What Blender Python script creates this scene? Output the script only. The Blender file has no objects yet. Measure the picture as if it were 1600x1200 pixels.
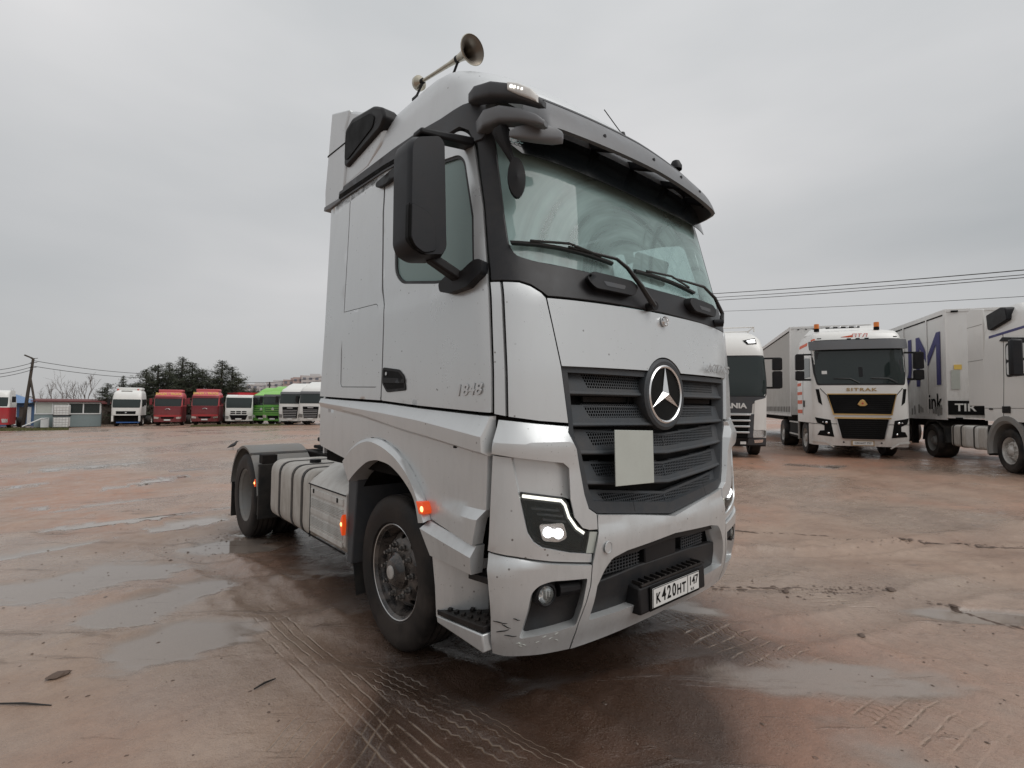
import bpy, bmesh, math, random
import numpy as np
from mathutils import Vector, Matrix, Euler
from mathutils.geometry import delaunay_2d_cdt
random.seed(7); rng = np.random.default_rng(7)
R_ = math.radians
SC = bpy.context.scene; COL = SC.collection

# ---------------------------------------------------------------- camera
cam_d = bpy.data.cameras.new('camera'); cam = bpy.data.objects.new('camera', cam_d); COL.objects.link(cam)
SC.camera = cam
CAM = Vector((-2.8156, -1.7351, 1.6241)); YAW, PIT, ROL = .7138, .0417, .0091
fw = Vector((math.sin(YAW)*math.cos(PIT), math.cos(YAW)*math.cos(PIT), math.sin(PIT)))
rt = Vector((math.cos(YAW), -math.sin(YAW), 0)); up = rt.cross(fw)
r2 = rt*math.cos(ROL)+up*math.sin(ROL); u2 = -rt*math.sin(ROL)+up*math.cos(ROL)
m = Matrix((r2, u2, -fw)).transposed().to_4x4(); m.translation = CAM
cam.matrix_world = m
cam_d.sensor_width = 36; cam_d.lens = 785.14/1600*36; cam_d.clip_end = 2000; cam_d.clip_start = .05
SC.render.resolution_x = 1024; SC.render.resolution_y = 768

# ---------------------------------------------------------------- world: overcast sky
SUN_EL, SUN_AZ = R_(50), R_(158)
wd = bpy.data.worlds.new('World'); SC.world = wd; wd.use_nodes = True
nt = wd.node_tree; nt.nodes.clear()
def N(t, **k):
    n = nt.nodes.new(t)
    for a, b in k.items(): setattr(n, a, b)
    return n
out = N('ShaderNodeOutputWorld'); bg = N('ShaderNodeBackground'); bg.inputs[1].default_value = .104
sky = N('ShaderNodeTexSky', sky_type='NISHITA', sun_disc=False, sun_elevation=SUN_EL, sun_rotation=SUN_AZ)
sky.air_density = 1.0; sky.dust_density = 3.0
tc = N('ShaderNodeTexCoord'); mp = N('ShaderNodeMapping'); mp.inputs['Scale'].default_value = (1, 1, 3.2)
mp.inputs['Rotation'].default_value = (0, .12, .5)
no = N('ShaderNodeTexNoise'); no.inputs['Scale'].default_value = 1.25; no.inputs['Detail'].default_value = 6; no.inputs['Roughness'].default_value = .42
cr = N('ShaderNodeValToRGB')
cr.color_ramp.elements[0].position = .28; cr.color_ramp.elements[0].color = (3.65, 3.78, 3.85, 1)
cr.color_ramp.elements[1].position = .72; cr.color_ramp.elements[1].color = (5.55, 5.5, 5.5, 1)
sep = N('ShaderNodeSeparateXYZ'); mr = N('ShaderNodeMapRange')
mr.inputs['From Min'].default_value = -.05; mr.inputs['From Max'].default_value = .95
mr.inputs['To Min'].default_value = .94; mr.inputs['To Max'].default_value = 1.7
mul = N('ShaderNodeVectorMath', operation='SCALE'); mix = N('ShaderNodeMix', data_type='RGBA'); mix.inputs['Factor'].default_value = .94
L = nt.links.new
L(tc.outputs['Generated'], mp.inputs[0]); L(mp.outputs[0], no.inputs[0]); L(no.outputs[0], cr.inputs[0])
L(tc.outputs['Generated'], sep.inputs[0]); L(sep.outputs['Z'], mr.inputs['Value'])
L(cr.outputs[0], mul.inputs[0]); L(mr.outputs[0], mul.inputs['Scale'])
L(sky.outputs[0], mix.inputs['A']); L(mul.outputs[0], mix.inputs['B'])
L(mix.outputs['Result'], bg.inputs[0]); L(bg.outputs[0], out.inputs[0])
sd = bpy.data.lights.new('sun', 'SUN'); sd.energy = 1.35; sd.angle = R_(40); sd.color = (1, .985, .965)
so = bpy.data.objects.new('sun', sd); COL.objects.link(so)
sdir = Vector((math.sin(SUN_AZ)*math.cos(SUN_EL), math.cos(SUN_AZ)*math.cos(SUN_EL), math.sin(SUN_EL)))
so.rotation_euler = sdir.to_track_quat('Z', 'Y').to_euler(); so.location = (0, 0, 20)
SC.view_settings.view_transform = 'Standard'; SC.view_settings.look = 'None'
SC.view_settings.exposure = 0; SC.view_settings.gamma = 1; SC.view_settings.use_curve_mapping = False
SC.render.engine = 'CYCLES'

# ---------------------------------------------------------------- materials
class MT:
    def __init__(s, name):
        s.m = bpy.data.materials.new(name); s.m.use_nodes = True; s.t = s.m.node_tree; s.t.nodes.clear()
        s.o = s.n('ShaderNodeOutputMaterial'); s.b = s.n('ShaderNodeBsdfPrincipled'); s.l(s.b.outputs[0], s.o.inputs[0])
        s._c = None
    def n(s, t, **k):
        x = s.t.nodes.new(t)
        for a, b in k.items(): setattr(x, a, b)
        return x
    def l(s, a, b): s.t.links.new(a, b)
    def set(s, **k):
        for a, b in k.items():
            i = s.b.inputs[a.replace('_', ' ')]
            if hasattr(b, 'is_output'): s.l(b, i)
            else: i.default_value = (*b, 1) if isinstance(b, tuple) and len(b) == 3 and i.type == 'RGBA' else b
        return s
    def co(s):
        if s._c is None: s._c = s.n('ShaderNodeTexCoord').outputs['Object']
        return s._c
    def pos(s): return s.n('ShaderNodeNewGeometry').outputs['Position']
    def noise(s, sc, det=4, rough=.55, vec=None, scale=None, dist=0):
        x = s.n('ShaderNodeTexNoise'); x.inputs['Scale'].default_value = sc; x.inputs['Detail'].default_value = det
        x.inputs['Roughness'].default_value = rough; x.inputs['Distortion'].default_value = dist
        v = vec or s.co()
        if scale:
            q = s.n('ShaderNodeMapping'); q.inputs['Scale'].default_value = scale; s.l(v, q.inputs[0]); v = q.outputs[0]
        s.l(v, x.inputs['Vector']); return x.outputs[0]
    def ramp(s, v, stops):
        x = s.n('ShaderNodeValToRGB'); e = x.color_ramp.elements
        while len(e) < len(stops): e.new(.5)
        for i, (p, c) in enumerate(stops):
            e[i].position = p; e[i].color = (c, c, c, 1) if not isinstance(c, tuple) else (*c, 1)
        s.l(v, x.inputs[0]); return x.outputs[0]
    def mix(s, f, a, b, mode='MIX'):
        x = s.n('ShaderNodeMix', data_type='RGBA', blend_type=mode)
        for k, v in (('Factor', f), ('A', a), ('B', b)):
            i = x.inputs[k]
            if hasattr(v, 'is_output'): s.l(v, i)
            elif k == 'Factor': i.default_value = v
            else: i.default_value = (*v, 1)
        return x.outputs['Result']
    def mr(s, v, a, b, c=0, d=1):
        x = s.n('ShaderNodeMapRange'); s.l(v, x.inputs[0])
        for i, q in zip((1, 2, 3, 4), (a, b, c, d)): x.inputs[i].default_value = q
        return x.outputs[0]
    def math(s, op, a, b=0.):
        x = s.n('ShaderNodeMath', operation=op)
        for i, v in ((0, a), (1, b)):
            if hasattr(v, 'is_output'): s.l(v, x.inputs[i])
            else: x.inputs[i].default_value = v
        return x.outputs[0]
    def z(s, world=True):
        x = s.n('ShaderNodeSeparateXYZ'); s.l(s.pos() if world else s.co(), x.inputs[0]); return x.outputs[2]
    def bump(s, h, st=.3, d=.01):
        x = s.n('ShaderNodeBump'); x.inputs['Strength'].default_value = st; x.inputs['Distance'].default_value = d
        s.l(h, x.inputs['Height']); s.l(x.outputs[0], s.b.inputs['Normal']); return s
M = {}
MUDC = (.20, .135, .10)
def paint(name, col, rough=.38, metal=0., dirt=.35, coat=.3, dz=(.3, 1.7), spots=True):
    t = MT(name); z = t.z()
    n1 = t.noise(2.3, 6, .65); n2 = t.noise(9, 5, .7, scale=(1, 1, .25))
    low = t.mr(z, dz[0], dz[1], 1, 0)
    f = t.math('MULTIPLY', t.math('MULTIPLY', low, t.ramp(t.math('MULTIPLY', t.math('ADD', n1, n2), .5), [(.34, 0), (.68, 1)])), dirt)
    f = t.math('ADD', f, t.math('MULTIPLY', t.ramp(n2, [(.5, 0), (.75, 1)]), dirt*.12))
    c = t.mix(f, col, (.25, .205, .17) if name not in ('silver', 'silver_dull') else (.30, .285, .265))
    if spots:
        v = t.n('ShaderNodeTexVoronoi'); v.inputs['Scale'].default_value = 17; t.l(t.co(), v.inputs['Vector'])
        sp = t.ramp(v.outputs['Distance'], [(.0, 1), (.075, .85), (.115, 0)])
        sp = t.math('MULTIPLY', sp, t.ramp(t.noise(3.1, 3), [(.48, 0), (.58, .9)]))
        v2 = t.n('ShaderNodeTexVoronoi'); v2.inputs['Scale'].default_value = 41; t.l(t.co(), v2.inputs['Vector'])
        sp = t.math('MAXIMUM', sp, t.math('MULTIPLY', t.ramp(v2.outputs['Distance'], [(.0, .8), (.08, .6), (.12, 0)]), t.ramp(t.noise(5.3, 2), [(.50, 0), (.60, .8)])))
        c = t.mix(sp, c, (.09, .075, .065))
    t.set(Base_Color=c, Metallic=metal, Roughness=t.math('ADD', t.mr(f, 0, .5, rough, rough+.3), t.mr(n1, .3, .7, -.03, .05)), Coat_Weight=coat, Coat_Roughness=.18)
    M[name] = t.m; return t.m
paint('silver', (.600, .618, .622), .29, .5, .55, .45)
paint('silver_dull', (.59, .61, .62), .42, .35, .6, .2)
paint('white_paint', (.74, .73, .70), .35, 0, .45, .35, (.2, 1.6), False)
paint('white_far', (.72, .72, .69), .4, 0, .3, .2, (.2, 1.4), False)
paint('cream_curtain', (.46, .455, .43), .6, 0, .6, 0, (.9, 3.4), False)
paint('trailer_white', (.72, .71, .69), .5, 0, .6, .1, (1.0, 3.6), False)
paint('red_far', (.40, .012, .022), .35, 0, .25, .3, (.2, 1.2), False)
paint('dark_red_far', (.16, .008, .015), .4, 0, .25, .3, (.2, 1.2), False)
paint('pink_red_far', (.50, .09, .10), .4, 0, .2, .3, (.2, 1.2), False)
paint('green_far', (.09, .34, .035), .35, 0, .25, .3, (.2, 1.2), False)
paint('green_light_far', (.22, .50, .10), .4, 0, .2, .2, (.2, 1.2), False)
paint('tank_alu', (.55, .53, .49), .5, .2, .9, 0, (.3, 1.9), False)
paint('tank_cover', (.60, .59, .56), .5, .05, .8, 0, (.2, 1.6), False)
def plastic(name, col, rough=.5, dirt=.3, mud=(.16, .125, .10), bump=.0, spec=.5):
    t = MT(name); n = t.noise(5, 6, .7); n2 = t.noise(60, 2)
    f = t.math('MULTIPLY', t.ramp(n, [(.4, 0), (.75, 1)]), dirt)
    t.set(Base_Color=t.mix(f, col, mud), Roughness=t.mr(n, .3, .7, rough-.06, rough+.12), Specular_IOR_Level=spec)
    if bump: t.bump(n2, bump, .002)
    M[name] = t.m; return t.m
plastic('grey_plastic', (.060, .064, .070), .55, .2, bump=.15, spec=.3)
plastic('bumper_grey', (.016, .017, .019), .5, .15, bump=.1, spec=.3)
plastic('grille_grey', (.040, .046, .052), .52, .2, bump=.15, spec=.3)
plastic('visor_grey', (.135, .14, .148), .42, .2, spec=.4)
plastic('black_plastic', (.007, .0075, .009), .48, .08, bump=.12, spec=.25)
plastic('mirror_black', (.009, .010, .013), .42, .06, bump=.08, spec=.3)
plastic('dark_shell', (.004, .004, .004), .9, .1, spec=.1)
plastic('frit', (.014, .014, .016), .35, .1, spec=.3)
plastic('step_black', (.007, .007, .008), .5, .25, spec=.25)
plastic('fender_grey', (.20, .198, .19), .6, .7, (.22, .19, .16))
plastic('flap_black', (.018, .018, .018), .6, .4, (.10, .085, .07), spec=.25)
plastic('chassis', (.010, .010, .010), .8, .4, (.07, .05, .04), spec=.2)
plastic('rubber_seal', (.008, .008, .008), .5, .0)
plastic('wiper', (.006, .006, .006), .35, .1)
plastic('seat_cloth', (.035, .035, .035), .85, 0)
plastic('dash_grey', (.06, .065, .065), .6, .0)
plastic('smoke', (.008, .010, .011), .10, .0, spec=.35)
plastic('bird_black', (.015, .014, .015), .6, 0)
plastic('hedge_dark', (.018, .016, .011), .9, .6, (.05, .035, .022))
plastic('wood_pole', (.055, .045, .036), .85, .4, (.11, .09, .07))
plastic('strap', (.02, .02, .02), .6, .5)
plastic('card_grey', (.43, .45, .41), .5, .15, (.2, .18, .15))
plastic('far_concrete', (.50, .48, .47), .8, .3, (.40, .38, .38))
plastic('far_pink', (.42, .33, .31), .8, .3, (.36, .32, .31))
plastic('far_window', (.16, .17, .20), .5, 0)
plastic('kiosk_teal', (.19, .24, .245), .6, .2)
plastic('kiosk_white', (.62, .63, .62), .6, .1)
plastic('kiosk_brown', (.07, .055, .045), .8, .2)
plastic('roof_red', (.13, .03, .03), .7, .2)
plastic('blue_roof', (.13, .22, .38), .6, .2, (.25, .3, .36))
plastic('blue_wall', (.05, .11, .22), .6, .2)
plastic('blue_frame', (.03, .12, .36), .5, .2)
plastic('bronze', (.40, .27, .12), .35, .1)
plastic('orange_print', (.75, .11, .03), .5, .15, (.6, .2, .12))
plastic('blue_print', (.035, .035, .16), .5, .1)
plastic('red_print', (.5, .06, .04), .5, .1)
plastic('yellow_print', (.75, .52, .12), .5, .0)
plastic('ink_black', (.004, .004, .004), .6, 0, spec=.15)
plastic('plate_white', (.68, .68, .66), .45, .25, (.3, .26, .22))
plastic('teal_mark', (.35, .55, .56), .4, 0)
plastic('debris', (.10, .065, .048), .7, .3)
def metal(name, col, rough, dirt=.2, m=1.):
    t = MT(name); n = t.noise(7, 6, .7)
    f = t.math('MULTIPLY', t.ramp(n, [(.42, 0), (.7, 1)]), dirt)
    t.set(Base_Color=t.mix(f, col, (.14, .115, .095)), Metallic=t.mr(f, 0, 1, m, 0.), Roughness=t.mr(n, .3, .7, rough, rough+.15))
    M[name] = t.m
metal('chrome', (.78, .78, .78), .10, .12); metal('horn_chrome', (.46, .42, .34), .22, .5)
metal('horn_bell', (.16, .14, .115), .3, .5); metal('satin', (.62, .62, .62), .25, .15); metal('badge_chrome', (.8, .8, .8), .16, .1)
metal('rim_white', (.55, .53, .50), .5, .7, .2); metal('gold', (.62, .40, .16), .3, .1)
metal('nut_chrome', (.30, .29, .28), .3, .4); metal('silver_reflector', (.8, .8, .8), .15, 0)
def rimblack():
    t = MT('rim_black'); n = t.noise(9, 6, .7)
    f = t.ramp(n, [(.42, 0), (.62, 1)])
    t.set(Base_Color=t.mix(t.math('MULTIPLY', f, .6), (.018, .017, .017), (.17, .14, .12)), Roughness=t.mr(f, 0, 1, .18, .5), Coat_Weight=.2); M['rim_black'] = t.m
rimblack()
def rubber():
    t = MT('tyre_rubber'); n = t.noise(4, 7, .75); n2 = t.noise(1.6, 3)
    f = t.ramp(t.math('MULTIPLY', t.math('ADD', n, n2), .5), [(.43, 0), (.60, 1)])
    t.set(Base_Color=t.mix(t.math('MULTIPLY', f, .45), (.009, .0085, .0085), (.10, .08, .068)), Roughness=t.mr(f, 0, 1, .5, .8), Specular_IOR_Level=.25)
    t.bump(t.noise(30, 5), .25, .004); M['tyre_rubber'] = t.m
rubber()
def glass(name, tint, film, rough=.03, dark=.0, smear=None):
    t = MT(name); gl = t.n('ShaderNodeBsdfGlossy'); gl.inputs['Roughness'].default_value = rough
    tr = t.n('ShaderNodeBsdfTransparent'); tr.inputs[0].default_value = (*tint, 1)
    fr = t.n('ShaderNodeFresnel'); fr.inputs['IOR'].default_value = 1.52
    m1 = t.n('ShaderNodeMixShader'); t.l(fr.outputs[0], m1.inputs[0]); t.l(tr.outputs[0], m1.inputs[1]); t.l(gl.outputs[0], m1.inputs[2])
    df = t.n('ShaderNodeBsdfDiffuse'); df.inputs[0].default_value = (.54, .75, .725, 1)
    m2 = t.n('ShaderNodeMixShader'); t.l(m1.outputs[0], m2.inputs[1]); t.l(df.outputs[0], m2.inputs[2])
    if smear is None: m2.inputs[0].default_value = film
    else:
        # dirt film wiped into arcs round the wiper spindles
        sx = t.n('ShaderNodeSeparateXYZ'); t.l(t.co(), sx.inputs[0]); acc = None
        for (px, pz) in smear:
            dx = t.math('SUBTRACT', sx.outputs[0], px); dz = t.math('SUBTRACT', sx.outputs[2], pz)
            rr = t.math('SQRT', t.math('ADD', t.math('MULTIPLY', dx, dx), t.math('MULTIPLY', dz, dz)))
            cmb = t.n('ShaderNodeCombineXYZ'); t.l(rr, cmb.inputs[0]); t.l(t.math('MULTIPLY', dx, .10), cmb.inputs[1])
            a = t.ramp(t.noise(13, 3, .6, vec=cmb.outputs[0]), [(.38, 0), (.66, 1)])
            ins = t.mr(rr, .92, .97, 1, 0)
            a = t.math('MULTIPLY', a, ins)
            acc = a if acc is None else t.math('MAXIMUM', acc, a)
        big = t.noise(1.5, 3)
        t.l(t.math('ADD', t.math('MULTIPLY', acc, -film*.38), t.mr(big, .3, .7, film*.85, film*1.1)), m2.inputs[0])
    t.l(m2.outputs[0], t.o.inputs[0]); M[name] = t.m
glass('windscreen', (.72, .86, .84), .42, .02, smear=[(-.165, 2.23), (.75, 2.24)])
glass('side_glass', (.6, .74, .73), .36)
glass('far_glass', (.06, .08, .08), .035, .05)
glass('clear_lens', (.92, .93, .93), .02, .02)
glass('kiosk_glass', (.08, .10, .10), .04, .05)
def emit(name, col, st, base=(.8, .8, .8)):
    t = MT(name); t.set(Base_Color=base, Roughness=.3, Emission_Color=col, Emission_Strength=st); M[name] = t.m
emit('drl_light', (1, .97, .84), 1.3); emit('beam_light', (.95, .97, 1), 3.0); emit('beam_soft', (.9, .93, 1), .7)
emit('amber_lit', (1, .10, .015), .40, (.6, .07, .015)); emit('amber_core', (1, .42, .08), 3.5); emit('marker_lit', (1, .98, .9), 1.2)
emit('amber_beacon', (.9, .25, .03), .08, (.55, .16, .03)); emit('red_lens', (.6, .02, .01), .25, (.4, .02, .01))
def foliage(name, a, b):
    t = MT(name); n = t.noise(1.3, 3, vec=t.pos()); i = t.n('ShaderNodeObjectInfo')
    t.set(Base_Color=t.mix(t.ramp(n, [(.35, 0), (.65, 1)]), a, b), Roughness=.75); M[name] = t.m
foliage('needles', (.028, .036, .020), (.065, .075, .042)); foliage('twigs', (.10, .085, .075), (.16, .14, .125)); foliage('bark', (.05, .04, .03), (.08, .065, .05))
foliage('grass', (.07, .075, .022), (.12, .115, .04)); foliage('brush', (.035, .028, .018), (.06, .045, .03))

# ---------------------------------------------------------------- object helpers
def tag(o, label=None, cat=None, group=None, kind=None):
    if label: o['label'] = label
    if cat: o['category'] = cat
    if group: o['group'] = group
    if kind: o['kind'] = kind
    return o
def empty(name, loc=(0, 0, 0), rz=0, label=None, cat=None, group=None):
    o = bpy.data.objects.new(name, None); COL.objects.link(o); o.location = loc; o.rotation_euler = (0, 0, rz)
    o.empty_display_size = .2
    return tag(o, label, cat, group)
def link(name, me, mat=None, parent=None):
    o = bpy.data.objects.new(name, me); COL.objects.link(o)
    if mat: me.materials.append(M[mat])
    if parent: o.parent = parent
    return o
def copy_tree(o, parent=None):
    c = o.copy(); COL.objects.link(c); c.parent = parent
    for ch in list(o.children): copy_tree(ch, c)
    return c
def smooth(me, ang=35):
    bm = bmesh.new(); bm.from_mesh(me)
    for f in bm.faces: f.smooth = True
    for e in bm.edges:
        if len(e.link_faces) == 2:
            try: a = e.calc_face_angle()
            except ValueError: a = 0
            e.smooth = a < R_(ang)
    bm.to_mesh(me); bm.free()
def bevel(o, w=.004, seg=2, ang=40):
    b = o.modifiers.new('bevel', 'BEVEL'); b.width = w; b.segments = seg; b.limit_method = 'ANGLE'; b.angle_limit = R_(ang)
    b.harden_normals = False; return o
class MB:
    def __init__(s): s.v = []; s.f = []
    def add(s, v, f):
        k = len(s.v); s.v += [tuple(p) for p in v]; s.f += [tuple(i+k for i in q) for q in f]; return s
    def box(s, c, d, rot=None):
        h = [x/2 for x in d]; P = []
        for x in (-1, 1):
            for y in (-1, 1):
                for z in (-1, 1):
                    p = Vector((x*h[0], y*h[1], z*h[2]))
                    if rot is not None: p = rot @ p
                    P.append(p+Vector(c))
        return s.add(P, [(0, 1, 3, 2), (4, 6, 7, 5), (0, 4, 5, 1), (2, 3, 7, 6), (0, 2, 6, 4), (1, 5, 7, 3)])
    def hexa(s, P):  # 8 points: bottom 4 ccw, top 4 ccw
        return s.add(P, [(3, 2, 1, 0), (4, 5, 6, 7), (0, 1, 5, 4), (1, 2, 6, 5), (2, 3, 7, 6), (3, 0, 4, 7)])
    def cyl(s, a, b, r, r2=None, n=16, cap=True):
        a = Vector(a); b = Vector(b); r2 = r if r2 is None else r2
        d = (b-a).normalized(); q = d.to_track_quat('Z', 'Y'); P = []
        for k, (c, rr) in enumerate(((a, r), (b, r2))):
            for i in range(n):
                t = 2*math.pi*i/n; P.append(c+q @ Vector((rr*math.cos(t), rr*math.sin(t), 0)))
        F = [(i, (i+1) % n, n+(i+1) % n, n+i) for i in range(n)]
        if cap: F += [tuple(range(n-1, -1, -1)), tuple(range(n, 2*n))]
        return s.add(P, F)
    def tube(s, pts, r, n=8):
        pts = [Vector(p) for p in pts]; rs = r if isinstance(r, (list, tuple)) else [r]*len(pts); P = []; F = []
        ref = None
        for i, p in enumerate(pts):
            d = (pts[min(i+1, len(pts)-1)]-pts[max(i-1, 0)]).normalized()
            if ref is None: ref = d.orthogonal().normalized()
            x = (ref-d*ref.dot(d)).normalized(); ref = x; y = d.cross(x)
            for k in range(n):
                t = 2*math.pi*k/n; P.append(p+x*rs[i]*math.cos(t)+y*rs[i]*math.sin(t))
        for i in range(len(pts)-1):
            for k in range(n): F.append((i*n+k, i*n+(k+1) % n, (i+1)*n+(k+1) % n, (i+1)*n+k))
        F += [tuple(range(n-1, -1, -1)), tuple(range((len(pts)-1)*n, len(pts)*n))]
        return s.add(P, F)
    def rev(s, prof, c, axis, n=32):  # prof: (radius, along)
        c = Vector(c); q = Vector(axis).normalized().to_track_quat('Z', 'Y'); P = []; F = []
        for r, a in prof:
            for i in range(n):
                t = 2*math.pi*i/n; P.append(c+q @ Vector((r*math.cos(t), r*math.sin(t), a)))
        for j in range(len(prof)-1):
            for i in range(n): F.append((j*n+i, j*n+(i+1) % n, (j+1)*n+(i+1) % n, (j+1)*n+i))
        return s.add(P, F)
    def loft(s, rows, close=False):
        n = len(rows[0]); P = [p for r in rows for p in r]; F = []
        for j in range(len(rows)-1):
            for i in range(n if close else n-1): F.append((j*n+i, j*n+(i+1) % n, (j+1)*n+(i+1) % n, (j+1)*n+i))
        return s.add(P, F)
    def prism(s, poly, fn, a, b):  # poly 2D -> fn(u,v,w)
        n = len(poly); P = [fn(u, v, a) for u, v in poly]+[fn(u, v, b) for u, v in poly]
        F = [tuple(range(n-1, -1, -1)), tuple(range(n, 2*n))]+[(i, (i+1) % n, n+(i+1) % n, n+i) for i in range(n)]
        return s.add(P, F)
    def build(s, name, mat, parent=None, bev=0, sm=35, fix=True, seg=2):
        me = bpy.data.meshes.new(name); me.from_pydata([tuple(p) for p in s.v], [], s.f)
        if fix:
            bm = bmesh.new(); bm.from_mesh(me); bmesh.ops.recalc_face_normals(bm, faces=bm.faces); bm.to_mesh(me); bm.free()
        if sm: smooth(me, sm)
        o = link(name, me, mat, parent)
        if bev: bevel(o, bev, seg)
        return o
def rnd(poly, r, n=4):
    """round the corners of a 2D polygon"""
    out = []; m = len(poly)
    for i in range(m):
        rr = r[i] if isinstance(r, (list, tuple)) else r
        p0, p, p1 = [np.array(poly[j % m], float) for j in (i-1, i, i+1)]
        if rr <= 0: out.append(tuple(p)); continue
        a = p0-p; b = p1-p; la, lb = np.linalg.norm(a), np.linalg.norm(b); t = min(rr, la*.48, lb*.48)
        A = p+a/la*t; B = p+b/lb*t
        for k in range(n+1):
            q = k/n; out.append(tuple((1-q)**2*A+2*q*(1-q)*p+q*q*B))
    return out
def inset(poly, e):
    P = np.array(poly, float); m = len(P)
    ar = sum(P[i][0]*P[(i+1) % m][1]-P[(i+1) % m][0]*P[i][1] for i in range(m)); sg = 1 if ar > 0 else -1
    o = []
    for i in range(m):
        a = P[i]-P[i-1]; b = P[(i+1) % m]-P[i]; a = a/(np.linalg.norm(a)+1e-9); b = b/(np.linalg.norm(b)+1e-9)
        na = np.array([-a[1], a[0]])*sg; nb = np.array([-b[1], b[0]])*sg; k = na+nb; k = k/max(.35, (1+na@nb))
        o.append(tuple(P[i]+k*e))
    return o
def inpoly(x, y, P):
    c = False; j = len(P)-1
    for i in range(len(P)):
        if (P[i][1] > y) != (P[j][1] > y) and x < (P[j][0]-P[i][0])*(y-P[i][1])/(P[j][1]-P[i][1])+P[i][0]: c = not c
        j = i
    return c
def subdiv(poly, g):
    o = []
    for i, p in enumerate(poly):
        q = poly[(i+1) % len(poly)]; d = math.dist(p, q); k = max(1, int(math.ceil(d/g)))
        for j in range(k): o.append((p[0]+(q[0]-p[0])*j/k, p[1]+(q[1]-p[1])*j/k))
    return o
def tess(loop, holes=(), g=.06, clines=()):
    loop = subdiv(loop, g); holes = [subdiv(h, g) for h in holes]
    V = []; E = []; rings = []
    for ring in [loop]+holes:
        k = len(V); V += ring; n = len(ring); E += [(k+i, k+(i+1) % n) for i in range(n)]; rings.append(list(range(k, k+n)))
    for cl in clines:
        k = len(V); pts = []
        for i in range(len(cl)-1):
            d = math.dist(cl[i], cl[i+1]); m_ = max(1, int(d/g))
            pts += [(cl[i][0]+(cl[i+1][0]-cl[i][0])*j/m_, cl[i][1]+(cl[i+1][1]-cl[i][1])*j/m_) for j in range(m_)]
        pts.append(cl[-1]); pts = [p for p in pts if inpoly(p[0], p[1], loop)]
        V += pts; E += [(k+i, k+i+1) for i in range(len(pts)-1)]
    xs = [p[0] for p in loop]; ys = [p[1] for p in loop]
    allp = np.array(V)
    for x in np.arange(min(xs)+g/2, max(xs), g):
        for y in np.arange(min(ys)+g/2, max(ys), g):
            if np.min(np.abs(allp[:, 0]-x)+np.abs(allp[:, 1]-y)) > g*.5 and inpoly(x, y, loop) and not any(inpoly(x, y, h) for h in holes): V.append((x, y))
    res = delaunay_2d_cdt([Vector(p) for p in V], E, [], 0, 1e-6)
    v2, _, f2 = res[0], res[1], res[2]; orig = res[3]
    F = []
    for f in f2:
        cx = sum(v2[i][0] for i in f)/len(f); cy = sum(v2[i][1] for i in f)/len(f)
        if inpoly(cx, cy, loop) and not any(inpoly(cx, cy, h) for h in holes): F.append(tuple(f))
    return [tuple(p) for p in v2], F
def solid(V2, F, fn, th, fn_back=None):
    """tessellated region -> front sheet + walls; fn(u,v,depth)"""
    cnt = {}
    for f in F:
        for i in range(len(f)):
            a, b = f[i], f[(i+1) % len(f)]; cnt[(a, b)] = 1
    bd = [(a, b) for (a, b) in cnt if (b, a) not in cnt]
    mb = MB(); mb.add([fn(u, v, 0) for u, v in V2], F)
    if th:
        idx = {}; B = []
        for a, b in bd:
            for q in (a, b):
                if q not in idx: idx[q] = len(V2)+len(B); B.append(fn(V2[q][0], V2[q][1], th))
        mb.v += [tuple(p) for p in B]; mb.f += [(b, a, idx[a], idx[b]) for a, b in bd]
    return mb

class Surf:
    """rounded cab skin: plan is a superellipse at the front, straight sides behind it"""
    def __init__(s, Y0, WW, D=.36, n=2.6):
        s.Y0 = np.array(Y0).T; s.WW = np.array(WW).T; s.D = D; s.n = n
        t = np.linspace(0, math.pi/2, 400)
        s.tt = t; x = 1.25*np.sin(t)**(2/n); y = D*(1-np.maximum(np.cos(t), 0)**(2/n))
        s.ss = np.concatenate([[0], np.cumsum(np.hypot(np.diff(x), np.diff(y)))]); s.L = s.ss[-1]
    def y0(s, z): return float(np.interp(z, s.Y0[0], s.Y0[1]))
    def W(s, z): return float(np.interp(z, s.WW[0], s.WW[1]))
    def __call__(s, u, z, off=0):
        a = abs(u); sg = 1 if u >= 0 else -1; y0 = s.y0(z); W = s.W(z)
        if a < s.L:
            t = float(np.interp(a, s.ss, s.tt))
            return (sg*(W+off)*math.sin(t)**(2/s.n), y0-off+(s.D+off)*(1-max(math.cos(t), 0)**(2/s.n)), z)
        return (sg*(W+off), y0+s.D+(a-s.L), z)
    def X(s, x, z):
        a = min(abs(x)/s.W(z), 1); t = math.asin(min(1, a**(s.n/2))); return math.copysign(float(np.interp(t, s.tt, s.ss)), x), z
    def Y(s, y, z, side=-1):
        y0 = s.y0(z)
        if y >= y0+s.D: return side*(s.L+y-y0-s.D), z
        c = max(0, 1-max(0, y-y0)/s.D); t = math.acos(min(1, c**(s.n/2))); return side*float(np.interp(t, s.tt, s.ss)), z
    def XL(s, L): return [s.X(x, z) for x, z in L]
    def YL(s, L, side=-1): return [s.Y(y, z, side) for y, z in L]
def mir(L): return [(-u, z) for u, z in L]
def sym(half):  # half outline on the x<0 side, from top centre going down -> closed symmetric loop
    return half+[(-u, z) for u, z in reversed(half) if abs(u) > 1e-6]
def panel(name, sf, loop, holes=(), off=0., th=.018, mat='silver', parent=None, g=.06, bev=.0035, offf=None, gap=.0, clines=(), sm=35):
    if gap: loop = inset(loop, gap)
    V, F = tess(loop, holes, g, clines)
    o_ = offf if offf else (lambda u, z: 0)
    mb = solid(V, F, lambda u, z, d: sf(u, z, off+o_(u, z)-d), th)
    o = mb.build(name, mat, parent, 0, sm)
    if bev: bevel(o, bev)
    return o
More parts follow.
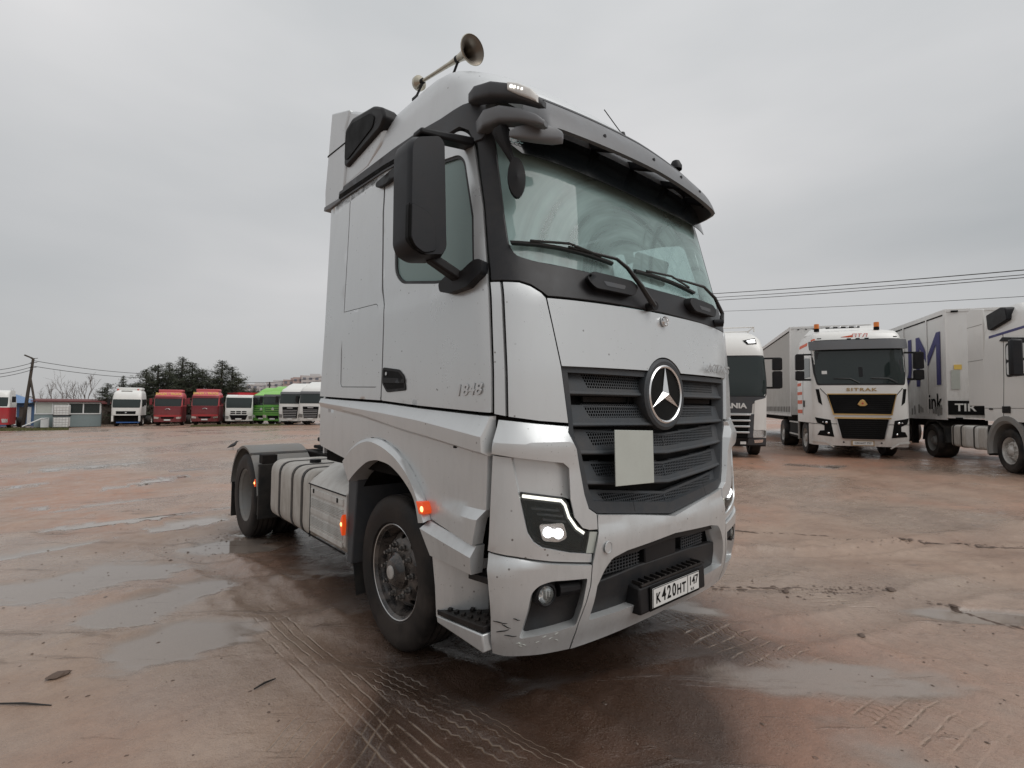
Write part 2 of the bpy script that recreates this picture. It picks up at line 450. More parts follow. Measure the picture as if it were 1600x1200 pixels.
def text(name, body, size, mat, parent, M4, ext=.003, shear=0, sx=1., align='CENTER', bold=0., space=1.):
    c = bpy.data.curves.new(name, 'FONT'); c.body = body; c.size = size; c.extrude = ext; c.shear = shear
    c.align_x = align; c.align_y = 'CENTER'; c.offset = bold; c.space_character = space; c.resolution_u = 3
    t = bpy.data.objects.new(name+'_tmp', c); COL.objects.link(t)
    dg = bpy.context.evaluated_depsgraph_get(); dg.update()
    me = bpy.data.meshes.new_from_object(t.evaluated_get(dg)); COL.objects.unlink(t); bpy.data.objects.remove(t)
    me.transform(Matrix.Diagonal((sx, 1, 1, 1))); me.materials.clear()
    o = link(name, me, mat, parent); o.matrix_local = M4
    return o
def frame_front(x, y, z, tilt=0, yaw=0):  # lettering on a face that looks toward -y
    return Matrix.Translation((x, y, z)) @ Matrix.Rotation(yaw, 4, 'Z') @ Matrix.Rotation(math.pi/2+tilt, 4, 'X')
def frame_right(x, y, z, roll=0):       # lettering on a face that looks toward -x, reading towards -y
    return Matrix.Translation((x, y, z)) @ Matrix(((0, 0, -1, 0), (-1, 0, 0, 0), (0, 1, 0, 0), (0, 0, 0, 1))) @ Matrix.Rotation(roll, 4, 'Z')
# ================================================================ MAIN TRUCK
SF = Surf([(.3, .06), (.45, .03), (.6, .0), (.95, -.02), (1.5, .0), (1.8, .01), (2.2, .04), (3.1, .26), (3.3, .32), (3.45, .37), (3.55, .41), (3.64, .49), (3.71, .60), (3.77, .75), (3.82, .93), (3.87, 1.3), (3.91, 1.7), (3.95, 2.3)],
          [(.3, 1.24), (1.5, 1.25), (2.2, 1.245), (3.2, 1.19), (3.4, 1.175), (3.6, 1.155), (3.7, 1.125), (3.78, 1.08), (3.85, 1.01), (3.90, .92), (3.95, .75)])
XL, YL = SF.XL, SF.YL
T = empty('tractor_truck', (0, 0, 0), 0, 'silver cab tractor truck with three pointed star grille standing alone in the foreground', 'truck')
def both(fn, *a, **k):
    """build a panel on the camera side and its mirror image on the far side"""
    loop = a[2]; o1 = fn(*a, **k); a2 = list(a); a2[2] = mir(loop)
    if 'holes' in k: k = dict(k); k['holes'] = [mir(h) for h in k['holes']]
    if 'clines' in k: k = dict(k); k['clines'] = [mir(h) for h in k['clines']]
    if k.get('offf'): f = k['offf']; k = dict(k); k['offf'] = lambda u, z: f(-u, z)
    return o1, fn(*a2, **k)
# ---- hidden dark structure behind the panel joints
mb = MB(); zs = [1.15, 1.5, 1.8, 2.0, 2.19]
rows = []
for z in zs:
    ut = SF.Y(2.5, z, 1)[0]; rows.append([(lambda q: (q[0], q[1]+(.14 if abs(q[0]) < .93 and q[1] < .6 and z < 1.95 else 0), q[2]))(SF(u, z, -.045)) for u in np.linspace(-ut, ut, 90)])
mb.loft(rows, True); mb.add(rows[-1], [tuple(range(90))]); mb.add(rows[0], [tuple(range(90))])
mb.build('cab_frame', 'dark_shell', T, 0, 0)
rows = [[(lambda q: (q[0], q[1]+(.10 if abs(q[0]) < .93 else 0), q[2]))(SF(u, z, -.10 if z > .8 else -.14)) for u in np.linspace(-SF.L*.82, SF.L*.82, 40)] for z in (.42, .6, .79, .81, 1.0, 1.3, 1.5)]
mb = MB(); mb.loft(rows); mb.build('bumper_core', 'dark_shell', T, 0, 0)
wl = YL([(2.55, 2.15), (2.55, 3.33), (.5, 3.25), (.42, 2.8), (.30, 2.15)])
WIN = [(1.40, 3.10), (1.31, 2.50), (1.21, 2.41), (.79, 2.335), (.44, 2.295), (.405, 2.35), (.445, 2.65), (.555, 3.01), (.62, 3.065), (.81, 3.10), (1.33, 3.14)]
both(panel, 'inner_skin', SF, wl, holes=[inset(YL(WIN), -.02)], off=-.035, th=0, mat='dash_grey', parent=T, g=.12, bev=0)
MB().box((0, 2.5, 2.4), (2.3, .05, 1.9)).build('cab_rear_wall', 'dash_grey', T)
mb = MB()
mb.box((0, 2.56, 1.45), (2.42, .03, .5)).box((0, 2.56, 2.45), (2.36, .03, 1.7)).build('rear_wall_skin', 'silver_dull', T)
# ---- interior
mb = MB(); mb.box((0, .62, 2.16), (2.3, .6, .14)).box((0, .42, 2.25), (2.1, .3, .06)); mb.build('dashboard', 'dash_grey', T, .02)
for sx in (-.62, .62):
    st = MB().box((sx, 1.15, 2.0), (.52, .5, .16)).build('seat', 'seat_cloth', T, .05)
    MB().box((sx, 1.45, 2.42), (.50, .14, .72), Euler((-.15, 0, 0)).to_matrix()).build('seat_back', 'seat_cloth', st, .06)
    MB().box((sx, 1.50, 2.86), (.28, .10, .20), Euler((-.15, 0, 0)).to_matrix()).build('headrest', 'seat_cloth', st, .04)
mb = MB(); a = [Vector((.62, .78, 2.38))+Matrix.Rotation(-.9, 3, 'X') @ Vector((.22*math.cos(t), .22*math.sin(t), 0)) for t in np.linspace(0, 2*math.pi, 33)]
mb.tube(a, .016, 8); mb.tube([(.62, .55, 2.1), (.62, .78, 2.38)], .04); mb.box((.62, .78, 2.38), (.4, .05, .03), Matrix.Rotation(-.9, 3, 'X')); mb.build('steering_wheel', 'black_plastic', T)
mb = MB(); mb.box((.33, .36, 2.62), (.40, .04, .19), Euler((.25, 0, 0)).to_matrix()); mb.build('dash_box', 'ink_black', T, .02)
MB().box((0, 1.4, 3.32), (2.2, 2.1, .04)).build('headliner', 'dash_grey', T)

# ---- front body panels
HOOD = [(0, 2.213), (-.49, 2.203), (-.968, 2.190), (-.94, 2.04), (-.900, 1.828), (-.24, 1.838)]
arc = [(-.03+.228*math.sin(t), 1.70+.228*math.cos(t)) for t in np.linspace(-.93, .93, 15)]
hl = XL([(0, 2.213), (-.49, 2.203), (-.968, 2.190), (-.94, 2.04), (-.900, 1.828)]+arc+[(.90, 1.838), (.94, 2.04), (.968, 2.200), (.49, 2.213)])
panel('hood_panel', SF, hl, mat='silver', parent=T, gap=.003, bev=.006, th=.03)
cp = XL([(-1.172, 2.262), (-1.10, 2.262), (-1.045, 2.245), (-.995, 2.214), (-.970, 2.188), (-.941, 2.04), (-.902, 1.83), (-.864, 1.53), (-1.03, 1.542), (-1.174, 1.563)])
both(panel, 'corner_panel', SF, cp, mat='silver', parent=T, gap=.003, bev=.006, th=.03, g=.045)
pl = [SF.Y(.296, 2.262), SF.X(-1.180, 2.262), SF.X(-1.182, 1.565), SF.Y(.243, 1.576)]
both(panel, 'hinge_cover', SF, pl, mat='silver', parent=T, gap=.003, bev=.004, th=.03, g=.045)
# ---- doors
DOOR = [(1.42, 1.643), (1.425, 2.30), (1.47, 2.42), (1.545, 3.0), (1.56, 3.27), (.84, 3.232), (.62, 3.215), (.54, 3.16), (.505, 3.09), (.398, 2.70), (.304, 2.26), (.252, 1.665), (.25, 1.58), (.928, 1.612)]
def crease(u, z):
    a = 1-abs(z-2.285)/.035
    return .006*max(0, min(1, (2.32-z)/.07)) - .0
rs = .045
doors = both(panel, 'door', SF, rnd(YL(DOOR), [.02, 0, .05, 0, .02, 0, .05, .05, .05, 0, .0, 0, .01, 0]), holes=[rnd(YL(WIN), [.05, .05, .08, 0, .05, .04, 0, .05, .05, 0, .04])],
             mat='silver', parent=T, gap=.004, bev=.005, g=.05, offf=crease, clines=[YL([(1.40, 2.32), (.32, 2.30)]), YL([(1.40, 2.25), (.31, 2.235)])])
for i, dr in enumerate(doors):
    s = -1 if i == 0 else 1
    q = rnd(YL(WIN, s), [.05, .05, .08, 0, .05, .04, 0, .05, .05, 0, .04])
    panel('window_seal', SF, inset(q, -.004), holes=[inset(q, .020)], off=-.006, th=.02, mat='rubber_seal', parent=dr, bev=0)
    panel('window_glass', SF, inset(q, .018), off=-.016, th=0, mat='side_glass', parent=dr, bev=0, g=.12)
    # recessed door handle
    hq = rnd(YL([(1.395, 1.87), (1.17, 1.845), (1.10, 1.80), (1.075, 1.71), (1.33, 1.70), (1.40, 1.76)], s), .02)
    h = panel('door_handle', SF, hq, holes=[inset(hq, .017)], off=.012, th=.02, mat='black_plastic', parent=dr, bev=.003, g=.03)
    panel('handle_bowl', SF, inset(hq, .014), off=.0105, th=0, mat='ink_black', parent=dr, bev=0, g=.04)
    panel('handle_grip', SF, rnd(YL([(1.39, 1.80), (1.09, 1.785), (1.09, 1.755), (1.39, 1.765)], s), .01), off=.016, th=.012, mat='black_plastic', parent=dr, bev=.003, g=.04)
    if i == 0:
        MB().cyl((-1.262, 1.345, 1.825), (-1.245, 1.345, 1.825), .012).build('lock', 'satin', dr)
# ---- sleeper side
both(panel, 'side_panel', SF, YL([(2.185, 1.668), (2.185, 3.335), (1.575, 3.295), (1.56, 3.0), (1.485, 2.42), (1.432, 2.30), (1.43, 1.645)]), mat='silver', parent=T, gap=.003, bev=.004, offf=crease,
     holes=[inset(rnd(YL([(2.16, 2.345), (1.53, 2.325), (1.48, 1.74), (2.125, 1.755)]), .04), -.004)], clines=[YL([(2.17, 2.36), (1.46, 2.35)])], g=.06)
both(panel, 'hatch', SF, rnd(YL([(2.16, 2.345), (1.53, 2.325), (1.48, 1.74), (2.125, 1.755)]), .04), off=.001, th=.012, mat='silver', parent=T, bev=.004, gap=.001)
both(panel, 'rear_corner_panel', SF, YL([(2.575, 1.681), (2.60, 3.32), (2.191, 3.335), (2.191, 1.668)]), mat='silver', parent=T, gap=.003, bev=.006, g=.08)
# ---- windscreen and its dark surround
sur = sym([SF.X(0, 3.2), SF.X(-1.0, 3.24), SF.Y(.47, 3.22), SF.Y(.492, 3.10), SF.Y(.388, 2.70), SF.Y(.292, 2.268), SF.X(-1.172, 2.268), SF.X(-1.10, 2.268), SF.X(-1.042, 2.252), SF.X(-.99, 2.22), SF.X(-.962, 2.198), SF.X(-.5, 2.212), SF.X(0, 2.22)])
GL = [(0, 3.17), (-1.085, 3.17), (-1.112, 2.63), (-1.116, 2.47), (-1.095, 2.412), (-1.0, 2.388), (-.5, 2.375), (0, 2.372)]
gl = sym(rnd(XL(GL), [0, .03, .0, .03, .05, .03, 0, 0])[4:-4] if 0 else rnd(XL(GL), [0, .04, 0, .05, .06, .05, 0, 0]))
panel('windscreen_surround', SF, sur, holes=[gl], off=.002, th=.03, mat='frit', parent=T, bev=.004, g=.06)
ws = panel('windscreen', SF, inset(gl, -.01), off=-.008, th=0, mat='windscreen', parent=T, bev=0, g=.08)
# round inspection mark in the corner of the windscreen
a = [(-1.035+.035*math.cos(t), 3.085+.03*math.sin(t)) for t in np.linspace(0, 2*math.pi, 20)[:-1]]
# ---- roof dome
mb = MB(); rows = []
for z in (3.27, 3.33, 3.4, 3.45, 3.49, 3.53, 3.555, 3.58, 3.61, 3.64, 3.67, 3.70, 3.73, 3.76, 3.79, 3.82, 3.85, 3.88, 3.91, 3.935):
    y0 = SF.y0(z); ut = SF.L+(2.36-y0-SF.D) if y0+SF.D < 2.36 else SF.L
    rows.append([SF(u, z) for u in np.concatenate([np.linspace(-ut, -SF.L, 14)[:-1], np.linspace(-SF.L, SF.L, 61), np.linspace(SF.L, ut, 14)[1:]])])
mb.loft(rows); mb.add(rows[-1], [tuple(range(len(rows[-1])))]); mb.build('roof', 'silver_dull', T, 0, 60)
# dark gutter strip over the door that runs into the screen pillar
gut = YL([(2.42, 3.335), (1.57, 3.30), (1.45, 3.288), (.84, 3.242), (.62, 3.228), (.545, 3.18), (.50, 3.10), (.47, 3.11), (.44, 3.25), (.40, 3.38), (.46, 3.385), (.54, 3.37), (.66, 3.36), (.83, 3.37), (1.12, 3.405), (1.45, 3.425), (2.41, 3.445)])
both(panel, 'gutter_strip', SF, gut, off=.012, th=.03, mat='grey_plastic', parent=T, bev=.004, g=.05)
gut2 = YL([(2.41, 3.35), (1.58, 3.315), (1.05, 3.27), (1.05, 3.30), (1.58, 3.352), (2.40, 3.392)])
both(panel, 'gutter_slot', SF, gut2, off=.014, th=.01, mat='dark_shell', parent=T, bev=0, g=.06)
both(panel, 'gutter_hook', SF, rnd(YL([(1.66, 3.235), (1.30, 3.26), (1.29, 3.185), (1.50, 3.175), (1.64, 3.195)]), .02), off=.03, th=.03, mat='black_plastic', parent=T, bev=.004, g=.06)
# ---- rear wind fairing
for s in (-1, 1):
    P = [(2.34, 3.345), (2.74, 3.36), (2.75, 3.52), (2.70, 3.80), (2.63, 4.20), (2.25, 4.07), (2.32, 3.95), (2.30, 3.6)]
    fr_ = MB().prism(P, lambda u, v, w: (s*w, u, v), 1.185, 1.12).build('wind_fairing', 'silver_dull', T, .015)
    MB().prism([(2.36, 3.328), (2.60, 3.326), (2.74, 3.345), (2.73, 3.38), (2.40, 3.36)], lambda u, v, w: (s*w, u, v), 1.195, 1.12).build('fairing_trim', 'visor_grey', fr_, .005)
    MB().prism([(2.302, 3.80), (2.70, 3.825), (2.698, 3.838), (2.302, 3.812)], lambda u, v, w: (s*w, u, v), 1.1875, 1.18).build('fairing_joint', 'dark_shell', fr_)
    MB().prism([(2.37, 3.43), (2.37, 4.07), (2.22, 4.055), (2.05, 3.97), (1.75, 3.86), (1.62, 3.76), (1.66, 3.55), (1.9, 3.44)], lambda u, v, w: (s*w, u, v), 1.172, 1.0).build('fairing_cheek', 'silver_dull', fr_, .03)
    # hinged side deflector with dark mesh panel
    P = rnd([(2.30, 3.60), (2.29, 3.90), (2.15, 3.945), (1.75, 3.87), (1.62, 3.80), (1.57, 3.71), (1.64, 3.645), (2.24, 3.575)], .03)
    df = MB().prism(P, lambda u, v, w: (s*w, u, v), 1.200, 1.07).build('roof_deflector', 'black_plastic', T, .02)
    P = rnd([(2.27, 3.64), (2.26, 3.86), (2.14, 3.895), (1.80, 3.83), (1.72, 3.77), (1.75, 3.70), (2.2, 3.62)], .03)
    MB().prism(P, lambda u, v, w: (s*w, u, v), 1.207, 1.19).build('deflector_mesh', 'ink_black', df, .003)
mb = MB(); mb.loft([[(x, y, z) for x in np.linspace(-1.12, 1.12, 9)] for y, z in ((2.1, 3.93), (2.3, 4.02), (2.63, 4.15), (2.64, 4.10), (2.3, 3.85))]); mb.build('roof_fairing', 'silver_dull', T, 0, 60)
# ---- sun visor: a bowed band in front of the top of the screen
def visor_pt(t, v, d=0.):
    """t -1..1 across, v 0 bottom..1 top"""
    a = abs(t); k = min(1, a**7)
    x = t*1.07*(1-.02*k); y = .07+.02*a+.10*a**2+.36*max(0, (a-.86)/.14)**2
    top = 3.405-.03*max(0, (a-.85)/.15); bot = 3.150+.0*a-.03*max(0, (a-.80)/.20)
    z = bot+(top-bot)*v; y += .17*v-.03*math.sin(v*math.pi)
    x *= 1-.03*v
    return (x, y+d, z)
tt = np.linspace(-1, 1, 61)
mb = MB(); mb.loft([[visor_pt(t, v) for t in tt] for v in np.linspace(0, 1, 9)]+[[visor_pt(t, v, .03) for t in tt] for v in np.linspace(1, 0, 9)])
rows = mb.v; mb.f += [(i, i+1, 17*61+i+1, 17*61+i) for i in range(60)]
vz = mb.build('sun_visor', 'visor_grey', T, 0, 50)
mb = MB(); mb.loft([[visor_pt(t, v, d) for t in tt[4:-4]] for v, d in ((.93, -.004), (1.0, -.012), (1.05, 0), (1.07, .03))]); mb.build('visor_lip', 'grey_plastic', vz, 0, 60)
for t in (-.46, -.02, .32, .62, .9):
    p = visor_pt(t, .32); MB().cyl((p[0], p[1]-.006, p[2]), (p[0], p[1]+.02, p[2]), .011, n=10).build('screw', 'black_plastic', vz)
# smoked lower blade of the visor and the bars that carry it
sm_ = [(-1.05, 3.10), (-.955, 3.02), (-.5, 2.995), (0, 2.985), (.5, 2.995), (.955, 3.02), (1.05, 3.10), (1.04, 3.205), (-1.04, 3.205)]
bl = panel('visor_blade', SF, XL(sm_), off=.05, th=.006, mat='smoke', parent=vz, g=.08, bev=.002)
mb = MB()
for v, dd in ((.02, .045), (.02, .10)):
    mb.tube([(x, visor_pt(x/1.1, 0)[1]+dd, visor_pt(x/1.1, 0)[2]+.02+dd*.75) for x in np.linspace(-1.0, 1.0, 25)], .009, 6)
mb.build('visor_rail', 'black_plastic', vz)
for x in (-.78, -.40, 0, .40, .78):
    y = visor_pt(x/1.1, 0)[1]
    zb = visor_pt(x/1.1, 0)[2]
    MB().hexa([(x-.03, y+.03, zb+.01), (x+.03, y+.03, zb+.01), (x+.02, y+.24, zb+.10), (x-.02, y+.24, zb+.10), (x-.03, y+.03, zb+.05), (x+.03, y+.03, zb+.05), (x+.02, y+.24, zb+.15), (x-.02, y+.24, zb+.15)]).build('visor_bracket', 'black_plastic', vz, .004)
# corner marker lamp, front mirror arm and pod (camera side only)
def bar(a, b, ha, hb, w, name, mat, parent, bev):
    """a tapering bar from a to b: half heights ha/hb, thickness w inward (+x)"""
    (ax, ay, az), (bx, by, bz) = a, b
    return MB().hexa([(ax, ay, az-ha), (bx, by, bz-hb), (bx+w, by+w*.5, bz-hb), (ax+w, ay, az-ha), (ax, ay, az+ha), (bx, by, bz+hb), (bx+w, by+w*.5, bz+hb), (ax+w, ay, az+ha)]).build(name, mat, parent, bev, seg=3)
def pipe(pts, hw, name, mat, parent):
    """rounded bar through pts, (half thickness, half height) per point"""
    rows = []
    for p, (w, h) in zip(pts, hw): rows.append([(p[0]+w*math.copysign(abs(math.cos(t))**.38, math.cos(t)), p[1]+w*.3*math.cos(t), p[2]+h*math.copysign(abs(math.sin(t))**.38, math.sin(t))) for t in np.linspace(0, 2*math.pi, 17)[:-1]+.196])
    mb = MB(); mb.loft(rows, True); mb.add(rows[0], [tuple(range(16))]); mb.add(rows[-1], [tuple(range(16))]); return mb.build(name, mat, parent, 0, 55)
pipe([(-1.155, .56, 3.375), (-1.165, .48, 3.36), (-1.15, .35, 3.325), (-1.11, .22, 3.27), (-1.06, .13, 3.215), (-1.02, .10, 3.195)], [(.03, .028), (.045, .038), (.05, .042), (.05, .038), (.045, .030), (.02, .015)], 'visor_end', 'grey_plastic', T)
mk = pipe([(-1.155, .225, 3.290), (-1.135, .17, 3.258), (-1.095, .115, 3.222), (-1.07, .10, 3.205)], [(.02, .022), (.022, .030), (.022, .028), (.012, .018)], 'marker_lamp', 'plate_white', T)
for k in range(4): MB().box((-1.172+.011*k, .192-.016*k, 3.272-.0085*k), (.012, .012, .012)).build('light_emitting_diode', 'marker_lit', mk)
arm = pipe([(-1.13, .52, 3.19), (-1.145, .42, 3.195), (-1.13, .30, 3.175), (-1.09, .18, 3.13), (-1.05, .10, 3.09), (-1.03, .075, 3.075)], [(.03, .045), (.045, .05), (.05, .045), (.05, .036), (.045, .026), (.02, .015)], 'front_mirror_arm', 'visor_grey', T)
pipe([(-1.15, .22, 3.035), (-1.11, .20, 3.045), (-1.04, .17, 3.06), (-.95, .14, 3.075), (-.885, .12, 3.085), (-.865, .115, 3.09)], [(.01, .015), (.03, .03), (.04, .042), (.045, .045), (.04, .034), (.01, .015)], 'front_mirror_pod', 'visor_grey', arm)
mb = MB(); mb.tube([(-1.13, .32, 3.10), (-1.13, .30, 3.04), (-1.11, .27, 2.96), (-1.09, .25, 2.90)], [.05, .035, .020, .014], 8)
mb.build('mirror_stalk', 'black_plastic', arm)
hd = MB(); hd.rev([(0, -.02), (.038, -.015), (.048, .0), (.048, .02), (0, .03)], (-1.08, .25, 2.83), (-.5, -.85, 0), 20)
hd.v = [(x, y, 2.83+(z-2.83)*2.25-.25*(x+1.08)) for x, y, z in hd.v]; hd.build('front_mirror', 'black_plastic', arm)
# ---- horn
H0, H1 = Vector((-.95, 1.50, 4.03)), Vector((-.95, .84, 3.915))
H0.z, H1.z = 4.03, 3.925
hd = (H1-H0).normalized(); HORN = empty('air_horn', (0, 0, 0)); HORN.parent = T
mb = MB(); mb.rev([(.012, 0), (.013, .2), (.016, .40), (.022, .50), (.030, .56), (.042, .61), (.070, .645), (.090, .66), (.094, .668), (.090, .672)], H0, hd, 28); mb.build('trumpet', 'horn_chrome', HORN)
mb = MB(); mb.rev([(.090, .668), (.065, .655), (.038, .62), (.02, .55), (0, .54)], H0, hd, 28); mb.build('bell_mouth', 'horn_bell', HORN)
mb = MB(); mb.rev([(0, -.045), (.045, -.045), (.053, -.03), (.053, -.005), (.04, .006), (.02, .02), (.012, .03)], H0, hd, 24); mb.build('diaphragm_housing', 'horn_chrome', HORN)
for k in (.50, .03):
    p = H0+hd*k; zt = 3.80 if k > .2 else 3.90
    mb = MB(); mb.tube([p, p+Vector((0, .0, -.02)), (p.x-.02, p.y+.04, zt+.03), (p.x-.02, p.y+.04, zt-.03)], .009, 8); mb.box((p.x-.02, p.y+.04, zt), (.05, .06, .02)); mb.cyl(p-hd*.015, p+hd*.015, .024 if k > .2 else .02)
    mb.build('horn_bracket', 'black_plastic', HORN)
# antennas on the roof edge
an = MB().rev([(.035, 0), (.033, .02), (.02, .07), (0, .08)], (.18, .50, 3.58), (0, 0, 1), 14).build('antenna', 'black_plastic', T)
MB().tube([(.18, .50, 3.64), (.12, .52, 3.70), (.045, .56, 3.80)], .004, 6).build('antenna_rod', 'black_plastic', an)
MB().rev([(.05, 0), (.05, .03), (.03, .07), (0, .085)], (.83, .45, 3.56), (0, 0, 1), 16).build('roof_beacon_base', 'black_plastic', T)

# ---- door mirrors
for s in (-1,):
    mr_ = empty('door_mirror', (0, 0, 0)); mr_.parent = T
    def mk(P, ya, yb, tap=.0): 
        mb = MB(); n = len(P); cx = sum(p[0] for p in P)/n; cz = sum(p[1] for p in P)/n
        rows = []
        for (yy, sc) in ((ya, .88), (ya+.012, .955), (ya+.04, 1.0), (yb, 1.0)): rows.append([(s*(cx+(x-cx)*sc), yy, cz+(z-cz)*(sc if sc > .9 else sc+.08)) for x, z in P])
        mb.loft(rows, True); mb.add(rows[0], [tuple(range(n))]); mb.add(rows[-1], [tuple(range(n))]); return mb
    up_ = rnd([(1.613, 2.43), (1.615, 2.91), (1.59, 2.965), (1.44, 3.02), (1.405, 2.99), (1.383, 2.43), (1.405, 2.385), (1.53, 2.362), (1.59, 2.385)], [.02, .03, .03, .03, .02, .02, .02, .03, .03])
    mk(up_, .43, .60).build('main_mirror_housing', 'mirror_black', mr_, .006)
    P = rnd([(1.611, 2.615), (1.51, 2.595), (1.462, 2.555), (1.455, 2.40), (1.53, 2.375), (1.587, 2.398), (1.612, 2.44)], [.01, .03, .03, .02, .02, .02, .01])
    mk(inset(P, -.004), .4265, .44).build('cover_groove', 'ink_black', mr_); mk(P, .422, .46).build('mirror_cover', 'mirror_black', mr_, .003)
    MB().box((s*1.49, .605, 2.74), (.18, .008, .40)).build('mirror_glass', 'silver_reflector', mr_)
    mb = MB(); mb.hexa([(s*1.54, .46, 3.00), (s*1.17, .50, 3.075), (s*1.17, .58, 3.075), (s*1.54, .55, 3.00), (s*1.54, .46, 3.035), (s*1.17, .50, 3.13), (s*1.17, .58, 3.13), (s*1.54, .55, 3.035)])
    mb.build('upper_arm', 'black_plastic', mr_, .012)
    mb = MB(); mb.hexa([(s*1.46, .48, 2.365), (s*1.28, .46, 2.285), (s*1.27, .54, 2.285), (s*1.46, .54, 2.365), (s*1.44, .48, 2.415), (s*1.26, .46, 2.335), (s*1.25, .54, 2.335), (s*1.44, .54, 2.415)])
    mb.build('lower_arm', 'black_plastic', mr_, .012)
    bq = rnd(YL([(.668, 2.305), (.60, 2.335), (.44, 2.335), (.36, 2.38), (.325, 2.375), (.315, 2.30), (.39, 2.24), (.556, 2.232), (.65, 2.255)], s), .02)
    panel('mirror_base', SF, bq, off=.055, th=.06, mat='black_plastic', parent=mr_, g=.04, bev=.012)

# ---- wipers and black steps under the screen
def sfp(x, z, off): u = SF.X(x, z); return Vector(SF(u[0], u[1], off))
for piv, el, tip, b0, b1 in (((-.165, 2.235), (-.385, 2.455), (-.78, 2.492), (-1.10, 2.478), (-.45, 2.462)), ((.747, 2.245), (.755, 2.37), (.14, 2.475), (-.247, 2.455), (.44, 2.425))):
    w = empty('wiper', (0, 0, 0)); w.parent = T
    mb = MB(); mb.cyl(sfp(*piv, -.0), sfp(*piv, .06), .028, n=16); mb.build('wiper_spindle', 'black_plastic', w)
    if el[0] < 0: path = [sfp(*piv, .05), sfp(-.27, 2.34, .065), sfp(-.36, 2.44, .06), sfp(-.43, 2.485, .05), sfp(*tip, .045)]
    else: path = [sfp(*piv, .05), sfp(.765, 2.32, .065), sfp(.70, 2.43, .06), sfp(.56, 2.49, .05), sfp(*tip, .045)]
    MB().tube(path, [.018, .015, .012, .010, .006], 8).build('wiper_arm', 'wiper', w)
    mb = MB(); n = 14
    for k in range(n):
        a = b0[0]+(b1[0]-b0[0])*k/n; b = b0[0]+(b1[0]-b0[0])*(k+1)/n
        f = lambda x: b0[1]+(b1[1]-b0[1])*(x-b0[0])/(b1[0]-b0[0])+.014*math.sin(math.pi*(x-b0[0])/(b1[0]-b0[0]))
        mb.hexa([sfp(a, f(a)-.012, .006), sfp(b, f(b)-.012, .006), sfp(b, f(b)-.006, .03), sfp(a, f(a)-.006, .03), sfp(a, f(a)+.012, .01), sfp(b, f(b)+.012, .01), sfp(b, f(b)+.006, .035), sfp(a, f(a)+.006, .035)])
    mb.build('wiper_blade', 'wiper', w)
    mb = MB()
    mid = (b0[0]+b1[0])/2
    mb.tube([sfp(b0[0]+.1, f(b0[0]+.1)+.01, .04), sfp(mid, f(mid)+.022, .06), sfp(b1[0]-.1, f(b1[0]-.1)+.01, .04)], .007, 6); mb.build('wiper_yoke', 'wiper', w)
for cx in (-.49, .49):
    q = rnd(XL([(cx-.21, 2.325), (cx-.16, 2.372), (cx+.17, 2.368), (cx+.21, 2.335), (cx+.15, 2.272), (cx-.16, 2.272)]), .03)
    st = panel('service_step', SF, q, off=.05, th=.05, mat='black_plastic', parent=T, g=.05, bev=.012)
    q = rnd(XL([(cx-.09, 2.325), (cx+.09, 2.325), (cx+.07, 2.298), (cx-.07, 2.298)]), .01)
    panel('step_pocket', SF, q, off=.0515, th=0, mat='grey_plastic', parent=st, g=.05, bev=0)
panel('header_strip', SF, XL([(-.98, 3.215), (.98, 3.215), (.98, 3.285), (-.98, 3.285)]), off=.016, th=.01, mat='silver', parent=T, g=.08, bev=.002)
# small round badge on the hood
def star_badge(name, cx, cz, y, R, parent, ring_w, tilt, disc='ink_black', small=False):
    b = empty(name, (cx, y, cz)); b.parent = parent; b.rotation_euler = (tilt, 0, 0)
    mb = MB(); mb.rev([(R+.0, .0), (R, .012), (R-ring_w*.5, .018), (R-ring_w, .012), (R-ring_w, 0)], (0, 0, 0), (0, -1, 0), 48); mb.build('badge_ring', 'badge_chrome', b)
    mb = MB(); mb.rev([(R-ring_w*.8, .004), (0, .004)], (0, 0, 0), (0, -1, 0), 48); mb.build('badge_disc', disc, b)
    mb = MB(); ri = R-ring_w*.7; c = (0, -.034 if not small else -.012, 0); P = [c]
    for k in range(3):
        a = math.pi/2+k*2*math.pi/3; P.append((ri*math.cos(a), -.010, ri*math.sin(a)))
        a2 = a+math.pi/3; P.append((ri*.17*math.cos(a2), -.006, ri*.17*math.sin(a2)))
    F = [(0, 1+i, 1+(i+1) % 6) for i in range(6)]
    mb.add(P, F); mb.build('badge_star', 'badge_chrome', b, 0, 0)
    return b
star_badge('hood_badge', -.018, 2.160, .030, .032, T, .006, -.09, 'silver_dull', True)
text('model_lettering', 'ACTROS', .080, 'satin', T, frame_front(.68, .026, 1.893, 0, .13), .0015, .25, 1.35, bold=.0018, space=1.05)
text('number_lettering', '1848', .085, 'satin', T, frame_right(-1.258, .42, 1.700, 0.035), .0015, .22, 1.3, bold=.002, space=1.05)
text('inspection_mark', 'CCC', .035, 'teal_mark', T, frame_front(-1.02, .315, 3.085, 0, -.5), .001)
# ================================================================ grille
def vz(z0, k): return lambda x: z0+k*abs(x)
GRX = [(1.825, .905), (1.53, .862), (1.48, .868), (1.40, .822), (1.16, .772), (1.08, .742), (1.04, .700)]
def gx(z): return float(np.interp(z, [a for a, _ in GRX][::-1], [b for _, b in GRX][::-1]))
grl = empty('grille', (0, 0, 0)); grl.parent = T
